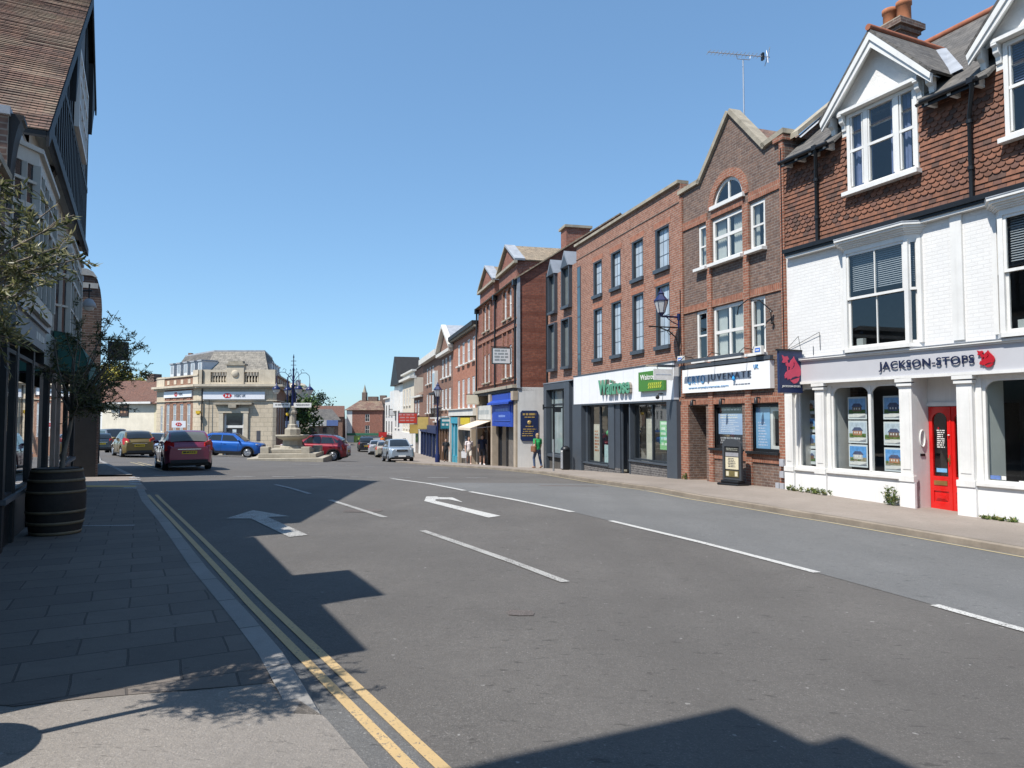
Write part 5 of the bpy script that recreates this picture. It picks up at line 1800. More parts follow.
scribble(k, 6.0, 9.2, 1.92, 2.12, -.2, LBL, 1, seed=41, gap=.2)
scribble(k, 6.8, 8.4, 1.62, 1.76, -.2, LBL, 1, seed=42, gap=.2)
vi.add("lettering", k, bf_)
k = MB()
k.box(5.1, 6.9, .3, .36, -1.3, 1.15, FARGLASS)
k.box(7.3, 9.0, .26, .34, -1.9, 1.15, M("weathered_door", (.16, .14, .12), .8, .4, 4, .3))
k.box(9.1, 9.6, .3, .36, -1.3, 1.15, FARGLASS)
for x in (5.0, 6.95, 7.15, 9.0, 9.62):
    k.box(x, x + .12, .2, .4, -2, 1.15, DARKWOOD)
k.box(5.1, 7, .1, .4, -2, -1.2, DARKWOOD)
k.box(9.1, 9.7, .1, .4, -2, -1.2, DARKWOOD)
vi.add("shop_door", k)
k = MB()
k.box(.45, 4.4, -.1, .3, 1.5, 2.35, M("white_painted_sign", (.5, .5, .47), .6, .2, 2, .1))
scribble(k, .8, 3.9, 1.75, 2.1, -.1, M("grey_script", (.3, .33, .33), .6, .1, 2, 0), 1, seed=43, gap=.2)
vi.add("fascia_sign", k)
k = MB()
k.box(.5, 2.0, .3, .36, -1.5, 1.4, FARGLASS)
k.box(3.0, 4.4, .3, .36, -1.5, 1.4, FARGLASS)
for x in (.45, 2.0, 2.9, 4.3):
    k.box(x, x + .12, .2, .4, -2, 1.5, M("brown_timber", (.13, .075, .045), .6, .3, 3, .2))
k.box(.45, 4.4, .15, .4, -2, -1.2, MATS["brown_timber"])
vi.add("shop_window", k)
# wall sign on the white flank
t = vi.thing("wall_sign", "dark blue board with gold script on the white flank wall", "sign", VL + .012, .58, .45)
k = MB()
b_ = [(-.46, .1), (-.38, 0), (.38, 0), (.46, .1), (.46, 1.42), (.38, 1.52), (-.38, 1.52), (-.46, 1.42)]
k.T = Matrix.Rotation(R(90), 4, 'Z')
k.extr([(x, 0, z) for x, z in b_], (0, -.03, 0), M("navy_board", (.02, .035, .10), .4, .1, 2, 0))
k.build("board", t)
GOLD = M("gold_letter", (.55, .38, .13), .4, .1, 3, 0, metal=.2)
k = MB(); k.T = Matrix.Rotation(R(90), 4, 'Z')
scribble(k, -.36, .36, 1.26, 1.40, -.031, GOLD, 1, .008, 51, .2)
scribble(k, -.30, .30, 1.14, 1.22, -.031, GOLD, 1, .008, 52, .3)
k.lathe([(.05, 0), (.105, -.0), (.105, -.012), (.05, -.012)], (0, -.031, .92), GOLD, 16, axis='y')
scribble(k, -.22, .22, .68, .76, -.031, GOLD, 1, .008, 53, .3)
scribble(k, -.38, .38, .18, .62, -.031, GOLD, 4, .008, 54, .55)
k.build("lettering", t)
def board_sign(b, name, label, cat, x, y, z, w, h, fm, pm, rows, seed, side=True, ink=None, group=None, arm=True):
    """small sign on an arm, at right angles to the front (side) or flat on it"""
    t_ = b.thing(name, label, cat, x, y, z, group)
    k_ = MB()
    if side:
        k_.T = Matrix.Rotation(R(90), 4, 'Z')
    k_.box(-w, 0, -.03, .03, 0, h, fm)
    k_.build("frame", t_)
    k_ = MB()
    if side:
        k_.T = Matrix.Rotation(R(90), 4, 'Z')
    k_.box(-w + .05, -.05, -.036, .036, .05, h - .05, pm)
    k_.build("panel", t_)
    if rows:
        k_ = MB()
        if side:
            k_.T = Matrix.Rotation(R(90), 4, 'Z')
        scribble(k_, -w + .1, -.1, .12, h - .1, -.036, ink or M("ink_grey", (.2, .22, .24), .6, .1, 3, 0), rows, .006, seed)
        k_.build("lettering", t_)
    if arm:
        k_ = MB()
        if side:
            k_.T = Matrix.Rotation(R(90), 4, 'Z')
        k_.box(-w - .05, .35, -.02, .02, h + .02, h + .06, BLACK)
        k_.build("bracket", t_)
    return t_
board_sign(vi, "estate_board", "white agent's board between the first floor windows of the gabled brick shop", "sign", 9.5, -.15, 4.35, 1.0, .85, M("board_dark_edge", (.03, .05, .05), .5, .1, 3, 0), M("board_white", (.68, .70, .70), .5, .05, 3, 0), 4, 61, ink=M("board_grey_print", (.30, .33, .33), .5, .1, 3, 0))
board_sign(vi, "hanging_sign", "cream hanging sign at the far end of the gabled brick shop", "sign", .9, -.15, 2.45, .75, .6, M("cream_sign", (.62, .56, .45), .6, .08, 3, 0), M("cream_sign_panel", (.66, .60, .48), .6, .05, 3, 0), 0, 62)
# cream awning over the pavement
t = vi.thing("awning", "cream shop awning beside the royal blue shop front", "awning", .2, -.02, 1.0)
k = MB()
AW = M("cream_canvas", (.62, .52, .40), .85, .08, 2, .1)
k.extr([(.0, -1.3, .0), (.0, -.1, .42), (.0, -.1, .45), (.0, -1.3, .03)], (4.3, 0, 0), AW)
k.extr([(.0, -1.32, .03), (.0, -1.29, .03), (.0, -1.29, -.12), (.0, -1.32, -.12)], (4.3, 0, 0), AW)
k.build("canvas", t)
k = MB()
for x in (.1, 4.2):
    k.tube([(x, -1.27, .0), (x, -.05, .1)], .02, ALU, 6)
k.build("arm", t)

# ================================================================ terrace towards the square
def terrace(name, label, cat, far, near, zb, ztop, depth, wallm, ops, winkw, roof=None, corn=None, low=None, lowm=None, sidem=None):
    b = Bld(name, label, cat, far, near, zb)
    L_ = b.L
    m_ = MB()
    m_.wall(0, L_, zb - 1, ztop, ops, wallm, 0, .1, 0)
    sm_ = sidem or wallm
    for x in (0, L_):
        m_.face([(x, 0, zb - 1), (x, depth, zb - 1), (x, depth, ztop), (x, 0, ztop)], sm_)
    m_.face([(0, depth, zb - 1), (L_, depth, zb - 1), (L_, depth, ztop), (0, depth, ztop)], sm_)
    m_.face([(0, 0, ztop - .15), (L_, 0, ztop - .15), (L_, depth, ztop - .15), (0, depth, ztop - .15)], LEAD)
    b.add("wall", m_)
    for o in ops:
        b.window(*o, **winkw)
    if corn:
        k_ = MB()
        for (z0, z1, p, mt) in corn:
            k_.box(-.05, L_ + .02, -p, .25, z0, z1, mt)
        b.add("cornice", k_)
    if roof:
        zt, mt, hip = roof
        k_ = MB()
        k_.slope((-.1, -.2, ztop), (L_ + .1, -.2, ztop), (-.1 + hip, depth / 2, zt), (L_ + .1 - hip, depth / 2, zt), mt)
        k_.slope((-.1, depth + .2, ztop), (L_ + .1, depth + .2, ztop), (-.1 + hip, depth / 2, zt), (L_ + .1 - hip, depth / 2, zt), mt)
        for x, xx in ((-.1, hip - .1), (L_ + .1, L_ + .1 - hip)):
            k_.face([(x, -.2, ztop), (x, depth + .2, ztop), (xx, depth / 2, zt)], mt if hip else sm_)
        b.add("roof", k_)
    return b
STUCCO = M("grey_white_stucco", (.62, .60, .55), .8, .12, 1.2, .2, streak=.3)
wk = dict(y=.03, mx=(.5,), mz=(.5,), fw=.10, bar=.06, fmat=PVC, gmat=PALEGLASS, sill=.1, sillmat=STUCCO)
ops = [(x, x + 1.0, z0, z1) for x in (2.3, 4.3, 6.45, 8.4) for z0, z1 in ((5.45, 7.05), (2.28, 4.38))]
ge = terrace("red_brick_townhouse", "flat fronted warm red brick building with two rows of four white sash windows", "shop building", (-4.63, 56.1), (-2.18, 45.9), -1.6, 7.5, 10, B_GEORG, ops, wk, (9.3, T_SLATE, 2),
             ((7.5, 7.62, .3, STONE), (7.62, 7.9, .42, DARKWOOD), (1.76, 2.2, .35, STUCCO), (2.2, 2.26, .45, STUCCO)))
k = MB()
TEAL = M("teal_paint", (.05, .30, .40), .5, .1, 2, 0)
k.box(.1, 10.4, -.1, -.002, -2.6, 1.76, DARKWOOD)
k.box(.2, .7, -.35, -.1, -2.6, 1.7, STUCCO)
for x in (1.3, 2.7, 3.9):
    k.box(x, x + .35, -.3, -.1, -2.6, 1.2, TEAL)
k.box(1.2, 4.4, -.36, -.1, 1.2, 1.65, TEAL)
k.box(1.2, 4.4, -.3, -.1, -2.6, -1.2, TEAL)
k.box(1.65, 2.7, -.2, -.1, -1.2, 1.2, gloss("painted_reflection_glass", (.35, .42, .46), .1))  # the pane's pale reflection is in its base colour
k.box(6.0, 9.6, -.4, -.1, 1.15, 1.62, M("yellow_fascia", (.60, .46, .03), .5, .08, 2, 0))
for x in (4.8, 9.9):
    k.box(x, x + .4, -.4, -.1, -2.6, 1.65, TAN)
k.box(5.6, 7.2, -.16, -.1, -2.2, .9, FARGLASS)
ge.add("shopfront", k)
board_sign(ge, "hanging_sign", "teal hanging sign beyond the yellow fascia", "sign", .5, -.2, .75, .85, .85, M("teal_edge", (.02, .12, .17), .5, .1, 3, 0), M("teal_board", (.03, .22, .27), .5, .08, 3, 0), 2, 63, ink=WHITE)
ops = [(x, x + 1.15, z0, z1) for x in (1.1, 3.1, 5.3) for z0, z1 in ((5.0, 6.65), (2.35, 4.05))]
pe = terrace("pedimented_house", "brown brick house with a white triangular pediment", "shop building", (-6.39, 63.4), (-4.63, 56.1), -1.8, 7.0, 9, B_FAR, ops, dict(wk, gmat=PALEGLASS),
             None, ((6.9, 7.15, .4, STUCCO), (1.6, 1.75, .5, STUCCO)))
k = MB()
k.extr([(-.2, -.1, 7.15), (pe.L + .1, -.1, 7.15), (pe.L / 2, -.1, 9.1)], (0, 8, 0), B_FAR)
for s_ in (-1, 1):
    e_ = pe.L / 2 + s_ * (pe.L / 2 + .35)
    k.extr([(e_, -.45, 7.12), (pe.L / 2, -.45, 9.15), (pe.L / 2, -.45, 9.42), (e_ + s_ * .05, -.45, 7.38)], (0, .4, 0), STUCCO)
    k.slope((e_, -.4, 7.3), (e_, 8, 7.3), (pe.L / 2, -.4, 9.4), (pe.L / 2, 8, 9.4), LEAD)
pe.add("pediment", k)
k = MB()
k.box(.2, pe.L - .1, -.9, -.02, 1.55, 1.65, STUCCO)
for i in range(20):
    x = .3 + i * .35
    k.tube([(x, -.85, 1.65), (x, -.85, 2.4)], .02, BLACK, 5)
k.box(.2, pe.L - .1, -.9, -.8, 2.38, 2.44, BLACK)
pe.add("balcony", k)
k = MB()
k.box(.05, pe.L - .05, -.06, -.002, -2.6, 1.5, DARKWOOD)
for x in (.1, 1.8, 3.3, 5.0, 6.6):
    k.box(x, x + .45, -.3, -.06, -2.6, 1.4, MATS["brown_timber"])
pe.add("shopfront", k)
ops = [(x, x + 1.2, z0, z1) for x in (4.4, 6.6, 8.9) for z0, z1 in ((5.0, 6.6), (2.1, 3.95))]
br = terrace("tall_brown_brick_shop", "tall brown brick shop with a thick white parapet and a row of chimney pots", "shop building", (-9.5, 76.4), (-6.39, 63.4), -2.3, 7.3, 9, B_FAR, [(a - 1.2, b - 1.2, c, d_) for a, b, c, d_ in ops] + [(9.7, 10.9, 1.3, 2.7), (11.6, 12.8, 1.3, 2.7)], dict(wk),
             None, ((7.2, 7.75, .5, STUCCO),))
k = MB()
k.box(4.5, 8.0, 4.0, 4.8, 7.3, 8.3, B_FAR)
cnb = br.add("chimney", k)
for i in range(6):
    k = MB()
    k.lathe([(.16, 0), (.13, .55), (.17, .6)], (4.8 + i * .58, 4.4, 8.3), POT, 8)
    br.add("chimney_pot", k, cnb)
k = MB()                                           # tiled mansard bay lower down at the near end
k.slope((9.2, -.3, 3.9), (br.L, -.3, 3.9), (9.2, 1.6, 6.7), (br.L, 1.6, 6.7), T_OLD)
k.box(9.0, br.L + .05, -.5, -.003, 3.75, 3.95, DARKWOOD)
k.box(10.2, 11.9, -.3, .6, 4.1, 5.9, WHITE)
for x in (10.35, 11.15):
    k.box(x, x + .65, -.32, -.3, 4.25, 5.7, PALEGLASS)
br.add("mansard", k)
k = MB()
NV = M("navy_shopfront", (.02, .035, .10), .5, .15, 2, 0)
k.box(.05, br.L - .05, -.08, -.002, -3.2, .9, NV)
for x in (.1, 2.6, 5.2, 7.4, 10.0, 12.7):
    k.box(x, x + .3, -.25, -.08, -3.2, .2, NV)
k.box(.05, br.L - .05, -.35, -.08, .2, .9, NV)
for x in (.6, 3.1, 5.7, 7.9, 10.5):
    k.box(x, x + 1.7, -.12, -.08, -2.0, .1, FARGLASS)
br.add("shopfront", k)
board_sign(br, "hanging_sign", "pale yellow hanging sign over the navy shop fronts", "sign", 6.5, -.2, .5, 1.05, 1.2, M("yellow_edge", (.5, .38, .12), .5, .1, 3, 0), M("pale_yellow_sign", (.66, .50, .17), .5, .12, 3, 0), 0, 64)
ops = [(x, x + 1.3, z0, z1) for x in (1.0, 3.4) for z0, z1 in ((2.0, 3.6),)]
lo_ = terrace("low_tiled_shop", "low brick shop with a tiled roof and white door surround beyond the navy shop fronts", "shop building", (-11.5, 84.0), (-9.5, 76.4), -2.5, 4.1, 9, B_FAR, ops, dict(wk), (6.6, T_OLD, .6), ((3.9, 4.1, .35, STUCCO),))
k = MB()
k.box(.05, lo_.L - .05, -.1, -.002, -3.4, .6, WHITE)
k.box(2.6, 5.0, -.14, -.1, -2.6, .3, FARGLASS)
lo_.add("shopfront", k)
board_sign(lo_, "hanging_sign", "ochre hanging sign on the low tiled shop", "sign", 5.5, -.2, -.1, .95, 1.0, M("ochre_edge", (.3, .2, .06), .5, .1, 3, 0), M("ochre_sign", (.45, .32, .09), .5, .12, 3, 0), 0, 65)
board_sign(lo_, "estate_board", "red and navy agent's board high on the low tiled shop", "sign", 4.5, -.2, 1.0, 2.1, 1.15, M("navy_edge", (.03, .04, .12), .5, .1, 3, 0), M("red_board", (.58, .06, .035), .5, .12, 1, 0), 3, 66, ink=M("board_pale", (.6, .3, .3), .5, .1, 3, 0))
ops = [(x, x + 1.2, z0, z1) for x in (1.2, 4.2, 7.2) for z0, z1 in ((3.2, 5.2), (.3, 2.0))]
wh = terrace("cream_parapet_shop", "cream rendered shop with a balustraded parapet", "shop building", (-14.6, 95.5), (-11.5, 84.0), -2.8, 6.4, 10, M("cream_render", (.62, .55, .44), .8, .12, 1, .2, streak=.3), ops, dict(wk, fmat=WHITE), None,
             ((6.3, 6.6, .55, STUCCO), (7.15, 7.35, .3, STUCCO)))
k = MB()
for i in range(26):
    k.lathe([(.08, 0), (.14, .15), (.08, .3), (.07, .55)], (.2 + i * .45, .05, 6.6), STUCCO, 6)
wh.add("balustrade", k)
k = MB()
k.box(.05, wh.L - .05, -.3, -.002, -3.4, -.2, WHITE)
wh.add("shopfront", k)
ops = [(x, x + 1.6, z0, z1) for x in (1.0, 4.5) for z0, z1 in ((3.0, 5.0), (.2, 2.2))]
sg = terrace("slate_gabled_house", "white fronted house under a steep dark slate roof", "shop building", (-17.2, 104.5), (-14.6, 95.5), -2.9, 6.4, 14, WHITE, ops, dict(wk, fmat=WHITE, gmat=FARGLASS), None, None, sidem=B_FAR)
k = MB()
k.slope((-.3, -.6, 6.3), (sg.L + .2, -.6, 6.3), (-.3, 5, 10.6), (sg.L + .2, 5, 10.6), T_SLATE)
k.slope((-.3, 12, 6.3), (sg.L + .2, 12, 6.3), (-.3, 5, 10.6), (sg.L + .2, 5, 10.6), T_SLATE)
k.face([(sg.L, -.3, 6.3), (sg.L, 12, 6.3), (sg.L, 5, 10.4)], B_FAR)
k.face([(0, -.3, 6.3), (0, 12, 6.3), (0, 5, 10.4)], B_FAR)
k.extr([(0, -.62, 6.2), (sg.L, -.62, 6.2), (sg.L / 2, -.62, 10.2)], (0, 3.5, 0), DARKWOOD)
for x in (1, 4.4):
    k.extr([(x, -.01, 2.6), (x + .3, -.8, 2.6), (x + 1.7, -.8, 2.6), (x + 2.0, -.01, 2.6)], (0, 0, 2.8), WHITE)
sg.add("roof", k)
ops = [(x, x + 1.3, z0, z1) for x in (1.5, 5.0, 8.5) for z0, z1 in ((2.0, 3.6), (-.6, 1.1))]
w2 = terrace("white_rendered_house", "far white rendered house with dark sash windows on the right of the street", "shop building", (-20.6, 116), (-17.2, 104.5), -3.0, 4.6, 9, WHITE, ops, dict(wk, fmat=DARKWOOD, gmat=FARGLASS), None, ((4.6, 4.8, .3, STUCCO),), sidem=WHITE)
k = MB()
k.box(3, 8, 2, 5, 4.6, 6.6, B_ORANGE)
k.box(2.8, 8.2, 1.8, 5.2, 6.6, 6.8, DARKWOOD)
w2.add("chimney", k)
k = MB()
k.box(1, 10, -.2, -.002, -3.2, -1.0, DARKWOOD)
w2.add("shopfront", k)
board_sign(w2, "hanging_sign", "small red sign on the far white house", "sign", 4, -.1, -1.4, 1.3, .8, M("red_edge", (.3, .02, .02), .5, .1, 3, 0), M("red_sign", (.5, .03, .03), .5, .1, 3, 0), 0, 67)
board_sign(sg, "hanging_clock_sign", "round black and white hanging sign on the slate gabled house", "sign", 5, -.4, 1.9, .9, .9, BLACK, M("sign_white", (.6, .6, .6), .5, .1, 3, 0), 0, 68)

# ================================================================ end of the street
eb = Bld("end_brick_shop", "red brick shop with green fascia facing down the street", "shop building", (-26.8, 116), (-21.0, 116), -2.7)
mb = MB()
ops = [(3.0, 3.7, 1.0, 2.2), (3.0, 3.7, -.9, .4)]
mb.wall(.9, eb.L, -.95, 2.9, ops, B_VIC, 0, .1, 0)
mb.wall(0, .9, -4, 2.9, [], WHITE, 0, .1, 0)
mb.wall(.9, eb.L, -4, -.95, [(1.2, 2.4, -2.6, -1.3), (2.7, eb.L - .3, -2.7, -1.3)], WHITE, 0, .1, .5)
for x in (0, eb.L):
    mb.face([(x, 0, -4), (x, 9, -4), (x, 9, 2.9), (x, 0, 2.9)], B_VIC)
eb.add("wall", mb)
for o in ops:
    eb.window(*o, y=.03, fmat=WHITE, gmat=FARGLASS, mx=(.5,))
k = MB()
k.box(.1, eb.L, -.2, -.002, -1.2, -.85, M("green_fascia", (.03, .13, .08), .5, .1, 2, 0))
k.box(1.2, 2.4, -.03, 0, -2.6, -1.3, M("lime_poster", (.3, .45, .1), .6, .3, 2, 0))
k.box(2.7, eb.L - .3, -.02, 0, -2.7, -1.3, PALEGLASS)
eb.add("shopfront", k)
k = MB()
k.slope((-.3, -.3, 2.9), (eb.L + .3, -.3, 2.9), (1.2, 4.5, 4.6), (eb.L - 1, 4.5, 4.6), T_OLD)
k.face([(-.3, -.3, 2.9), (1.2, 4.5, 4.6), (-.3, 9, 2.9)], T_OLD)
k.face([(eb.L + .3, -.3, 2.9), (eb.L - 1, 4.5, 4.6), (eb.L + .3, 9, 2.9)], T_OLD)
rfe = eb.add("roof", k)
for x, w_, h_ in ((1.6, .7, 5.9), (2.6, 1.6, 5.2), (4.6, 1.0, 5.4)):
    k = MB()
    k.box(x, x + w_, 4, 5.2, 4, h_, B_BROWN)
    if w_ < 1:
        k.lathe([(.35, 0), (.0, 1.4)], (x + .35, 4.6, h_), STONE, 6)
    eb.add("chimney", k, rfe)
sh = Bld("slate_roofed_shops", "low dark roofed shops with a blue and white fascia beyond the red car", "shop building", (-30.5, 98), (-24.5, 101), -2.3)
mb = MB()
mb.wall(0, sh.L, -3.4, 1.4, [], B_BROWN, 0, .1, 0)
mb.slope((-.3, -.3, 1.3), (sh.L + .3, -.3, 1.3), (.5, 4, 2.9), (sh.L, 4, 2.9), T_SLATE)
for x in (0, sh.L):
    mb.face([(x, 0, -3.4), (x, 8, -3.4), (x, 4, 2.85), (x, 0, 1.4)], B_FAR)
mb.box(2.6, 3.4, .6, 1.4, 1.5, 2.3, STUCCO)
sh.add("wall", mb)
k = MB()
k.box(.2, 2.1, -.3, -.002, .5, 1.3, M("pale_blue_fascia", (.16, .24, .5), .5, .1, 2, 0))
k.box(2.1, 5.0, -.32, -.002, .5, 1.3, WHITE)
k.box(5.0, sh.L - .1, -.3, -.002, .5, 1.3, MATS["pale_blue_fascia"])
for x in (.4, 2.6, 4.6):
    k.box(x, x + 1.5, -.05, -.002, -2.0, .3, FARGLASS)
sh.add("fascia", k)
t2 = Bld("distant_roofs", "distant brown tiled roofs beyond the fountain's trees", "houses", (-40, 112), (-27, 114), -2.5)
mb = MB()
mb.wall(0, t2.L, -3.4, 1.9, [], B_FAR, 0, .1, 0)
mb.slope((-.3, -.3, 1.8), (t2.L + .3, -.3, 1.8), (.5, 4, 3.6), (t2.L, 4, 3.6), T_RED)
for x in (0, t2.L):
    mb.face([(x, 0, -3.4), (x, 8, -3.4), (x, 4, 3.5), (x, 0, 1.9)], B_FAR)
t2.add("wall", mb)
t3 = Bld("stone_fronted_house", "pale stone house with a rounded chimney end behind the fountain lamps", "house", (-27.5, 84), (-24.2, 85.5), -2.2)
mb = MB()
mb.wall(0, t3.L, -3, 5.0, [(1, 1.7, 3, 4.2)], LIMESTONE, 0, .1, .4)
mb.face([(t3.L, 0, -3), (t3.L, 5, -3), (t3.L, 5, 5), (t3.L, 0, 5)], LIMESTONE)
mb.face([(0, 0, -3), (0, 5, -3), (0, 5, 5), (0, 0, 5)], LIMESTONE)
mb.lathe([(1.1, 4.5), (1.1, 5.4), (.8, 5.7), (0, 5.8)], (t3.L - 1.2, 1.2, 0), LIMESTONE, 12)
mb.slope((-.2, -.2, 5), (t3.L + .2, -.2, 5), (.6, 2.5, 5.9), (t3.L - .6, 2.5, 5.9), T_STONE)
t3.add("wall", mb)

# ================================================================ bank on the corner of the square
bk = Bld("stone_bank", "pale stone corner bank with balustrade and a stone-slated mansard roof", "bank", (-24.8, 56.5), (-18.6, 56.5), -1.25)
BW = bk.L
ASH = brick("ashlar_stone", (.59, .50, .375), (.54, .455, .335), (.30, .26, .20), .62, .36, .012, .25, .6, vary=.25)
mb = MB()
dop = (2.1, 3.7, -2, 1.98)
B_BANK = brick("bank_brick", (.34, .165, .10), (.25, .12, .075), (.30, .25, .2), dirt=.25)
mb.wall(.25, BW - .25, -2.2, 3.95, [dop], ASH, -.12, .3, 0)
lw = Matrix.Rotation(math.atan2(62.4 - 56.5, -31 + 24.8), 4, 'Z')
LWL = math.hypot(6.2, 5.9)
# left wing runs back to the left; in its own frame x goes from the front corner, front is on +y, so mirror into the helper's frame
def wingT(ax, ay, bx, by):
    a = math.atan2(by - ay, bx - ax)
    return Matrix.Translation((ax, ay, 0)) @ Matrix.Rotation(a, 4, 'Z')
TL_ = wingT(-31 + 24.8, 62.4 - 56.5, 0, 0)
TR_ = wingT(BW, 0, -21.2 + 24.8, 68 - 56.5)
lops = [(.9, 1.4, .4, 2.6)] + [(2.2 + 1.42 * i, 2.85 + 1.42 * i, .2, 2.75) for i in range(4)]
mb.T = TL_
mb.wall(0, 1.75, -2.2, 3.95, lops[:1], ASH, 0, .15, 0)
mb.wall(1.75, 7.6, -2.2, 3.95, lops[1:], B_BANK, 0, .15, 0)
mb.wall(7.6, LWL, -2.2, 3.95, [], ASH, 0, .15, 0)
rops = [(1.2 + 2.2 * i, 2.0 + 2.2 * i, .2, 2.75) for i in range(4)]
mb.T = TR_
mb.wall(0, 11.7, -2.2, 3.95, rops, B_BANK, 0, .15, 0)
mb.T = None
mb.face([(-6.2, 5.9, -2), (-6.2, 13, -2), (-6.2, 13, 5), (-6.2, 5.9, 5)], B_FAR)
mb.face([(0, 0, -2.2), (.25, -.12, -2.2), (.25, -.12, 3.95), (0, 0, 3.95)], ASH)
mb.face([(BW - .25, -.12, -2.2), (BW, 0, -2.2), (BW, 0, 3.95), (BW - .25, -.12, 3.95)], ASH)
bk.add("wall", mb)
def ring(mbx, z0, z1, p, mt, front=True):
    mbx.T = None
    mbx.box(-.1, BW + .1, -p - .12, .3, z0, z1, mt)
    mbx.T = TL_
    mbx.box(-.1, LWL + p * .3, -p, .3, z0 + .003, z1 - .003, mt)
    mbx.T = TR_
    mbx.box(-p * .3, 11.7, -p, .3, z0 + .003, z1 - .003, mt)
    mbx.T = None
k = MB()
ring(k, 3.95, 4.08, .25, LIMESTONE)
ring(k, 4.08, 4.26, .45, LIMESTONE)
ring(k, 2.95, 3.02, .1, LIMESTONE)
bk.add("cornice", k)
k = MB()
k.box(.1, 1.0, -.15, .25, 4.26, 5.42, LIMESTONE)
k.box(BW - 1.4, BW - .1, -.15, .25, 4.26, 5.42, LIMESTONE)
k.box(2.3, 3.65, -.22, .3, 4.26, 5.75, LIMESTONE)
k.box(2.2, 3.75, -.30, .38, 5.75, 5.9, STONE)
k.box(2.4, 3.55, -.2, .3, 5.9, 6.1, STONE)
k.lathe([(.28, 0), (.28, -.06), (.2, -.1), (0, -.12)], (2.97, -.22, 5.1), LIMESTONE, 14, axis='y')
for a, b in ((1.0, 2.3), (3.65, BW - 1.4)):
    k.box(a, b, -.14, .2, 4.26, 4.42, LIMESTONE)
    k.box(a, b, -.16, .22, 5.22, 5.40, LIMESTONE)
    n_ = int((b - a) / .2)
    for i in range(n_):
        k.lathe([(.05, 0), (.085, .22), (.05, .42), (.05, .55), (.075, .62), (.05, .8)], (a + (i + .5) * (b - a) / n_, .03, 4.42), LIMESTONE, 7)
k.T = TL_
k.box(0, 1.75, -.05, .3, 4.26, 5.1, LIMESTONE)
k.box(1.75, 7.6, -.0, .3, 4.26, 4.95, B_BANK)
for i in range(4):
    k.box(2.3 + 1.42 * i, 2.8 + 1.42 * i, -.03, 0, 4.4, 4.75, LIMESTONE)
k.box(0, LWL, -.1, .35, 4.95, 5.06, LIMESTONE)
k.box(7.6, LWL, -.05, .3, 4.26, 5.42, LIMESTONE)
k.T = TR_
k.box(0, 11.7, -.0, .3, 4.26, 4.95, B_BANK)
for i in range(6):
    k.box(.6 + 1.9 * i, 1.2 + 1.9 * i, -.03, 0, 4.4, 4.75, LIMESTONE)
k.box(0, 11.7, -.1, .35, 4.95, 5.06, LIMESTONE)
k.T = None
bk.add("parapet", k)
# mansard
base = [(-5.6, 6.6), (-.2, 1.0), (BW - .95, 1.0), (3.2, 11.2), (-4.5, 12)]
topp = [(-4.6, 7.6), (.1, 2.6), (BW - 1.9, 2.6), (2.4, 10.2), (-3.6, 11)]
k = MB()
for i in range(5):
    j = (i + 1) % 5
    mt = T_STONE if i == 1 else T_SLATE
    k.face([(base[i][0], base[i][1], 5.0), (base[j][0], base[j][1], 5.0), (topp[j][0], topp[j][1], 7.1), (topp[i][0], topp[i][1], 7.1)], mt)
k.extr([(x, y, 7.1) for x, y in topp], (0, 0, .12), LEAD)
mr = bk.add("mansard_roof", k)
k = MB()
for i in range(5):
    k.T = TL_ @ Matrix.Translation((1.4 + 1.42 * i, .55, 0))
    k.box(0, .75, 0, 1.3, 5.06, 6.2, M("dormer_lead_white", (.60, .62, .64), .5, .1, 2, 0))
    k.box(-.06, .81, -.08, 1.3, 6.2, 6.3, LEAD)
    k.box(.14, .34, -.02, -.001, 5.4, 6.05, PALEGLASS)
    k.box(.42, .62, -.02, -.001, 5.4, 6.05, PALEGLASS)
for i in range(4):
    k.T = TR_ @ Matrix.Translation((3.4 + 2.0 * i, .75, 0))
    k.box(0, .75, 0, 1.3, 5.06, 6.2, MATS["dormer_lead_white"])
    k.box(-.06, .81, -.08, 1.3, 6.2, 6.3, LEAD)
k.T = None
bk.add("dormer", k, mr)
k = MB()
k.box(-4.6, -4.3, 8.2, 8.6, 6.9, 7.5, B_FAR)
bk.add("chimney", k, mr)
for o in lops:
    bk.window(*o, y=.03, mx=(), mz=(.33, .66), fw=.09, fmat=WHITE, gmat=PALEGLASS, T=TL_)
for o in rops:
    bk.window(*o, y=.03, mx=(), mz=(.33, .66), fw=.09, fmat=WHITE, gmat=PALEGLASS, T=TR_)
k = MB()
for o in lops[1:]:
    k.T = TL_
    k.box(o[0] - .05, o[1] + .05, -.03, -.002, 2.76, 3.3, B_RED)
bk.add("window_head", k)
k = MB()
a, b, c, d_ = dop
k.box(a - .35, a - .002, -.26, -.121, -2, 1.998, LIMESTONE)
k.box(b + .002, b + .35, -.26, -.121, -2, 1.998, LIMESTONE)
k.box(a - .4, b + .4, -.28, -.121, 2.0, 2.4, LIMESTONE)
k.box(a - .7, b + .7, -.5, -.12, 2.65, 2.8, STONE)
k.box(2.6, 3.2, -.55, -.12, 2.4, 2.65, STONE)
bk.add("door_surround", k)
k = MB()
k.box(a, a + .15, .0, .1, -2, 1.98, WHITE); k.box(b - .15, b, .0, .1, -2, 1.98, WHITE)
k.box(a, b, -.02, .12, .82, 1.02, WHITE)
k.box(a + .15, b - .15, .05, .06, -1.6, 1.98, FARGLASS)
k.box(2.75, 3.05, .03, .05, .3, .7, M("notice_pale", (.55, .62, .65), .6, .1, 3, 0))
bk.add("door", k)
REDL = M("bank_red", (.55, .02, .02), .4, .08, 3, 0)
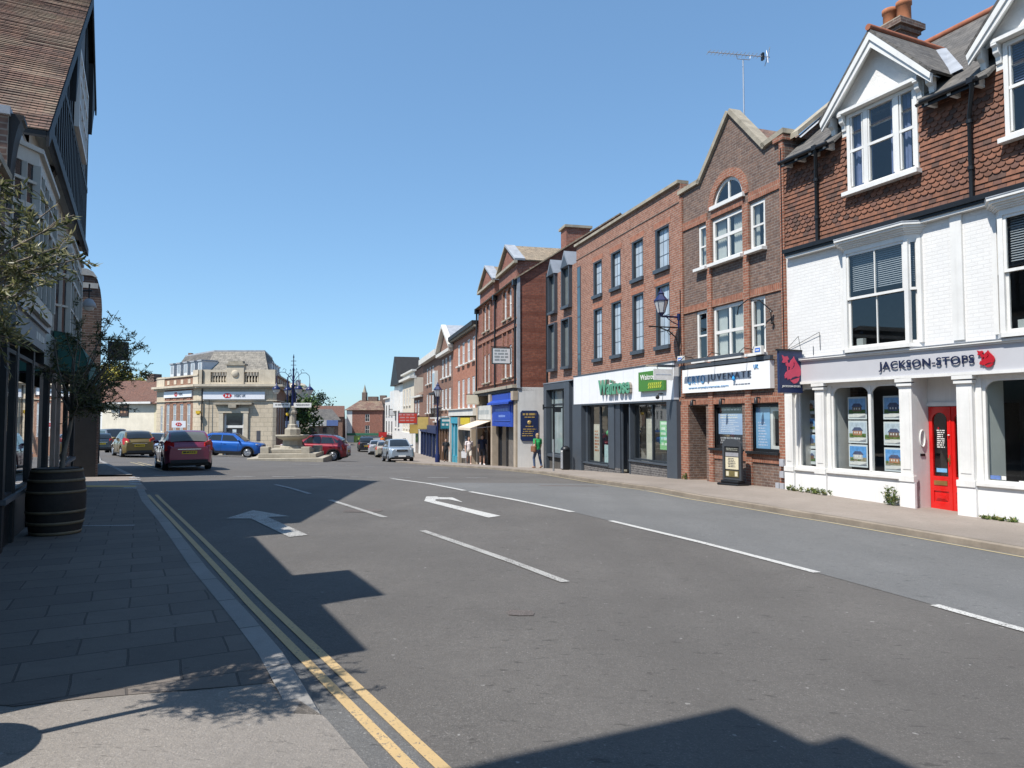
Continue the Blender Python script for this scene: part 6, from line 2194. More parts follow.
def hexlogo(mbx, x, z, h, y):
    w = h
    for s_ in (-1, 1):
        mbx.extr([(x + s_ * w / 2, y, z + h / 2), (x + s_ * w, y, z), (x + s_ * w / 2, y, z - h / 2)], (0, -.02, 0), REDL)
        mbx.extr([(x - w / 2, y, z + s_ * h / 2), (x + w / 2, y, z + s_ * h / 2), (x, y, z)], (0, -.02, 0), REDL)
k = MB()
k.box(.5, 5.35, -.30, -.14, 3.07, 3.66, M("bank_white", (.74, .75, .78), .4, .04, 1, 0))
sg_ = bk.add("fascia_sign", k)
k = MB()
hexlogo(k, 2.42, 3.365, .36, -.302)
letter(k, "HSBC UK", 2.98, 3.85, 3.26, 3.46, -.302, LG, .01, .02)
bk.add("lettering", k, sg_)
k = MB(); k.T = TL_
k.box(1.8, 7.5, -.1, -.003, 3.3, 3.82, MATS["bank_white"])
sg_ = bk.add("fascia_sign", k)
k = MB(); k.T = TL_
hexlogo(k, 4.4, 3.56, .34, -.102)
letter(k, "HSBC", 5.0, 5.8, 3.46, 3.66, -.102, LG, .01, .02)
bk.add("lettering", k, sg_)
k = MB()
k.tube([(.4, -.22, 5.4), (.4, -.22, -1.6)], .05, DARKWOOD, 6)
k.tube([(1.0, -.3, 3.0), (1.0, -.3, -1.2)], .025, DARKWOOD, 5)
bk.add("downpipe", k)
k = MB()
k.box(4.7, 5.0, -.14, -.118, -.2, .6, M("atm_dark", (.08, .08, .09), .4, .2, 3, 0))
k.box(.7, .95, -.14, -.118, -.5, .1, WHITE)
bk.add("wall_panel", k)
def banksign(x, y, z, T_, label):
    p_ = T_ @ Vector((x, y, z)) if T_ else Vector((x, y, z))
    t_ = bk.thing("hanging_sign", label, "sign", p_.x, p_.y, z)
    k_ = MB()
    k_.box(-.55, .55, -.06, .06, 0, .52, MATS["bank_white"])
    k_.build("panel", t_)
    k_ = MB()
    hexlogo(k_, 0, .26, .26, -.062)
    k_.build("emblem", t_)
    k_ = MB()
    k_.box(-.03, .03, .06, .9, .2, .26, BLACK)
    k_.build("bracket", t_)
banksign(7.2, -.9, .85, TL_, "white hanging bank sign before the brick wing left of the stone corner")
banksign(1.2, -1.1, .85, TR_, "white hanging bank sign between the bank and the fountain column")
t = bk.thing("speed_camera_sign", "small yellow box fixed on the bank's corner pipe", "sign", .2, -.4, 1.95)
k = MB()
k.box(-.16, .16, -.1, .1, 0, .22, M("yellow_box", (.65, .42, .03), .5, .1, 3, 0))
k.lathe([(.14, 0), (.1, -.1), (0, -.12)], (0, 0, 0), MATS["yellow_box"], 8)
k.build("box", t)

# ================================================================ white cottages at the left end of the square
OFFW = M("offwhite_limewash", (.70, .64, .52), .9, .16, 1.0, .5, 8, streak=.3)
co = Bld("cream_cottage", "cream rendered cottage with a red tiled roof and a dark pub sign", "cottage", (-41.5, 72.5), (-35.0, 70), -1.75)
ops = [(2.2, 2.7, 1.6, 2.6), (2.2, 2.7, -.9, .2), (6.0, 6.7, -.9, .2)]
mb = MB()
mb.wall(0, co.L, -2.6, 3.2, ops, OFFW, 0, .12, .3)
mb.face([(0, 0, -2.6), (0, 7, -2.6), (0, 7, 3.2), (0, 0, 3.2)], OFFW)
co.add("wall", mb)
for o in ops:
    co.window(*o, y=.03, fmat=WHITE, gmat=FARGLASS, mx=(.5,))
k = MB()
k.slope((-.3, -.4, 3.1), (co.L + .2, -.4, 3.1), (.6, 3.5, 5.5), (co.L, 3.5, 5.5), T_RED)
k.box(1.0, co.L, -.5, -.3, 3.0, 3.2, WHITE)
co.add("roof", k)
k = MB()
k.box(2.3, 3.3, 3.2, 4.2, 4.6, 6.2, B_BROWN)
co.add("chimney", k)
board_sign(co, "pub_sign", "dark square pub sign on the cream cottage", "sign", 3.6, -.05, 1.75, 1.15, 1.2, BLACK, M("pub_panel", (.06, .04, .035), .6, .4, 5, 0), 2, 71, side=False, ink=M("pub_ink", (.35, .2, .12), .6, .1, 3, 0))
c2 = Bld("pale_yellow_cottage", "pale yellow cottage with a steep brown tiled hip beside the bank", "cottage", (-35.0, 70), (-31.6, 68), -1.75)
mb = MB()
mb.wall(0, c2.L, -2.6, 3.1, [(1.6, 3.0, -1.3, -.2)], M("pale_yellow_wash", (.62, .55, .38), .9, .14, 1, .4, 10), 0, .12, .3)
mb.face([(c2.L, 0, -2.6), (c2.L, 6, -2.6), (c2.L, 6, 3.1), (c2.L, 0, 3.1)], OFFW)
mb.box(0, c2.L, -.12, -.003, -.1, .05, DARKWOOD)
c2.add("wall", mb)
k = MB()
k.slope((-.2, -.4, 3.0), (c2.L + .3, -.4, 3.0), (2.2, 4, 6.4), (c2.L + .3, 4, 6.6), T_RED)
k.slope((-.2, 8, 3.0), (c2.L + .3, 8, 3.0), (2.2, 4, 6.4), (c2.L + .3, 4, 6.6), T_RED)
k.face([(-.2, -.4, 3.0), (2.2, 4, 6.4), (-.2, 8, 3.0)], T_RED)
c2.add("roof", k)
c3 = Bld("white_gabled_cottage", "white cottage wall with small windows beyond the black lamp post", "cottage", (-52, 78), (-41.5, 72.5), -1.7)
ops = [(7.2, 7.9, 1.4, 2.5), (7.2, 7.9, -.9, .5), (8.9, 9.6, 1.4, 2.5), (9.0, 9.7, -.9, .3)]
mb = MB()
mb.wall(0, c3.L, -2.6, 3.4, ops, WHITE, 0, .12, .3)
c3.add("wall", mb)
for o in ops:
    c3.window(*o, y=.03, fmat=WHITE, gmat=FARGLASS, mx=(.5,))
k = MB()
k.slope((-.3, -.3, 3.3), (c3.L + .2, -.3, 3.3), (-.3, 4, 5.6), (c3.L + .2, 4, 5.6), T_RED)
c3.add("roof", k)
c4_ = Bld("slate_roofed_house", "house with a plain slate roof rising behind the red cottage roofs", "house", (-40, 86), (-33.0, 86), -2)
mb = MB()
mb.wall(0, c4_.L, -2.6, 5.6, [], B_FAR, 0, .1, 0)
mb.slope((-.2, -.3, 5.5), (c4_.L + .2, -.3, 5.5), (-.2, 4, 7.1), (c4_.L + .2, 4, 7.1), T_SLATE)
mb.face([(c4_.L, 0, -2), (c4_.L, 8, -2), (c4_.L, 4, 7.1), (c4_.L, 0, 5.5)], B_FAR)
c4_.add("wall", mb)
# ================================================================ left-hand side of the street, in shade
LO, LT, LN_ = (-6.203, 8.75), (-.4633, .8862), (-.8862, -.4633)
def lp(s, off=0.0):
    return (LO[0] + LT[0] * s + LN_[0] * off, LO[1] + LT[1] * s + LN_[1] * off)
tu = Bld("timber_framed_gable_house", "jettied timber framed shop building with a steep weathered tile roof and white bay windows", "shop building", lp(0), lp(10.3), 0.0)
BLUEPANEL = M("grey_blue_panel", (.13, .14, .155), .8, .25, 2, .2)
CREAMPL = M("cream_plaster", (.50, .47, .41), .9, .15, 2, .3)
DIRTYWHITE = M("old_white_paint", (.50, .48, .43), .6, .12, 2, .1, streak=.2)
TE = 10.25
mb = MB()
mb.wall(-.45, .7, 2.95, 5.2, [(.3, .7, 3.4, 4.8)], CREAMPL, 0, .1, .5)
mb.wall(.7, 1.3, 2.95, 5.42, [(.7, 1.3, 3.4, 4.8)], CREAMPL, 0, .1, .5)
mb.wall(1.3, TE, 2.95, 5.9, [(1.3, 2.6, 3.4, 4.8), (5.4, 8.2, 3.4, 4.8)], CREAMPL, 0, .1, .5)
mb.box(-.45, TE, -.02, .3, -.6, .60, BLACK)
for x in (-.42, .42, 2.0, 4.2, 6.0, 8.0, TE - .25):
    mb.box(x, x + .16, -.06, .25, -.6, 2.62, DARKWOOD)
mb.box(2.7, TE, -.12, .2, 2.45, 3.0, BLACK)
mb.face([(TE, -.0, -.6), (TE, 7, -.6), (TE, 7, 9.6), (TE, 0, 9.6)], B_BROWN)
mb.face([(-.45, 0, -.6), (-.45, 7, -.6), (-.45, 7, 5.2), (-.45, 0, 5.2)], B_BROWN)
mb.box(-.5, 1.0, -.02, 7, 5.2, 5.3, LEAD)
mb.face([(.7, 0, 5.3), (.7, 7, 5.3), (.7, 7, 5.45), (.7, 0, 5.45)], DARKWOOD)
mb.face([(-.45, 7, -.6), (TE, 7, -.6), (TE, 7, 9.6), (8.4, 7, 11.2), (.7, 7, 5.5), (.7, 7, 5.2), (-.45, 7, 5.2)], B_BROWN)
mb.face([(-.4, 2.5, -.3), (TE - .05, 2.5, -.3), (TE - .05, 2.5, 3.0), (-.4, 2.5, 3.0)], DARKROOM)
mb.face([(-.4, .3, .0), (TE - .05, .3, .0), (TE - .05, 2.5, .0), (-.4, 2.5, .0)], DARKROOM)
mb.face([(1.25, -.15, 5.80), (TE, -.15, 5.80), (TE, 0, 5.80), (1.25, 0, 5.80)], DIRTYWHITE)
tu.add("wall", mb)
# jettied gable with close studding
k = MB()
NFX, NFZ, APX, APZ, FFX, FFZ = .6, 5.45, 8.4, 11.55, 10.75, 9.75
def vz(x):
    return min(NFZ + (x - NFX) * (APZ - NFZ) / (APX - NFX), APZ - (x - APX) * (APZ - FFZ) / (FFX - APX))
poly = [(1.2, 5.82), (TE, 5.82), (TE, vz(TE) - .05), (APX, vz(APX) - .05), (1.2, vz(1.2) - .05)]
k.extr([(x, -.15, z) for x, z in poly], (0, .15, 0), BLUEPANEL)
x = 1.4
while x < TE - .1:
    if not 5.6 < x < 8.5:
        k.box(x, x + .12, -.18, -.15, 5.9, vz(x + .06) - .12, DARKWOOD)
    else:
        k.box(x, x + .12, -.18, -.15, 5.9, 7.4, DARKWOOD)
    x += .36
k.box(1.25, TE + .05, -.21, -.14, 5.72, 5.92, BLUEPANEL)
k.box(1.2, TE + .05, -.24, -.211, 5.70, 5.88, DARKWOOD)
k.box(3.2, TE, -.186, -.15, 7.3, 7.42, DARKWOOD)
tu.add("jettied_gable", k)
rf = MB()
def course_slope(mbx, x0, z0, x1, z1, ya, yb, mat, g=.115):
    """plain tiles laid as separate overlapping courses"""
    L_ = math.hypot(x1 - x0, z1 - z0)
    ux, uz = (x1 - x0) / L_, (z1 - z0) / L_
    nx_, nz_ = (-uz, ux) if ux > 0 else (uz, -ux)
    n_ = int(L_ / g)
    rnd_ = random.Random(11)
    for i in range(n_ + 1):
        a, b = i * g, min(L_, (i + 1) * g + .02)
        j = .018 + rnd_.uniform(-.004, .006)
        segs = 10
        for q in range(segs):
            y0, y1 = ya + (yb - ya) * q / segs, ya + (yb - ya) * (q + 1) / segs
            h = j + rnd_.uniform(-.004, .005)
            p = [(x0 + ux * a + nx_ * h, y0, z0 + uz * a + nz_ * h), (x0 + ux * a + nx_ * h, y1, z0 + uz * a + nz_ * h), (x0 + ux * b, y1, z0 + uz * b), (x0 + ux * b, y0, z0 + uz * b)]
            mbx.face(p, mat)
            mbx.face([p[0], p[1], (x0 + ux * a, y1, z0 + uz * a), (x0 + ux * a, y0, z0 + uz * a)], mat)
course_slope(rf, NFX, NFZ, APX, APZ, -.30, 7.2, T_OLD)
course_slope(rf, FFX, FFZ, APX, APZ, -.30, 7.2, T_OLD)
rf.extr([(NFX, -.27, NFZ - .1), (APX, -.27, APZ - .1), (FFX, -.27, FFZ - .1), (FFX, -.27, FFZ - .02), (APX, -.27, APZ - .01), (NFX, -.27, NFZ - .01)], (0, 7.4, 0), DARKWOOD)
rf.tube([(APX, -.3, APZ + .05), (APX, 7.2, APZ + .05)], .1, RIDGE, 8)
rf_ = tu.add("roof", rf)
k = MB()
for (xa, za, xb, zb_) in ((NFX, NFZ - .02, APX, APZ - .02), (FFX, FFZ - .02, APX, APZ - .02)):
    k.extr([(xa, -.31, za - .2), (xb, -.31, zb_ - .26), (xb, -.31, zb_), (xa, -.31, za)], (0, .035, 0), DARKWOOD)
k.extr([(9.6, -.28, 8.6), (9.9, -.28, 9.0), (10.4, -.28, 9.5), (10.5, -.28, 9.75), (9.6, -.28, 10.4)], (0, .12, 0), DARKWOOD)
k.extr([(5.0, -.27, 7.6), (5.3, -.27, 8.0), (5.9, -.27, 9.2), (5.2, -.27, 8.7)], (0, .1, 0), DARKWOOD)
tu.add("bargeboard", k, rf_)
BRIGHTSASH = M("white_casement", (.72, .71, .68), .5, .06, 2, 0)
tu.window(5.9, 8.35, 7.45, 9.05, -.27, (.25, .5, .75), (.36, .68), .08, .05, BRIGHTSASH, PALEGLASS, dep=.09)
k = MB()
k.box(8.45, 9.55, -.17, -.151, 7.5, 9.6, CREAMPL)
tu.add("plaster_panel", k)
def bay(x0, x1):
    d_ = .24
    k_ = MB()
    pts = [(x0, 0), (x0 + .35, -d_), (x1 - .35, -d_), (x1, 0)]
    zb0, zt0 = 3.2, 4.98
    for za, zb_ in ((3.0, zb0), (zt0 - .15, zt0 + .03)):
        k_.extr([(a, b, za) for a, b in pts], (0, 0, zb_ - za), DIRTYWHITE)
    k_.extr([(a + (-.05 if i == 0 else .05 if i == 3 else 0), b - (.05 if 0 < i < 3 else 0), zt0 + .03) for i, (a, b) in enumerate(pts)], (0, 0, .06), DIRTYWHITE)
    for (a, b) in pts:
        k_.box(a - .05, a + .05, b - .03, b + .07, zb0, zt0 - .15, DIRTYWHITE)
    for (p, q), n_ in ((pts[0:2], 2), (pts[1:3], 4), (pts[2:4], 2)):
        for i in range(1, n_):
            xx, yy = p[0] + (q[0] - p[0]) * i / n_, p[1] + (q[1] - p[1]) * i / n_
            k_.box(xx - .025, xx + .025, yy - .02, yy + .05, zb0, zt0 - .15, DIRTYWHITE)
        for z in (3.7, 4.3, 4.6):
            d0 = Vector((q[0] - p[0], q[1] - p[1], 0))
            nn = Vector((d0.y, -d0.x, 0)).normalized() * .02
            h_ = .05 if z == 4.3 else .018
            k_.extr([(p[0] + nn.x, p[1] + nn.y, z - h_), (q[0] + nn.x, q[1] + nn.y, z - h_), (q[0] + nn.x, q[1] + nn.y, z + .02), (p[0] + nn.x, p[1] + nn.y, z + .02)], (-nn.x * 2, -nn.y * 2 + .001, 0), DIRTYWHITE)
    b_ = tu.add("bay_window", k_)
    g_ = MB()
    for p, q in zip(pts, pts[1:]):
        g_.face([(p[0], p[1] + .02, zb0), (q[0], q[1] + .02, zb0), (q[0], q[1] + .02, zt0 - .1), (p[0], p[1] + .02, zt0 - .1)], FARGLASS)
    tu.add("pane", g_, b_)
bay(-.1, 2.75)
bay(4.9, 8.5)
k = MB()
for x in (-.42, 3.3, 9.0):
    arc = [(-.02 - .13 * (1 - math.cos(t)), 4.7 + 1.05 * math.sin(t)) for t in [math.pi / 2 * i / 8 for i in range(9)]]
    zc_ = 5.8 if x > 1 else 5.24
    k.extr([(x, 0, 4.6 - 5.8 + zc_)] + [(x, a, b - 5.8 + zc_) for a, b in arc] + [(x, -.15, zc_), (x, 0, zc_)], (.3, 0, 0), DARKWOOD)
tu.add("bracket", k)
k = MB()
k.box(-.45, 2.7, -.14, .1, 2.62, 2.93, M("grey_fascia_paint", (.20, .21, .22), .6, .12, 2, .05))
k.box(-.45, 2.73, -.18, .1, 2.931, 2.99, LEAD)
fs = tu.add("fascia_board", k)
k = MB()
scribble(k, 1.4, 2.45, 2.70, 2.84, -.14, M("pale_letter", (.42, .42, .4), .5, .1, 3, 0), 1, seed=81, gap=.2)
tu.add("lettering", k, fs)
for (a, b) in ((-.26, .42), (.58, 2.0), (2.16, 4.2), (4.36, 6.0), (6.16, 8.0), (8.16, 10.0)):
    f = shopwin(tu, a, b, .62, 2.45, (), DARKWOOD, -.05, name="shop_window", fw=.05)
k = MB()
k.box(-.45, TE, -.10, .05, .58, .64, M("lead_grey_sill", (.10, .10, .105), .6, .2, 3, .1))
tu.add("sill", k)
k = MB()
k.box(4.45, 4.58, -.14, -.07, .0, 2.4, M("pale_timber_post", (.34, .25, .20), .6, .25, 3, .1))
k.box(5.3, 5.42, -.14, -.07, .0, 2.4, MATS["pale_timber_post"])
tu.add("door_post", k)
t = tu.thing("awning", "faded dark green awning over the shaded shop front behind the barrel", "awning", 4.8, -.05, 0)
AWG = M("green_canvas", (.030, .11, .092), .85, .2, 2, .1)
k = MB()
n_ = 8
arc = [(-.56 * math.sin(q), 2.45 + .75 * math.cos(q)) for q in [math.pi / 2 * i / n_ for i in range(n_ + 1)]]
for p, q in zip(arc, arc[1:]):
    k.extr([(0, p[0], p[1]), (0, q[0], q[1]), (0, q[0] + .02, q[1] - .02), (0, p[0] + .02, p[1] - .02)], (4.4, 0, 0), AWG)
for x in (0, 4.4):
    k.face([(x, a, b) for a, b in arc] + [(x, 0, 2.45)], AWG)
k.box(0, 4.4, -.575, -.56, 2.3, 2.45, AWG)
k.build("canvas", t)
k = MB()
for x in (.05, 4.35):
    k.tube([(x, -.55, 2.44), (x, 0, 2.4)], .02, BLACK, 6)
k.build("arm", t)
t = tu.thing("wall_lamp", "grey domed lamp hanging from a black bracket against the sky on the shaded side", "lamp", 10.4, .3, .0)
k = MB()
k.tube([(-.4, 0, 4.75), (-.4, -.66, 4.78)], .022, BLACK, 6)
k.tube([(-.4, -.05, 4.5), (-.4, -.3, 4.66), (-.4, -.5, 4.78)], .016, BLACK, 6)
k.tube([(-.4, -.6, 4.95), (-.4, -.6, 4.5)], .02, BLACK, 6)
k.build("bracket", t)
k = MB()
k.lathe([(.03, .16), (.08, .14), (.15, .04), (.17, -.04), (.15, -.06)], (-.4, -.6, 4.42), M("grey_lamp_dome", (.35, .36, .38), .5, .1, 3, 0), 14)
k.build("lamp_shade", t)
k = MB()
k.lathe([(.13, 0), (.1, -.07), (0, -.1)], (-.4, -.6, 4.37), M("lamp_glass_white", (.6, .6, .58), .2, .05, 3, 0), 12)
k.build("globe", t)
# lower neighbour towards the camera, with a raised block on its parapet
ne = Bld("parapet_shop", "low brick shop with a stepped parapet beside the camera", "shop building", lp(-6.15), lp(-.47), 0)
mb = MB()
NL = ne.L
mb.wall(0, NL, 2.6, 4.4, [(1, 2, 2.9, 3.9), (3.6, 4.6, 2.9, 3.9)], B_BROWN, 0, .1, .5)
mb.wall(0, NL, -.5, 2.6, [(.4, 2.4, .6, 2.3), (3.2, 5.1, .6, 2.3)], DARKWOOD, 0, .1, .8)
mb.box(1.4, 2.62, 0, .6, 4.48, 5.42, B_BROWN)
mb.box(1.36, 2.66, -.04, .64, 5.42, 5.47, STONE)
mb.box(-.02, NL, -.06, .3, 4.4, 4.48, STONE)
mb.face([(0, 0, -.5), (0, 5, -.5), (0, 5, 4.2), (0, 0, 4.2)], B_BROWN)
mb.face([(0, 5, -.5), (NL, 5, -.5), (NL, 5, 4.2), (0, 5, 4.2)], B_BROWN)
mb.face([(0, 0, 4.15), (NL, 0, 4.15), (NL, 5, 4.15), (0, 5, 4.15)], LEAD)
ne.add("wall", mb)
nb_ = Bld("roadside_house", "tall brick house beside and behind the camera, seen by its shadow", "shop building", lp(-19.5), lp(-8.45), 0)
mb = MB()
QL = nb_.L
mb.wall(0, QL, -.5, 7.05, [(2, 3, 4, 5.6), (5, 6, 4, 5.6), (8.5, 9.5, 4, 5.6), (1, 5, .6, 2.4), (6.5, 10.5, .6, 2.4)], B_VIC, 0, .1, .5)
mb.face([(QL, 0, -.5), (QL, 7, -.5), (QL, 7, 7.05), (QL, 0, 7.05)], B_VIC)
mb.face([(0, 0, -.5), (0, 7, -.5), (0, 7, 7.05), (0, 0, 7.05)], B_VIC)
mb.face([(0, 7, -.5), (QL, 7, -.5), (QL, 7, 7.05), (0, 7, 7.05)], B_VIC)
nb_.add("wall", mb)
k = MB()
k.slope((-.1, -.08, 7.02), (QL + .02, -.08, 7.02), (1.5, 3.5, 8.6), (QL - 1.5, 3.5, 8.6), T_RED)
k.slope((-.1, 7.1, 7.02), (QL + .02, 7.1, 7.02), (1.5, 3.5, 8.6), (QL - 1.5, 3.5, 8.6), T_RED)
k.face([(QL + .02, -.08, 7.02), (QL - 1.5, 3.5, 8.6), (QL + .02, 7.1, 7.02)], T_RED)
nb_.add("roof", k)
k = MB()
k.box(QL - 1.9, QL - .62, .0, .7, 6.9, 7.42, B_VIC)  # unseen roof block added to shape the house's shadow on the road
k.box(QL - 1.94, QL - .58, -.04, .74, 7.421, 7.48, STONE)
nb_.add("chimney", k)
# brick building beyond the side street: rounded street corner, two pale bands
a_ = lp(14.3, -.41)
dd = (math.sin(R(-30.3)), math.cos(R(-30.3)))
bc = Bld("brick_corner_building", "brown brick building with a rounded shoulder and pale bands beyond the side street", "shop building", a_, (a_[0] + dd[0] * 8, a_[1] + dd[1] * 8), -.25)
mb = MB()
prof = [(0, -.8), (0, 4.9), (.02, 5.2), (.06, 5.5), (.14, 5.8), (.24, 5.95), (.4, 6.03), (5, 6.05), (5, -.8)]
mb.extr([(0, y, z) for y, z in prof], (8, 0, 0), B_BROWN)
bc.add("wall", mb)
k = MB()
k.box(-.03, 0, .12, 5, 5.52, 5.68, STUCCO)
k.extr([(-.05, .14, 5.84), (-.05, .26, 6.02), (-.05, .42, 6.1), (-.05, 5, 6.1), (-.05, 5, 5.9), (-.05, .3, 5.9)], (.05, 0, 0), STUCCO)
bc.add("stone_band", k)
k = MB()
k.box(-.02, 0, .5, .66, 5.72, 5.86, M("pale_recess", (.45, .55, .68), .6, .1, 2, 0))
bc.add("recess", k)
k = MB()
k.box(-.05, -.003, .06, 4.9, -.8, 3.0, DARKWOOD)  # dark sheet added to darken the foot of the flank, no shopfront known
bc.add("flank_dark_sheet", k)
k = MB()
for x in (.6, 3.2, 5.6):
    k.box(x, x + 1.6, -.04, 0, .2, 2.3, FARGLASS)
    k.box(x - .1, x + 1.7, -.03, 0, 2.3, 2.5, DARKWOOD)
bc.add("shop_window", k)
t = bc.thing("hanging_sign", "black square hanging sign silhouetted beside the olive tree leaves", "sign", .5, -.02, 3.4)
k = MB()
k.box(-.025, .025, -.74, -.16, 0, .58, BLACK)
k.build("board", t)
k = MB()
k.box(-.02, .02, -.80, 0, .62, .66, BLACK)
for y in (-.65, -.25):
    k.box(-.01, .01, y - .01, y + .01, .58, .62, BLACK)
k.build("bracket", t)
k = MB(); k.T = Matrix.Translation((-.026, -.45, 0)) @ Matrix.Rotation(R(-90), 4, 'Z')
k.lathe([(.10, 0), (.14, 0), (.14, -.008), (.10, -.008)], (0, 0, .33), M("dark_bronze", (.06, .045, .03), .5, .2, 5, 0), 14, axis='y')
k.build("emblem", t)

# ================================================================ barrels and olive trees
OAK = M("barrel_oak", (.030, .022, .018), .75, .45, 4, .4, 20)
HOOP = M("barrel_hoop", (.17, .125, .075), .6, .35, 5, .15)
SOIL = M("potting_soil", (.04, .03, .022), .95, .3, 10, .8)
def barrel(label, x, y, h=.95, rmax=.40, rend=.33):
    t_ = thing("barrel_planter", label, "barrel", (x, y, G(x, y) + .05), 0, "half casks used as tree planters")
    prof = []
    n_ = 14
    rr = lambda q: rend + (rmax - rend) * (1 - (2 * q - 1) ** 2)
    k_ = MB()
    staves = 24
    v, f = [], []
    for i in range(n_ + 1):
        q = i / n_
        for s in range(staves * 2):
            a = 2 * math.pi * s / (staves * 2)
            r_ = rr(q) - (.006 if s % 2 else 0)
            v.append((r_ * math.cos(a), r_ * math.sin(a), q * h))
    m2 = staves * 2
    for i in range(n_):
        for s in range(m2):
            f.append((i * m2 + s, i * m2 + (s + 1) % m2, (i + 1) * m2 + (s + 1) % m2, (i + 1) * m2 + s))
    k_.mesh(v, f, OAK, True)
    k_.lathe([(rend, h), (rend - .035, h), (rend - .035, h - .06)], (0, 0, 0), OAK, 28)
    k_.build("staves", t_)
    for q0, q1 in ((.01, .055), (.16, .205), (.33, .37), (.63, .67), (.80, .845), (.945, .985)):
        k_ = MB()
        k_.lathe([(rr(q0) + .001, q0 * h), (rr(q0) + .007, q0 * h), (rr(q1) + .007, q1 * h), (rr(q1) + .001, q1 * h)], (0, 0, 0), HOOP, 40)
        k_.build("hoop", t_)
    k_ = MB()
    k_.lathe([(0, h - .05), (rend - .036, h - .06)], (0, 0, 0), SOIL, 28)
    k_.build("soil", t_)
    return t_, G(x, y) + .05 + h - .06
barrel("whole dark oak barrel with brass coloured hoops standing on the paving", -6.3, 9.95, .90, .36, .30)
barrel("barrel just outside the left edge, known by its round shadow", -3.05, 3.02, .93, .395, .33)

LEAFM = []
for n_, c_ in (("light", (.20, .195, .085)), ("mid", (.12, .13, .048)), ("dark", (.045, .058, .022)), ("pale", (.32, .30, .17))):
    m, t__, nn_, ll_, p_ = nt("olive_leaf_" + n_)
    p_.inputs["Base Color"].default_value = c4(c_)
    p_.inputs["Roughness"].default_value = .45
    p_.inputs["Specular IOR Level"].default_value = .45
    tl = nn_.new("ShaderNodeBsdfTranslucent")
    tl.inputs[0].default_value = c4(tuple(min(1, q * 1.4) for q in c_))
    mx_ = nn_.new("ShaderNodeMixShader")
    mx_.inputs[0].default_value = .3
    ll_.new(p_.outputs[0], mx_.inputs[1])
    ll_.new(tl.outputs[0], mx_.inputs[2])
    ll_.new(mx_.outputs[0], nn_["Material Output"].inputs[0])
    LEAFM.append(m)
BARK = M("olive_bark", (.20, .17, .14), .9, .35, 8, .6, 30)
def leaf(mbx, p, d, ln, w, mat, rnd_):
    d = d.normalized()
    side = d.cross(Vector((rnd_.uniform(-1, 1), rnd_.uniform(-1, 1), rnd_.uniform(-.3, 1))))
    if side.length < 1e-3:
        side = d.orthogonal()
    side = side.normalized() * w / 2
    up = d.cross(side).normalized() * w * .25
    mbx.face([p, p + d * ln * .45 + side + up, p + d * ln, p + d * ln * .45 - side + up], mat)
def small_tree(label, cat, base, trunk, cc, cr_, nb_r, leaves, seed, lm, lsize=.065, droop=.15, group=None, bark=None, name="olive_tree", tr=.035):
    """trunk path, limbs to clumps spread through the crown, twigs carrying single leaves"""
    rnd_ = random.Random(seed)
    t_ = thing(name, label, cat, base, 0, group)
    b0 = Vector(base)
    T0 = [Vector(p) - b0 for p in trunk]
    k_ = MB()
    k_.tube(T0, tr, bark or BARK, 8, r1=tr * .7)
    cc_ = Vector(cc) - b0
    lf_ = MB()
    per = leaves // nb_r
    for i in range(nb_r):
        a, z_, q = rnd_.uniform(0, 2 * math.pi), rnd_.uniform(-1, 1), rnd_.uniform(.35, 1) ** .6
        s_ = math.sqrt(max(0, 1 - z_ * z_))
        tip = cc_ + Vector((s_ * math.cos(a) * cr_[0], s_ * math.sin(a) * cr_[1], z_ * cr_[2])) * q
        st_ = T0[-1] if rnd_.random() < .7 else T0[-1].lerp(T0[-2], rnd_.uniform(0, .5))
        mid = st_.lerp(tip, .5) + Vector((rnd_.uniform(-.1, .1), rnd_.uniform(-.1, .1), rnd_.uniform(.0, .15))) * cr_[2]
        pts = [st_, st_.lerp(mid, .6), mid, mid.lerp(tip, .6), tip]
        k_.tube(pts, [tr * .45, tr * .33, tr * .24, tr * .15, tr * .07], bark or BARK, 5)
        tw = max(3, per // 16)
        for j in range(tw):
            u = rnd_.uniform(.35, 1)
            p0 = mid.lerp(tip, (u - .35) / .65 * .95) if u > .5 else st_.lerp(mid, u * 1.6)
            dr = Vector((rnd_.gauss(0, 1), rnd_.gauss(0, 1), rnd_.gauss(.25, .7))).normalized()
            ln = rnd_.uniform(.10, .28) * max(cr_[0], .4) * 1.3
            p1 = p0 + dr * ln + Vector((0, 0, -droop * ln))
            k_.tube([p0, p0.lerp(p1, .5) + Vector((0, 0, .02)), p1], tr * .06, bark or BARK, 4, cap=False)
            for m_ in range(16):
                w_ = (m_ + rnd_.random()) / 16
                lp_ = p0.lerp(p1, w_)
                ld = dr * .7 + Vector((rnd_.gauss(0, .7), rnd_.gauss(0, .7), rnd_.gauss(.1, .6)))
                r_ = rnd_.random()
                leaf(lf_, lp_, ld, lsize * rnd_.uniform(.7, 1.25), lsize * .26, lm[0] if r_ < .34 else lm[1] if r_ < .68 else lm[2] if r_ < .88 else lm[3], rnd_)
    k_.build("trunk", t_)
    lf_.build("crown", t_)
    return t_
small_tree("olive tree leaning over the top left corner in full sun", "tree", (-3.05, 3.02, .9), [(-3.05, 3.02, .85), (-2.98, 3.1, 1.3), (-2.82, 3.22, 1.7), (-2.78, 3.3, 2.0)],
           (-2.66, 3.46, 2.38), (.62, .58, .52), 48, 9000, 5, LEAFM, .052, group="potted olive trees")
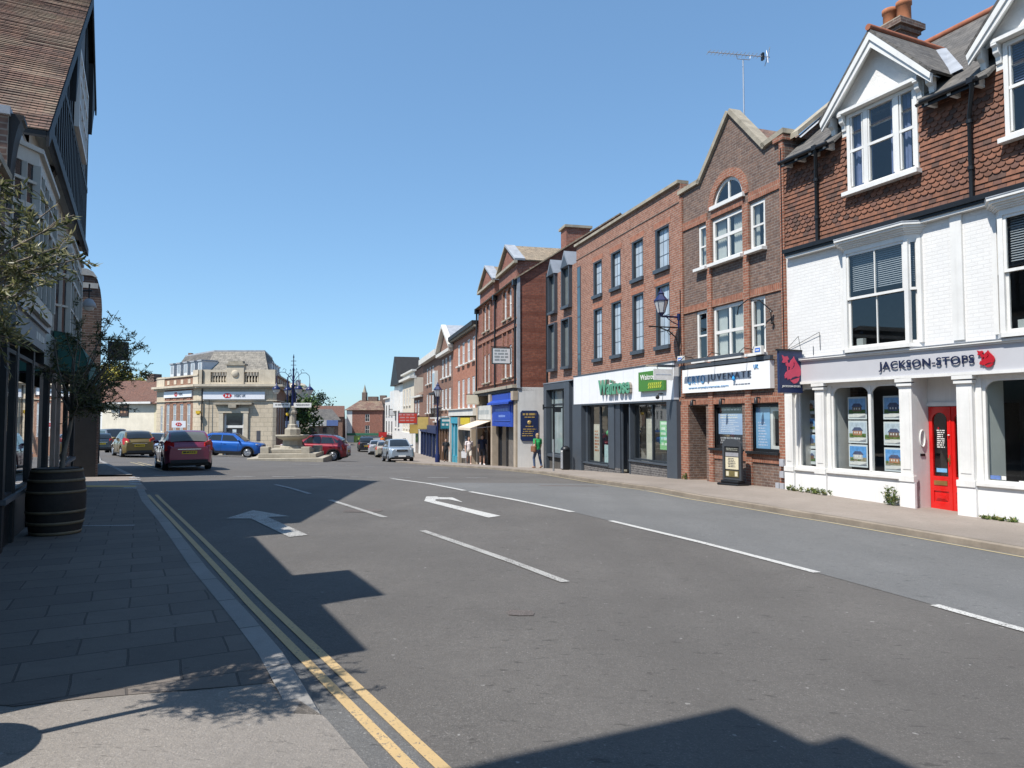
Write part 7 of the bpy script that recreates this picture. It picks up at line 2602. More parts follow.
small_tree("slender olive tree in the dark barrel before the green awning", "tree", (-6.22, 9.92, .88), [(-6.22, 9.92, .86), (-6.2, 9.92, 1.1), (-6.12, 9.9, 1.4), (-6.08, 9.9, 1.7)],
           (-5.72, 9.9, 2.5), (.68, .6, .98), 34, 5600, 8, [LEAFM[1], LEAFM[2], LEAFM[2], LEAFM[0]], .058, group="potted olive trees")

# bollards, planter and sign post on the far left pavement
for (x, y, lb) in ((-16.9, 27.2, "black bollard nearest the barrel on the far left pavement"), (-19.4, 31.0, "black bollard further along the curved far kerb")):
    t = thing("bollard", lb, "bollard", (x, y, G(x, y) + .055), 0, "black bollards on the far pavement")
    k = MB()
    k.lathe([(.12, 0), (.12, .12), (.085, .18), (.075, .8), (.1, .84), (.1, .9), (.06, .98), (0, 1.0)], (0, 0, 0), BLACK, 12)
    k.build("post", t)
t = thing("street_lamp", "black lamp post on the far left pavement before the white cottages", "street lamp", (-20.86, 35.3, G(-20.86, 35.3) + .05))
k = MB()
k.lathe([(.2, 0), (.2, .25), (.11, .4), (.08, 1.2), (.07, 3.4), (.1, 3.45), (.06, 3.6), (.06, 4.2)], (0, 0, 0), BLACK, 12)
k.build("column", t)
k = MB()
k.lathe([(.10, 4.2), (.2, 4.6), (.22, 4.62), (.1, 4.85), (0, 4.95)], (0, 0, 0), BLACK, 8)
k.build("lantern", t)
# ================================================================ street lamps, fountain
LANT = M("lantern_glass", (.55, .56, .56), .12, .08, 4, 0)
def lantern(parent, c, s=1.0, name="lantern"):
    k_ = MB()
    x, y, z = c
    k_.lathe([(.05 * s, -.12 * s), (.09 * s, -.05 * s), (.13 * s, 0)], c, BLUEIRON, 8)
    k_.lathe([(.25 * s, .40 * s), (.26 * s, .43 * s), (.20 * s, .50 * s), (.12 * s, .60 * s), (.09 * s, .66 * s), (.12 * s, .68 * s), (.05 * s, .76 * s), (.02 * s, .86 * s), (0, .9 * s)], c, BLUEIRON, 6, False)
    for i in range(6):
        a = math.pi / 3 * i
        k_.tube([(x + .13 * s * math.cos(a), y + .13 * s * math.sin(a), z), (x + .24 * s * math.cos(a), y + .24 * s * math.sin(a), z + .41 * s)], .011 * s, BLUEIRON, 4)
    l_ = k_.build(name, parent)
    k_ = MB()
    k_.lathe([(.12 * s, .005), (.232 * s, .40 * s)], c, LANT, 6, False)
    k_.build("lantern_glass", l_)
    return l_
t = cr.thing("wall_lantern", "blue painted street lantern on a scrolled bracket between supermarket and brown gabled shop", "street lamp", -.03, -.1, 0)
k = MB()
k.tube([(0, 0, 3.3), (0, 0, 4.4)], .028, BLACK, 8)
k.tube([(0, 0, 4.4), (0, 0, 4.85)], .032, BLUEIRON, 8)
k.tube([(0, 0, 4.66), (0, 0, 4.86)], .055, BLUEIRON, 8)
k.tube([(0, 0, 4.75), (0, -.6, 4.75)], .03, BLUEIRON, 6)
k.tube([(0, .0, 4.42), (0, -1.05, 4.42)], .022, BLACK, 6)
k.tube([(0, 0, 3.75), (0, -.1, 4.1), (0, -.35, 4.3), (0, -.7, 4.40)], .02, BLACK, 6)
k.tube([(0, -.3, 4.42), (0, -.42, 4.28), (0, -.32, 4.18), (0, -.22, 4.28)], .014, BLACK, 5)
k.tube([(0, 0, 4.5), (0, -.25, 4.6), (0, -.45, 4.74)], .016, BLUEIRON, 6)
k.build("bracket", t)
lantern(t, (0, -.62, 4.86), .88)
def lamp_post(x, y, label, h=4.2):
    t_ = thing("street_lamp", label, "street lamp", (x, y, G(x, y) + .055))
    k_ = MB()
    k_.lathe([(.17, 0), (.17, .5), (.12, .6), (.10, 1.0), (.075, 1.1), (.055, h), (.08, h + .03), (.05, h + .1)], (0, 0, 0), BLUEIRON, 10)
    k_.tube([(-.3, 0, h - .35), (.3, 0, h - .35)], .02, BLUEIRON, 5)
    k_.build("column", t_)
    lantern(t_, (0, 0, h + .2), 1.15)
    return t_
lamp_post(-5.15, 49.6, "blue lamp post on the kerb before the brown pedimented house", 4.35)
# thin grey sign post in front of the shop extension
t = thing("sign_post", "thin grey post with small sign arms on the pavement before the slate grey shop bay", "sign post", (1.62, 28.0, G(1.62, 28.0) + .055))
k = MB()
k.tube([(0, 0, 0), (0, 0, 2.6)], .035, M("galvanised_post", (.30, .31, .32), .5, .2, 5, 0, metal=.3), 8)
k.tube([(0, 0, 1.25), (0, 0, 2.62)], .042, BLACK, 8)
k.build("pole", t)
k = MB()
k.box(-.42, .36, -.02, .02, 2.45, 2.51, BLACK)
k.box(-.42, -.36, -.05, .05, 2.4, 2.6, BLACK)
k.box(.06, .30, -.05, .05, 2.3, 2.5, BLACK)
k.build("sign_arm", t)

FX, FY = -13.35, 43.6
FZ = -.92
GRITST = M("fountain_stone", (.38, .34, .27), .9, .3, 1.5, .4, 25, streak=.35)
t = thing("fountain", "old stone drinking fountain on steps carrying a blue four-lantern standard and white finger signs", "fountain", (FX, FY, FZ))
k = MB()
def sq(mbx, w, z0, z1, mat, rot=0.12):
    mbx.T = Matrix.Rotation(rot, 4, 'Z')
    mbx.box(-w / 2, w / 2, -w / 2, w / 2, z0, z1, mat)
    mbx.T = None
for w, z0, z1 in ((4.3, -.4, .2), (3.3, .2, .44), (2.4, .44, .68)):
    k = MB()
    sq(k, w, z0, z1, GRITST)
    k.build("step", t, bevel=.03)
for sx, sy in ((-1.2, -1.2), (1.2, -1.2), (-1.2, 1.2), (1.2, 1.2)):
    k = MB()
    k.box(sx - .25, sx + .25, sy - .25, sy + .25, .44, .82, GRITST)
    k.build("corner_block", t, bevel=.02)
k = MB()
k.lathe([(.78, .68), (.74, .80), (.62, .86), (.58, 1.15), (.64, 1.22)], (0, 0, 0), GRITST, 8, False)
k.build("pedestal", t)
k = MB()
k.lathe([(.6, 1.2), (.85, 1.3), (.98, 1.42), (1.0, 1.5), (.92, 1.5), (.8, 1.42), (.0, 1.38)], (0, 0, 0), GRITST, 32)
k.build("bowl", t)
k = MB()
k.lathe([(.48, 1.4), (.48, 1.84), (.40, 1.9), (.32, 1.94), (.30, 2.1), (.22, 2.16), (.20, 2.75), (.26, 2.8), (.26, 2.92), (.2, 2.98), (.18, 3.2), (.1, 3.25)], (0, 0, 0), GRITST, 8, False)
k.build("column", t)
k = MB()
k.lathe([(.13, 2.0), (.10, 3.2), (.09, 4.4), (.13, 4.45), (.07, 4.6), (.05, 5.4), (.08, 5.45), (.03, 5.6), (.025, 6.2), (.05, 6.22), (0, 6.45)], (0, 0, 0), BLUEIRON, 10)
k.tube([(.16, .0, 2.0), (.16, 0, 4.8)], .03, BLUEIRON, 6)
k.tube([(-.32, -.1, 1.9), (-.32, -.1, 5.0), (-.1, -.1, 5.1)], .035, BLUEIRON, 8)
for z in (5.75, 6.0):
    k.tube([(-.16, 0, z), (.16, 0, z)], .02, BLUEIRON, 5)
k.build("standard", t)
for i in range(4):
    a = R(35 + 90 * i)
    ca, sa = math.cos(a), math.sin(a)
    k = MB()
    pts = [(.05, 4.75), (.25, 5.05), (.5, 5.28), (.78, 5.3), (.97, 5.15), (1.02, 4.9), (1.02, 4.62)]
    k.tube([(r_ * ca, r_ * sa, z_) for r_, z_ in pts], .017, BLUEIRON, 6)
    pts = [(.5, 5.3), (.45, 5.45), (.58, 5.52), (.66, 5.42)]
    k.tube([(r_ * ca, r_ * sa, z_) for r_, z_ in pts], .014, BLUEIRON, 5)
    k.build("lamp_bracket", t)
    k = MB()
    c = (1.02 * ca, 1.02 * sa, 3.95)
    k.lathe([(.26, .28), (.27, .31), (.14, .46), (.05, .52), (.035, .68), (.0, .7)], c, BLUEIRON, 10)
    l_ = k.build("lantern", t)
    k = MB()
    k.lathe([(.0, .0), (.11, .03), (.18, .14), (.235, .28)], c, LANT, 10)
    k.build("lantern_glass", l_)
for x0, x1, y_, lb in ((-1.15, -.12, -.16, None), (.08, 1.15, -.1, None)):
    k = MB()
    k.box(x0, x1, y_ - .02, y_ + .02, 3.16, 3.44, WHITE)
    f_ = k.build("finger_sign", t)
    k = MB()
    scribble(k, x0 + .12, x1 - .1, 3.24, 3.37, y_ - .02, M("sign_black", (.2, .2, .2), .5, .1, 3, 0), 2 if x0 > 0 else 1, .006, 90 + int(x0 * 10), .35)
    k.build("lettering", f_)
k = MB()
k.blob((-.3, -.12, 2.75), (.09, .06, .12), MATS["yellow_box"])
k.build("yellow_tag", t)
k = MB()
k.box(.22, .42, -.1, .1, 4.55, 4.85, M("camera_grey", (.3, .32, .34), .5, .1, 3, 0))
k.build("security_camera", t)

# ================================================================ vehicles
TYRE = M("tyre_rubber", (.018, .018, .019), .85, .2, 20, .1)
ALLOY = M("alloy_wheel", (.42, .43, .45), .3, .1, 3, 0, metal=.8)
PLASTIC = M("black_plastic_trim", (.025, .026, .028), .6, .2, 10, .1)
CARGLASS = gloss("car_glass", (.018, .022, .025), .03, .9)
TAIL = gloss("tail_lamp_red", (.45, .012, .012), .1)
HEAD = gloss("head_lamp_clear", (.6, .62, .65), .06, 1.0)
PLATE_Y = M("number_plate_yellow", (.72, .50, .03), .5, .05, 2, 0)
PLATE_W = M("number_plate_white", (.72, .72, .70), .5, .05, 2, 0)
CHROME = M("chrome", (.6, .6, .6), .15, .05, 2, 0, metal=1)
def carpaint(name, col, metal=.35):
    m, t_, n, l, p = nt(name)
    p.inputs["Base Color"].default_value = c4(col)
    p.inputs["Metallic"].default_value = metal
    p.inputs["Roughness"].default_value = .32
    p.inputs["Coat Weight"].default_value = .9
    p.inputs["Coat Roughness"].default_value = .03
    co = n.new("ShaderNodeTexCoord").outputs["Object"]
    f = noise_(n, l, co, 2, 4)
    l.new(ramp(n, l, f, .3, .8, .28, .42), p.inputs["Roughness"])
    return m
SHAPES = {
    # L, W, H, wheel r, front axle, rear axle (from the nose), belt, deck profile [(x from nose, z)], cabin (screen base, roof front, roof rear, tail base), sill
    "hatch": dict(L=3.95, W=1.72, H=1.47, r=.305, ax=(.78, 3.27), belt=.95, deck=[(0, .62), (.1, .70), (.55, .83), (1.0, .93), (1.25, .96), (3.5, 1.0), (3.85, .98), (3.95, .86)], cab=(.98, 1.72, 3.30, 3.84), sill=.22),
    "suv": dict(L=4.3, W=1.82, H=1.65, r=.345, ax=(.86, 3.50), belt=1.05, deck=[(0, .90), (.06, .98), (.4, 1.04), (1.05, 1.09), (1.3, 1.10), (3.9, 1.12), (4.25, 1.08), (4.35, .95)], cab=(1.08, 1.85, 3.55, 4.18), sill=.28),
    "van": dict(L=4.85, W=1.9, H=1.92, r=.34, ax=(.9, 3.85), belt=1.12, deck=[(0, .85), (.08, .98), (.5, 1.08), (.8, 1.12), (1.1, 1.15), (4.5, 1.16), (4.8, 1.14), (4.85, 1.0)], cab=(.82, 1.6, 4.62, 4.80), sill=.26),
    "saloon": dict(L=4.5, W=1.8, H=1.45, r=.32, ax=(.86, 3.56), belt=.93, deck=[(0, .64), (.1, .72), (.6, .84), (1.2, .93), (1.5, .95), (3.6, .99), (4.3, 1.0), (4.5, .88)], cab=(1.2, 2.0, 3.2, 4.0), sill=.2),
}
def car(name, label, shape, x, y, az, paint, z=None, rearglass=None, plate="rear", group=None, roofbars=False):
    """az: heading, degrees to the right of straight ahead. Local: nose towards -x ... built along x from nose (0) to tail (L), centred"""
    S = SHAPES[shape]
    L_, W, H, r_ = S["L"], S["W"], S["H"], S["r"]
    gz = (G(x, y) if z is None else z) + RD
    t_ = thing(name, label, "van" if shape == "van" else "car", (x, y, gz), R(-az) - math.pi / 2, group)
    # pitch the car with the slope of the street
    hd = Vector((math.sin(R(az)), math.cos(R(az))))
    g0, g1 = G(x - hd.x * 1.3, y - hd.y * 1.3), G(x + hd.x * 1.3, y + hd.y * 1.3)
    t_.rotation_euler = (0, math.atan2(g1 - g0, 2.6), R(-az) - math.pi / 2)
    t_.location.z = (g0 + g1) / 2 + RD
    off = L_ / 2
    w0 = W / 2
    def deck(q):
        return lin(S["deck"], q)
    def hw(q):                                     # plan shape: rounded nose and tail
        d = min(q, L_ - q)
        return w0 * (1 - .22 * max(0, 1 - d / .55) ** 2.2)
    def bottom(q):
        b = S["sill"]
        for a in S["ax"]:
            d = abs(q - a)
            ra = r_ + .075
            if d < ra:
                b = max(b, r_ + math.sqrt(ra * ra - d * d))
        e = min(q, L_ - q)
        return max(b, S["sill"] + .10 * max(0, 1 - e / .35))
    st_ = sorted({0, .03, .08, .16, .28, .42, L_ - .03, L_ - .08, L_ - .16, L_ - .28, L_ - .42, L_} |
                 {round(a + (r_ + .075) * q, 4) for a in S["ax"] for q in (-1.0, -.97, -.88, -.7, -.45, -.2, 0, .2, .45, .7, .88, .97, 1.0)} | {round(.5 + .25 * i, 3) for i in range(int((L_ - .8) / .25))})
    body = MB()
    rows = []
    for q in st_:
        b, d_, w = bottom(q), deck(q), hw(q)
        zs_ = [b, max(b + .02, .34), max(b + .03, .58), max(b + .04, d_ - .20), d_ - .055, d_, d_ + .025]
        zs_ = [min(v_, d_ + .025) for v_ in zs_]
        ws_ = [w * .965, w * .985, w, w * .985, w * .955, w * .86, 0]
        rows.append([(q - off, ws_[i], zs_[i]) for i in range(7)])
    n_ = 7
    for s_ in (1, -1):
        v = [(a, b * s_, c) for row_ in rows for a, b, c in row_]
        f = [(i * n_ + j, (i + 1) * n_ + j, (i + 1) * n_ + j + 1, i * n_ + j + 1) for i in range(len(rows) - 1) for j in range(n_ - 1)]
        body.mesh(v, f, paint, True)
    for row_ in (rows[0], rows[-1]):
        body.face([(a, b, c) for a, b, c in row_] + [(a, -b, c) for a, b, c in row_[-2::-1]], paint, False)
    # cabin
    c0, c1, c2, c3 = S["cab"]
    zb0, zb3 = deck(c0), deck(c3)
    wr = w0 * (.80 if shape == "van" else .72)
    wb = w0 * .90
    zr = H
    nS = 9
    prof = []
    for i in range(nS + 1):
        q = c0 + (c3 - c0) * i / nS
    ridge = [(c0, zb0), ((c0 + c1) / 2, (zb0 + zr - .05) / 2 + .03), (c1, zr - .055), (c1 + .35, zr - .01), ((c1 + c2) / 2, zr), (c2 - .2, zr - .02), (c2, zr - .07), ((c2 + c3) / 2, (zr + zb3) / 2 + .06), (c3, zb3)]
    vv = []
    for q, z_ in ridge:
        base_z = deck(q)
        k_ = max(0, min(1, (z_ - base_z) / max(.05, zr - base_z)))
        wt = wb + (wr - wb) * k_
        if q < c0 + .2 or q > c3 - .2:
            wt = min(wt, hw(q) * .86)
        vv.append([(q - off, wt, base_z - .02 if False else z_), (q - off, wt * .93, z_ + .012 * k_), (q - off, wt * .55, z_ + .03 * k_), (q - off, 0, z_ + .035 * k_)])
    for s_ in (1, -1):
        v = [(a, b * s_, c) for row_ in vv for a, b, c in row_]
        f = [(i * 4 + j, (i + 1) * 4 + j, (i + 1) * 4 + j + 1, i * 4 + j + 1) for i in range(len(vv) - 1) for j in range(3)]
        body.mesh(v, f, paint, True)
        # side of the cabin down to the belt
        low = [(q - off, min(w0 * .945, hw(q) * .93) * s_, deck(q) - .03) for q, z_ in ridge]
        top = [(row_[0][0], row_[0][1] * s_, row_[0][2]) for row_ in vv]
        body.mesh(low + top, [(i, i + 1, len(low) + i + 1, len(low) + i) for i in range(len(low) - 1)], paint, True)
    body.build("body", t_)
    # wheel wells and floor
    k_ = MB()
    k_.box(.15 - off, L_ - .15 - off, -w0 * .80, w0 * .80, S["sill"] - .05, S["sill"] + .35, PLASTIC)
    for a in S["ax"]:
        for s_ in (1, -1):
            k_.box(a - r_ - .07 - off, a + r_ + .07 - off, s_ * w0 * .62 - .05, s_ * w0 * .62 + .05, S["sill"], r_ * 2.2, PLASTIC)
            arc_ = [math.pi * i / 12 for i in range(13)]
            if shape in ("suv",):
                for p, q in zip(arc_, arc_[1:]):
                    ra, rb = r_ + .06, r_ + .125
                    k_.extr([(a - off + ra * math.cos(p), s_ * w0 * .955, r_ + ra * math.sin(p)), (a - off + rb * math.cos(p), s_ * w0 * .965, r_ + rb * math.sin(p)), (a - off + rb * math.cos(q), s_ * w0 * .965, r_ + rb * math.sin(q)), (a - off + ra * math.cos(q), s_ * w0 * .955, r_ + ra * math.sin(q))], (0, s_ * .055, 0), PLASTIC)
    for s_ in (1, -1):
        a, b = S["ax"][0] + r_ + .1, S["ax"][1] - r_ - .1
        hh = S["sill"] + (.16 if shape == "suv" else .06)
        k_.extr([(a - off, s_ * w0 * .97, S["sill"] - .01), (b - off, s_ * w0 * .97, S["sill"] - .01), (b - off, s_ * w0 * .99, hh), (a - off, s_ * w0 * .99, hh)], (0, s_ * .022, 0), PLASTIC)
    k_.build("underbody", t_)
    for a in S["ax"]:
        for s_ in (1, -1):
            k_ = MB()
            yo = s_ * (w0 * .985)
            k_.lathe([(r_ * .62, 0), (r_ * .93, 0), (r_, -s_ * .03), (r_, -s_ * .17), (r_ * .92, -s_ * .20), (0, -s_ * .20)], (a - off, yo, r_), TYRE, 22, True, 0, 'y')
            wh_ = k_.build("wheel", t_)
            k_ = MB()
            k_.lathe([(r_ * .66, -s_ * .005), (r_ * .60, s_ * .004), (r_ * .56, -s_ * .03), (.0, -s_ * .05)], (a - off, yo, r_), PLASTIC, 20, True, 0, 'y')
            for i in range(10):
                an = 2 * math.pi * i / 10
                ca, sa = math.cos(an), math.sin(an)
                k_.tube([(a - off + .04 * ca, yo - s_ * .012, r_ + .04 * sa), (a - off + r_ * .62 * ca, yo + s_ * .004, r_ + r_ * .62 * sa)], .022, ALLOY, 5)
            k_.lathe([(r_ * .60, s_ * .006), (r_ * .67, s_ * .006), (r_ * .67, -s_ * .01)], (a - off, yo, r_), ALLOY, 20, True, 0, 'y')
            k_.blob((a - off, yo - s_ * .005, r_), (.05, .02, .05), ALLOY, 8, 5)
            k_.build("rim", wh_)
    # glazing
    def ipol(q):
        return lin(ridge, q)
    def panel(pts, nm, mat=CARGLASS):
        k2 = MB()
        k2.face(pts, mat)
        return k2.build(nm, t_)
    def wat(q, z_):
        base_z = deck(q)
        k2 = max(0, min(1, (z_ - base_z) / max(.05, zr - base_z)))
        return wb + (wr - wb) * k2
    def screen(q0, q1, nm, gm=CARGLASS):
        n3, n4 = 6, 5
        v = []
        for j in range(n4 + 1):
            q = q0 + (q1 - q0) * j / n4
            z_ = ipol(q)
            sl3 = (ipol(min(c3, q + .02)) - ipol(max(c0, q - .02))) / .04
            nv = Vector((-sl3, 0, 1)).normalized() * .016
            w_ = min(wat(q, z_), hw(q) * .90) * .88
            for i in range(n3 + 1):
                u = 2 * i / n3 - 1
                v.append((q - off + nv.x, w_ * u, z_ + nv.z + .034 * (1 - u * u)))
        k2 = MB()
        k2.mesh(v, [(j * (n3 + 1) + i, j * (n3 + 1) + i + 1, (j + 1) * (n3 + 1) + i + 1, (j + 1) * (n3 + 1) + i) for j in range(n4) for i in range(n3)], gm, True)
        return k2.build(nm, t_)
    screen(c0 + .05, c1 - .03, "windscreen")
    screen(c2 + .05 * (c3 - c2), c3 - .12 * (c3 - c2), "rear_window", rearglass or CARGLASS)
    splits = [c0 + .42, (c0 + c3) / 2 + .02, c3 - (.62 if shape != "van" else 1.6)]
    tops = [c1 + .06, (c0 + c3) / 2 + .02, c2 - .22 if shape != "van" else c3 - 1.7]
    def sidepoly(pts, s_, nm):
        k2 = MB()
        o_ = .012
        k2.face([(q - off, s_ * (lerpw(q, z_) + o_), z_) for q, z_ in pts], CARGLASS)
        k2.build(nm, t_)
    def lerpw(q, z_):
        lz, tz = deck(q) - .03, ipol(q)
        lw_, tw_ = min(w0 * .945, hw(q) * .93), wat(q, tz)
        k2 = max(0, min(1, (z_ - lz) / max(.02, tz - lz)))
        return lw_ + (tw_ - lw_) * k2
    zt = zr - .115
    for s_ in (1, -1):
        a, b, c = splits
        at_, bt_, ct_ = tops
        sidepoly([(a, deck(a) + .03), (b - .03, deck(b) + .03), (bt_ - .03, zt), (at_ + .02, zt - .02)], s_, "side_window")
        sidepoly([(b + .04, deck(b) + .03), (c, deck(c) + .05), (ct_, zt - .01), (bt_ + .04, zt)], s_, "side_window")
        if shape != "van":
            sidepoly([(c + .05, deck(c) + .06), (c + .30, deck(c) + .15), (ct_ + .14, zt - .05), (ct_ + .05, zt - .02)], s_, "quarter_window")
        # mirror
        k_ = MB()
        mq = a + .02
        yy = s_ * (lerpw(mq, deck(mq) + .08))
        k_.blob((mq - off - .03, yy + s_ * .13, deck(mq) + .10), (.07, .11, .075), paint if shape != "van" else PLASTIC, 10, 6)
        k_.tube([(mq - off, yy, deck(mq) + .04), (mq - off - .02, yy + s_ * .08, deck(mq) + .07)], .025, PLASTIC, 5)
        k_.build("mirror", t_)
        # door shut lines and handles
        k_ = MB()
        for q in (a + .02, b, c - .02):
            k_.extr([(q - off - .005, s_ * w0 * .962, S["sill"] + .12), (q - off + .005, s_ * w0 * .962, S["sill"] + .12), (q - off + .005, s_ * w0 * .956, deck(q) - .1), (q - off - .005, s_ * w0 * .956, deck(q) - .1)], (0, s_ * w0 * .042, 0), PLASTIC)
        for q in (b - .22, c - .25):
            k_.box(q - off - .08, q - off + .08, s_ * w0 - .015 if s_ > 0 else s_ * w0 - .012, s_ * w0 + .012 if s_ > 0 else s_ * w0 + .015, deck(q) - .20, deck(q) - .17, paint)
        k_.build("door_trim", t_)
        # lamps
        k_ = MB()
        d_ = deck(.12)
        k_.extr([(.02 - off, s_ * hw(.05) * .50, d_ - .05), (.02 - off, s_ * hw(.05) * .52, d_ - .17), (.10 - off, s_ * hw(.12) * .93, d_ - .15), (.34 - off, s_ * hw(.34) * .985, d_ - .06), (.34 - off, s_ * hw(.34) * .97, d_ + .0), (.12 - off, s_ * hw(.12) * .88, d_ - .02)], (-.035, s_ * .012, 0), HEAD)
        k_.build("headlight", t_)
        k_ = MB()
        zt0, zt1 = (deck(L_ - .3) - .32, deck(L_ - .3) + (.02 if shape != "van" else .1))
        if shape == "hatch":
            zt0, zt1 = zt0 + .02, zt1 + .12
        k_.extr([(L_ - .05 - off, s_ * hw(L_ - .05) * .70, zt0 + .08), (L_ - .07 - off, s_ * hw(L_ - .05) * .72, zt1 - .1), (L_ - .30 - off, s_ * hw(L_ - .3) * .90, zt1), (L_ - .34 - off, s_ * hw(L_ - .34) * .965, zt1 - .12), (L_ - .22 - off, s_ * hw(L_ - .22) * .985, zt0 + .04)], (.055, s_ * .03, 0), TAIL)
        k_.build("tail_light", t_)
    # grille, bumpers, plates, wiper
    k_ = MB()
    d_ = deck(.05)
    k_.box(-off - .022, -off + .1, -w0 * .42, w0 * .42, d_ - .20, d_ - .07, PLASTIC)
    k_.box(-off - .018, -off + .1, -w0 * .60, w0 * .60, S["sill"] + .02, S["sill"] + .18, PLASTIC)
    k_.box(-off - .034, -off - .02, -w0 * .22, w0 * .22, d_ - .145, d_ - .125, CHROME)
    k_.build("grille", t_)
    k_ = MB()
    k_.box(-off - .034, -off, -.26, .26, .40, .51, PLATE_W)
    p_ = k_.build("number_plate", t_)
    k_ = MB()
    scr_z = .62 if shape != "van" else .75
    k_.box(L_ - off - .02, L_ - off + .022, -.26, .26, scr_z, scr_z + .115, PLATE_Y)
    pl_ = k_.build("number_plate", t_)
    k_ = MB(); k_.T = Matrix.Translation((L_ - off + .022, 0, 0)) @ Matrix.Rotation(R(90), 4, 'Z')
    scribble(k_, -.23, .23, scr_z + .025, scr_z + .09, 0, BLACK, 1, .003, 7, .2)
    k_.build("plate_characters", pl_)
    k_ = MB()
    k_.box(L_ - off - .12, L_ - off + .018, -w0 * .74, w0 * .74, S["sill"] + .06, S["sill"] + .19, PLASTIC)
    k_.box(L_ - off - .1, L_ - off + .02, -w0 * .46, w0 * .46, scr_z + .16, scr_z + .185, CHROME)
    k_.build("rear_bumper", t_)
    if roofbars:
        k_ = MB()
        for s_ in (1, -1):
            k_.tube([(c1 + .2 - off, s_ * wr * .92, zr + .0), (c1 + .4 - off, s_ * wr * .92, zr + .06), (c2 - .3 - off, s_ * wr * .92, zr + .05), (c2 - off, s_ * wr * .92, zr - .03)], .016, PLASTIC, 6)
        k_.build("roof_rail", t_)
    return t_
car("parked_car", "burgundy hatchback waiting with its rear to us", "hatch", -12.95, 28.2, -31.5, carpaint("paint_burgundy", (.21, .024, .055)), rearglass=gloss("rear_glass_grey", (.11, .115, .105), .05, .5), group="cars around the square")  # rear glass greyed to stand for daylight seen through the cabin
car("parked_car", "mustard coloured hatchback ahead of the burgundy car on its left", "hatch", -22.0, 41.6, -38, carpaint("paint_mustard", (.17, .115, .028)), group="cars around the square")
car("parked_car", "pale silver-blue hatchback facing us between the mustard and burgundy cars", "hatch", -25.2, 50.5, 146, carpaint("paint_ice_blue", (.34, .42, .55)), group="cars around the square")
car("parked_car", "dark navy car at the far left beside the black lamp post", "hatch", -32.0, 55.5, -36, carpaint("paint_dark_navy", (.03, .04, .055)), group="cars around the square")
car("parked_van", "grey van facing across the road before the white cottages", "van", -32.6, 58.4, 132, carpaint("paint_grey_van", (.17, .185, .21)), group="cars around the square")
car("parked_car", "bright blue small sport utility car crossing in front of the bank", "suv", -19.7, 50.4, 84, carpaint("paint_bright_blue", (.012, .11, .42)), roofbars=True, group="cars around the square")
car("parked_car", "red sport utility car half hidden behind the fountain", "suv", -12.75, 46.4, -92, carpaint("paint_red", (.20, .007, .018)), roofbars=True, group="cars around the square")
car("parked_car", "silver-blue sport utility car driving towards us on the right", "suv", -8.35, 52.3, 162, carpaint("paint_silver_blue", (.30, .36, .42)), roofbars=True, group="cars around the square")
for i, (x, y, sh_, cn_, cl, az) in enumerate(((-16.7, 82, "suv", "black car farthest in the row parked down the street", (.015, .016, .018), -14), (-13.9, 74, "saloon", "silver car in the middle of the row parked down the street", (.40, .41, .43), -10),
                                    (-11.9, 67, "saloon", "cream car parked just behind the oncoming silver-blue car", (.42, .39, .32), -12), (-10.2, 63, "hatch", "black hatchback with lit red lamps beside the oncoming silver-blue car", (.02, .02, .022), -14))):
    car("parked_car", cn_, sh_, x, y, az, carpaint("paint_parked_%d" % i, cl), group="cars around the square")

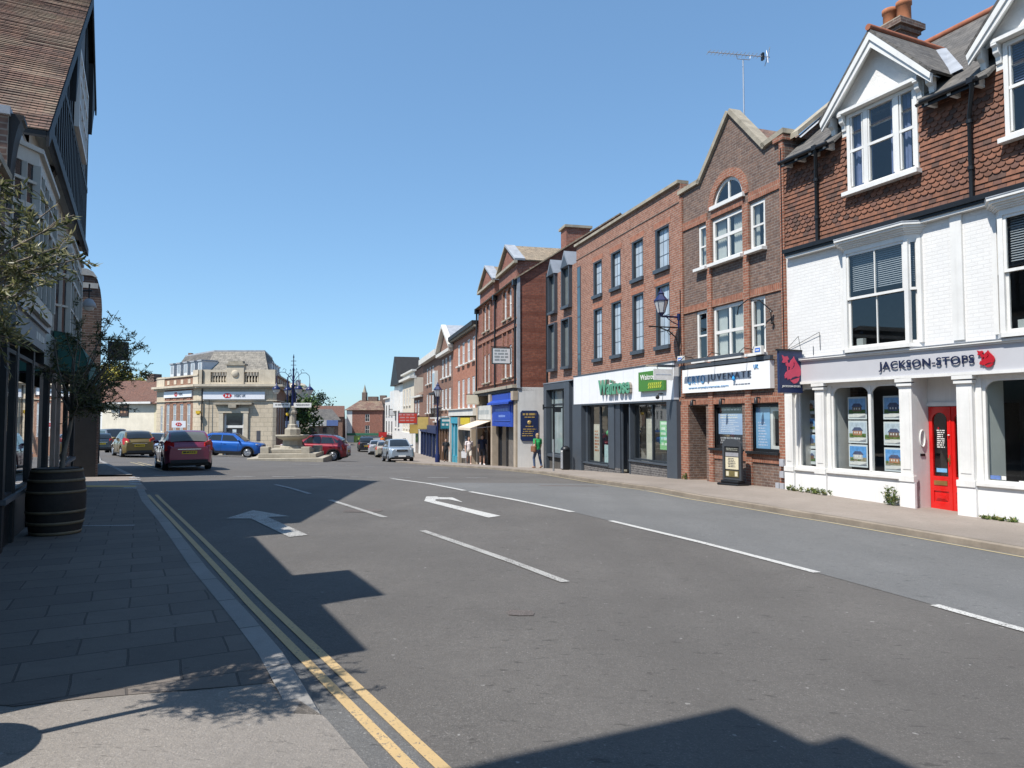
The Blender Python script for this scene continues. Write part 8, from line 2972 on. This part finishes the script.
# ================================================================ people
SKIN = M("skin", (.50, .30, .22), .6, .08, 8, .05)
def person(label, x, y, az, h, pose, top, legs, hair, shoe, shorts=False, long_hair=False, sleeves="short", skirt=False, bag=None):
    t_ = thing("person", label, "person", (x, y, G(x, y) + .06), R(-az), "people on the right-hand pavement")
    s = h / 1.75
    def P_(a, b, c):
        return Vector((a * s, b * s, c * s))
    st = pose
    hipz = .93
    J = {"pel": P_(0, 0, hipz), "wst": P_(0, .0, 1.08), "chest": P_(0, -.01, 1.30), "neck": P_(0, .0, 1.47)}
    L_ = {}
    for sd, sg_, sw in (("l", -1, st), ("r", 1, -st)):
        L_["hip" + sd] = P_(.09 * sg_, 0, .90)
        L_["knee" + sd] = P_(.095 * sg_, .24 * sw + .06, .50)
        L_["ank" + sd] = P_(.09 * sg_, .34 * sw - .08 * abs(sw), .085 + (.05 if sw < 0 else 0))
        L_["toe" + sd] = P_(.11 * sg_, .34 * sw + .14 - .08 * abs(sw), .035)
        L_["sho" + sd] = P_(.19 * sg_, 0, 1.42)
        L_["elb" + sd] = P_(.245 * sg_, -.16 * sw - .03, 1.13)
        L_["wri" + sd] = P_(.255 * sg_, -.22 * sw + .06, .89)
    def grow(name, chains, mat, parent, vox=.014, extra=None):
        k_ = MB()
        for pts, rs in chains:
            q, rr_ = [], []
            for i in range(len(pts) - 1):
                for j in range(4):
                    q.append(pts[i].lerp(pts[i + 1], j / 4))
                    rr_.append((rs[i] + (rs[i + 1] - rs[i]) * j / 4) * s)
            q.append(pts[-1]); rr_.append(rs[-1] * s)
            k_.tube(q, rr_, mat, 12)
            for p, r_ in ((pts[0], rs[0]), (pts[-1], rs[-1])):
                k_.blob(p, r_ * s * .98, mat, 12, 8)
        if extra:
            extra(k_)
        o = k_.build(name, parent)
        md = o.modifiers.new("remesh", 'REMESH')
        md.mode, md.voxel_size, md.use_smooth_shade = 'VOXEL', vox, True
        sm_ = o.modifiers.new("smooth", 'SMOOTH')
        sm_.iterations = 3
        return o
    hd = P_(0, .03, 1.62)
    def face_(k_):
        k_.blob(hd, (.075 * s, .092 * s, .112 * s), SKIN, 16, 12)
        k_.blob(hd + P_(0, .03, -.07), (.052 * s, .06 * s, .05 * s), SKIN, 12, 8)
        k_.extr([hd + P_(-.012, .088, .02), hd + P_(.012, .088, .02), hd + P_(.016, .108, -.02), hd + P_(-.016, .108, -.02)], P_(0, -.03, 0), SKIN)
        for sg_ in (-1, 1):
            k_.blob(hd + P_(.077 * sg_, -.005, -.005), (.014 * s, .022 * s, .034 * s), SKIN, 8, 6)
        k_.blob(J["chest"], (.15 * s, .10 * s, .19 * s), SKIN, 14, 9)
        k_.blob(J["pel"], (.15 * s, .105 * s, .13 * s), SKIN, 14, 9)
        for sd, sg_ in (("l", -1), ("r", 1)):      # hands: palm, four fingers, thumb
            w_ = L_["wri" + sd]
            pc = w_ + P_(0, .015, -.05)
            k_.blob(pc, (.020 * s, .042 * s, .055 * s), SKIN, 10, 7)
            for i, (dy, ln) in enumerate(((.033, .070), (.012, .082), (-.010, .076), (-.030, .060))):
                f0 = pc + P_(0, dy, -.04)
                f1 = f0 + P_(-.006 * sg_, .006, -ln * .5)
                f2 = f1 + P_(-.022 * sg_, .004, -ln * .45)
                k_.tube([f0, f1, f2], [.0105 * s, .010 * s, .008 * s], SKIN, 7)
            f0 = pc + P_(-.004 * sg_, .035, .005)
            k_.tube([f0, f0 + P_(-.012 * sg_, .025, -.03), f0 + P_(-.02 * sg_, .03, -.06)], [.012 * s, .011 * s, .009 * s], SKIN, 7)
    ch = [([J["pel"], J["wst"], J["chest"], J["neck"]], [.13, .115, .12, .058]), ([J["neck"], hd], [.056, .05])]
    for sd in "lr":
        ch.append(([L_["hip" + sd], L_["knee" + sd], L_["ank" + sd]], [.085, .055, .036]))
        ch.append(([L_["sho" + sd], L_["elb" + sd], L_["wri" + sd]], [.05, .037, .026]))
        ch.append(([J["chest"] + P_(0, 0, .1), L_["sho" + sd]], [.08, .052]))
        ch.append(([L_["ank" + sd], L_["toe" + sd]], [.038, .03]))
    body = grow("body", ch, SKIN, t_, .010 * s, face_)
    for sg_ in (-1, 1):
        k_ = MB()
        k_.blob(hd + P_(.03 * sg_, .082, .012), (.012 * s, .008 * s, .008 * s), BLACK, 8, 5)
        k_.build("eye", t_)
    k_ = MB()
    k_.blob(hd + P_(0, .083, -.055), (.024 * s, .008 * s, .007 * s), M("lips", (.42, .17, .14), .5, .1, 5, 0), 8, 5)
    k_.build("mouth", t_)
    def hair_(k_):
        k_.blob(hd + P_(0, -.018, .03), (.086 * s, .098 * s, .105 * s), hair, 14, 9)
        if long_hair:
            k_.blob(hd + P_(0, -.05, -.06), (.08 * s, .06 * s, .13 * s), hair, 12, 8)
    k_ = MB()
    hair_(k_)
    k_.build("hair", t_)
    # garments a little outside the body
    tch = [([J["pel"] + P_(0, 0, .02), J["wst"], J["chest"], J["neck"] - P_(0, 0, .05)], [.158, .142, .150, .085])]
    for sd in "lr":
        tch.append(([J["chest"] + P_(0, 0, .09), L_["sho" + sd]], [.095, .068]))
        e_ = L_["elb" + sd]
        if sleeves == "short":
            tch.append(([L_["sho" + sd], L_["sho" + sd].lerp(e_, .62)], [.066, .062]))
        elif sleeves == "long":
            tch.append(([L_["sho" + sd], e_, e_.lerp(L_["wri" + sd], .75)], [.064, .052, .046]))
    def tors(k_):
        k_.blob(J["chest"] + P_(0, 0, -.02), (.178 * s, .118 * s, .20 * s), top, 14, 9)
    grow("top", tch, top, t_, .011 * s, tors)
    lch = [([J["pel"] + P_(0, 0, .06), J["pel"] - P_(0, 0, .03)], [.155, .15])]
    for sd in "lr":
        kn, an = L_["knee" + sd], L_["ank" + sd]
        if shorts:
            lch.append(([L_["hip" + sd], L_["hip" + sd].lerp(kn, .78)], [.105, .09]))
        else:
            lch.append(([L_["hip" + sd], kn, an], [.102, .07, .055]))
    def pelv(k_):
        k_.blob(J["pel"], (.17 * s, .125 * s, .14 * s), legs, 14, 9)
    grow("shorts" if shorts else "trousers", lch, legs, t_, .011 * s, pelv)
    for sd in "lr":
        k_ = MB()
        a, b = L_["ank" + sd], L_["toe" + sd]
        k_.tube([a + P_(0, -.05, -.045), a + P_(0, .02, -.03), b + P_(0, -.02, .0), b + P_(0, .04, -.005)], [.045 * s, .05 * s, .042 * s, .03 * s], shoe, 10)
        k_.build("shoe", t_)
    return t_, L_, s
C_ = lambda n_, c_: M("cloth_" + n_, c_, .85, .2, 9, .2)
pw, Lw, sw_ = person("woman in bright green top and jeans walking past the white flank wall", 1.22, 34.3, -30, 1.66, .55, C_("green", (.02, .30, .085)), C_("denim", (.06, .09, .16)), M("hair_fair", (.36, .24, .13), .6, .2, 9, .1), C_("shoe_tan", (.35, .2, .13)), long_hair=True)
t = thing("shoulder_bag", "brown shoulder bag carried by the woman in green", "bag", (1.22, 34.3, G(1.22, 34.3) + .06), R(30))
k = MB()
TANB = M("brown_leather", (.22, .10, .05), .5, .2, 6, .1)
k.T = Matrix.Translation((-.30, -.12, 0))
k.box(-.06, .06, -.18, .18, .78, 1.06, TANB)
k.build("pouch", t, bevel=.03)
k = MB()
k.tube([(-.28, -.25, 1.05), (-.2, -.1, 1.38), (-.12, .1, 1.40), (-.28, .05, 1.05)], .012, TANB, 6)
k.build("strap", t)
person("man in navy shirt and dark shorts walking beside the cream awning", -1.75, 42.3, 172, 1.79, .45, C_("navy", (.02, .025, .05)), C_("charcoal", (.05, .045, .05)), M("hair_dark", (.06, .04, .03), .6, .2, 9, .1), C_("shoe_white", (.7, .7, .7)), shorts=True)
person("woman in white patterned top and cream shorts under the cream awning", -2.55, 42.6, 170, 1.64, .5, C_("white", (.62, .55, .54)), C_("cream", (.58, .52, .44)), M("hair_auburn", (.22, .12, .07), .6, .2, 9, .1), C_("shoe_pale", (.5, .4, .35)), shorts=True, long_hair=True)
t = thing("carrier_bag", "white carrier bag held by the woman in cream shorts", "bag", (-2.85, 42.5, G(-2.85, 42.5) + .06), 0)
k = MB()
k.extr([(-.14, 0, .38), (.14, 0, .38), (.17, 0, .76), (-.17, 0, .76)], (0, .1, 0), C_("bag_white", (.68, .68, .68)))
k.build("sack", t, bevel=.02)
k = MB()
k.tube([(-.08, .05, .75), (-.02, .05, .92), (.02, .05, .92), (.08, .05, .75)], .01, MATS["cloth_bag_white"], 5)
k.build("handle", t)
person("man all in black standing by the teal shop front", -5.0, 54.3, 180, 1.76, .2, C_("black", (.015, .016, .02)), C_("black2", (.015, .016, .02)), M("hair_black", (.03, .022, .02), .6, .2, 9, .1), C_("shoe_black", (.03, .03, .03)))
person("person in orange top far down the street by the parked cars", -15.2, 84, 180, 1.75, .3, C_("orange", (.75, .18, .03)), C_("dark_blue", (.03, .04, .08)), MATS["hair_dark"], C_("shoe_grey", (.2, .2, .2)))

# ================================================================ trees beyond, weeds at the wall foot
GL = []
for n_, c_ in (("a", (.055, .10, .025)), ("b", (.035, .07, .018)), ("c", (.022, .045, .013)), ("d", (.085, .13, .035))):
    GL.append(M("broad_leaf_" + n_, tuple(1.5 * q for q in c_), .6, .2, 3, 0))
YL = [M("golden_leaf_" + n_, c_, .6, .2, 3, 0) for n_, c_ in (("a", (.38, .30, .03)), ("b", (.26, .23, .03)), ("c", (.12, .13, .02)))]
CL_ = [M("conifer_leaf_" + n_, c_, .6, .2, 3, 0) for n_, c_ in (("a", (.035, .065, .03)), ("b", (.022, .042, .02)), ("c", (.014, .028, .013)))]
BARK2 = M("brown_bark", (.10, .08, .06), .9, .35, 8, .5)
def big_tree(label, x, y, zt, zb_, rx, mats, seed, n=2600, ls=.28):
    rnd_ = random.Random(seed)
    gz = G(x, y)
    t_ = thing("tree", label, "tree", (x, y, gz), 0, "trees beyond the square")
    k_ = MB()
    k_.tube([(0, 0, -.3), (.1, 0, (zb_ - gz) * .6), (0, .1, (zt - gz) * .75)], [.22, .17, .05], BARK2, 8)
    l_ = MB()
    cz_, hz = (zt + zb_) / 2 - gz, (zt - zb_) / 2
    cl = []
    for i in range(26):
        a, z_, q = rnd_.uniform(0, 6.283), rnd_.uniform(-1, 1), rnd_.uniform(.3, 1) ** .5
        s_ = math.sqrt(1 - z_ * z_)
        c = Vector((s_ * math.cos(a) * rx * q, s_ * math.sin(a) * rx * q, cz_ + z_ * hz * q))
        cl.append((c, rnd_.uniform(.25, .5) * rx))
        k_.tube([(0, 0, max(.5, (c.z - .8) * .8)), c * .6 + Vector((0, 0, c.z * .35)), c], [.07, .04, .015], BARK2, 5)
    for i in range(n):
        c, r_ = cl[rnd_.randrange(len(cl))]
        d = Vector((rnd_.gauss(0, 1), rnd_.gauss(0, 1), rnd_.gauss(0, .8)))
        d = d.normalized() * r_ * rnd_.random() ** .4
        p = c + d
        dr = Vector((rnd_.gauss(0, 1), rnd_.gauss(0, 1), rnd_.gauss(0, .7)))
        leaf(l_, p, dr, ls * rnd_.uniform(.6, 1.3), ls * .6, mats[rnd_.randrange(len(mats))], rnd_)
    k_.build("trunk", t_)
    l_.build("crown", t_)
big_tree("round green street tree behind the fountain", -19.9, 66, 4.1, -1.2, 2.1, GL, 21, 3400, .3)
big_tree("second green tree just left of it behind the fountain lamps", -22.0, 70, 3.4, -.5, 1.5, GL, 22, 1800, .3)
big_tree("dark conifer rising over distant roofs right of the fountain", -35.0, 128, 6.0, 0, 2.9, CL_, 23, 2200, .4)
big_tree("dark bushy tree over the distant roofs next to the conifer", -38.5, 134, 4.2, 0, 2.4, CL_, 26, 1600, .4)
big_tree("golden leaved tree behind the cottage chimney", -45.0, 82, 7.2, 3.2, 3.0, YL, 24, 5200, .38)
big_tree("dark green tree at the left edge of the cottages", -50.5, 84, 6.4, 2.6, 2.4, GL, 25, 1500, .3)
WEED = [M("weed_" + n_, c_, .7, .2, 5, 0) for n_, c_ in (("a", (.10, .15, .03)), ("b", (.06, .10, .02)), ("c", (.20, .19, .06)))]
def weeds(label, name, x0, x1, h, n, seed, b=js, y=-.11, upright=False):
    rnd_ = random.Random(seed)
    c = b.w((x0 + x1) / 2, y, 0)
    t_ = thing(name, label, "plant", (c[0], c[1], G(c[0], c[1]) + .055), b.ang)
    k_ = MB()
    s_ = MB()
    for i in range(n):
        q = Vector((rnd_.uniform(-.5, .5) * (x1 - x0), rnd_.uniform(-.10, .02), 0))
        hh = h * rnd_.uniform(.4, 1)
        tip = q + Vector((rnd_.gauss(0, .05), rnd_.gauss(-.03, .04), hh))
        s_.tube([q, q.lerp(tip, .5), tip], .003, WEED[1], 4, cap=False)
        for j in range(9):
            p = q.lerp(tip, rnd_.uniform(.1, 1))
            leaf(k_, p, Vector((rnd_.gauss(0, 1), rnd_.gauss(0, 1), rnd_.gauss(.4, .6))), rnd_.uniform(.04, .08), .028, WEED[rnd_.randrange(3)], rnd_)
    s_.build("stem", t_)
    k_.build("foliage", t_)
weeds("low strip of weeds along the foot of the white shop wall", "weed_clump", .1, 1.35, .15, 42, 31)
weeds("single tall weed against the white wall left of the red door", "wall_plant", 2.78, 3.0, .42, 26, 32)
weeds("small weed in the corner of the brown shop's doorway pier", "weed_clump", .2, .36, .22, 10, 33, cr, -.1)
weeds("dry weeds at the wall foot right of the red door", "weed_clump", 4.75, 5.4, .07, 30, 34)

# ---------------------------------------------------------------- pieces that stand apart become parts of their own
KEEP = {"wall", "interior", "roof", "lettering", "foliage", "crown", "trunk", "stem", "tile_hanging", "poster", "room", "hallway", "door_lettering", "sign_lettering", "photograph", "emblem",
        "underbody", "body", "plate_characters", "caption_strip", "badge", "jettied_gable", "balustrade", "parapet", "pane", "blind", "curtain", "rim", "box_window", "window", "sash", "shop_window",
        "hair", "top", "shorts", "trousers", "door_trim", "antenna", "standard", "mansard", "door", "lantern", "stay_wire", "dormer_roof", "head_band"}
def split_pieces():
    for o in [q for q in bpy.data.objects if q.type == 'MESH' and q.parent and q.name.split(".")[0] not in KEEP and not q.modifiers]:
        me = o.data
        n = len(me.vertices)
        if n > 6000:
            continue
        par = list(range(n))
        def find(a):
            while par[a] != a:
                par[a] = par[par[a]]
                a = par[a]
            return a
        for p in me.polygons:
            v = p.vertices
            for q in v[1:]:
                par[find(q)] = find(v[0])
        isl = {}
        for i in range(n):
            isl.setdefault(find(i), []).append(i)
        boxes = []
        for vs__ in isl.values():
            cs = [me.vertices[i].co for i in vs__]
            boxes.append(([min(c[k] for c in cs) - .012 for k in range(3)], [max(c[k] for c in cs) + .012 for k in range(3)], vs__))
        merged = True
        while merged and len(boxes) > 1:
            merged = False
            out = []
            for b in boxes:
                for c in out:
                    if all(b[0][k] <= c[1][k] and c[0][k] <= b[1][k] for k in range(3)):
                        for k in range(3):
                            c[0][k], c[1][k] = min(c[0][k], b[0][k]), max(c[1][k], b[1][k])
                        c[2].extend(b[2])
                        merged = True
                        break
                else:
                    out.append(b)
            boxes = out
        if not 1 < len(boxes) <= 30:
            continue
        polys = [tuple(p.vertices) for p in me.polygons]
        mi = [p.material_index for p in me.polygons]
        sm = [p.use_smooth for p in me.polygons]
        uv = [tuple(d.uv) for d in me.uv_layers[0].data]
        ls = [tuple(p.loop_indices) for p in me.polygons]
        base = o.name.split(".")[0]
        for bi, b in enumerate(boxes):
            ids = sorted(b[2])
            ix = {v: i for i, v in enumerate(ids)}
            fs_ = [i for i, p in enumerate(polys) if p[0] in ix]
            m2 = bpy.data.meshes.new(base)
            m2.from_pydata([tuple(me.vertices[i].co) for i in ids], [], [tuple(ix[v] for v in polys[i]) for i in fs_])
            for mt in me.materials:
                m2.materials.append(mt)
            m2.polygons.foreach_set("material_index", [mi[i] for i in fs_])
            m2.polygons.foreach_set("use_smooth", [sm[i] for i in fs_])
            ul = m2.uv_layers.new(name="UVMap")
            ul.data.foreach_set("uv", [c for i in fs_ for li in ls[i] for c in uv[li]])
            if bi == 0:
                o.data = m2
            else:
                c = bpy.data.objects.new(base, m2)
                COL.objects.link(c)
                c.parent = o.parent
                if "label" in o:
                    c["label"] = o["label"]
split_pieces()
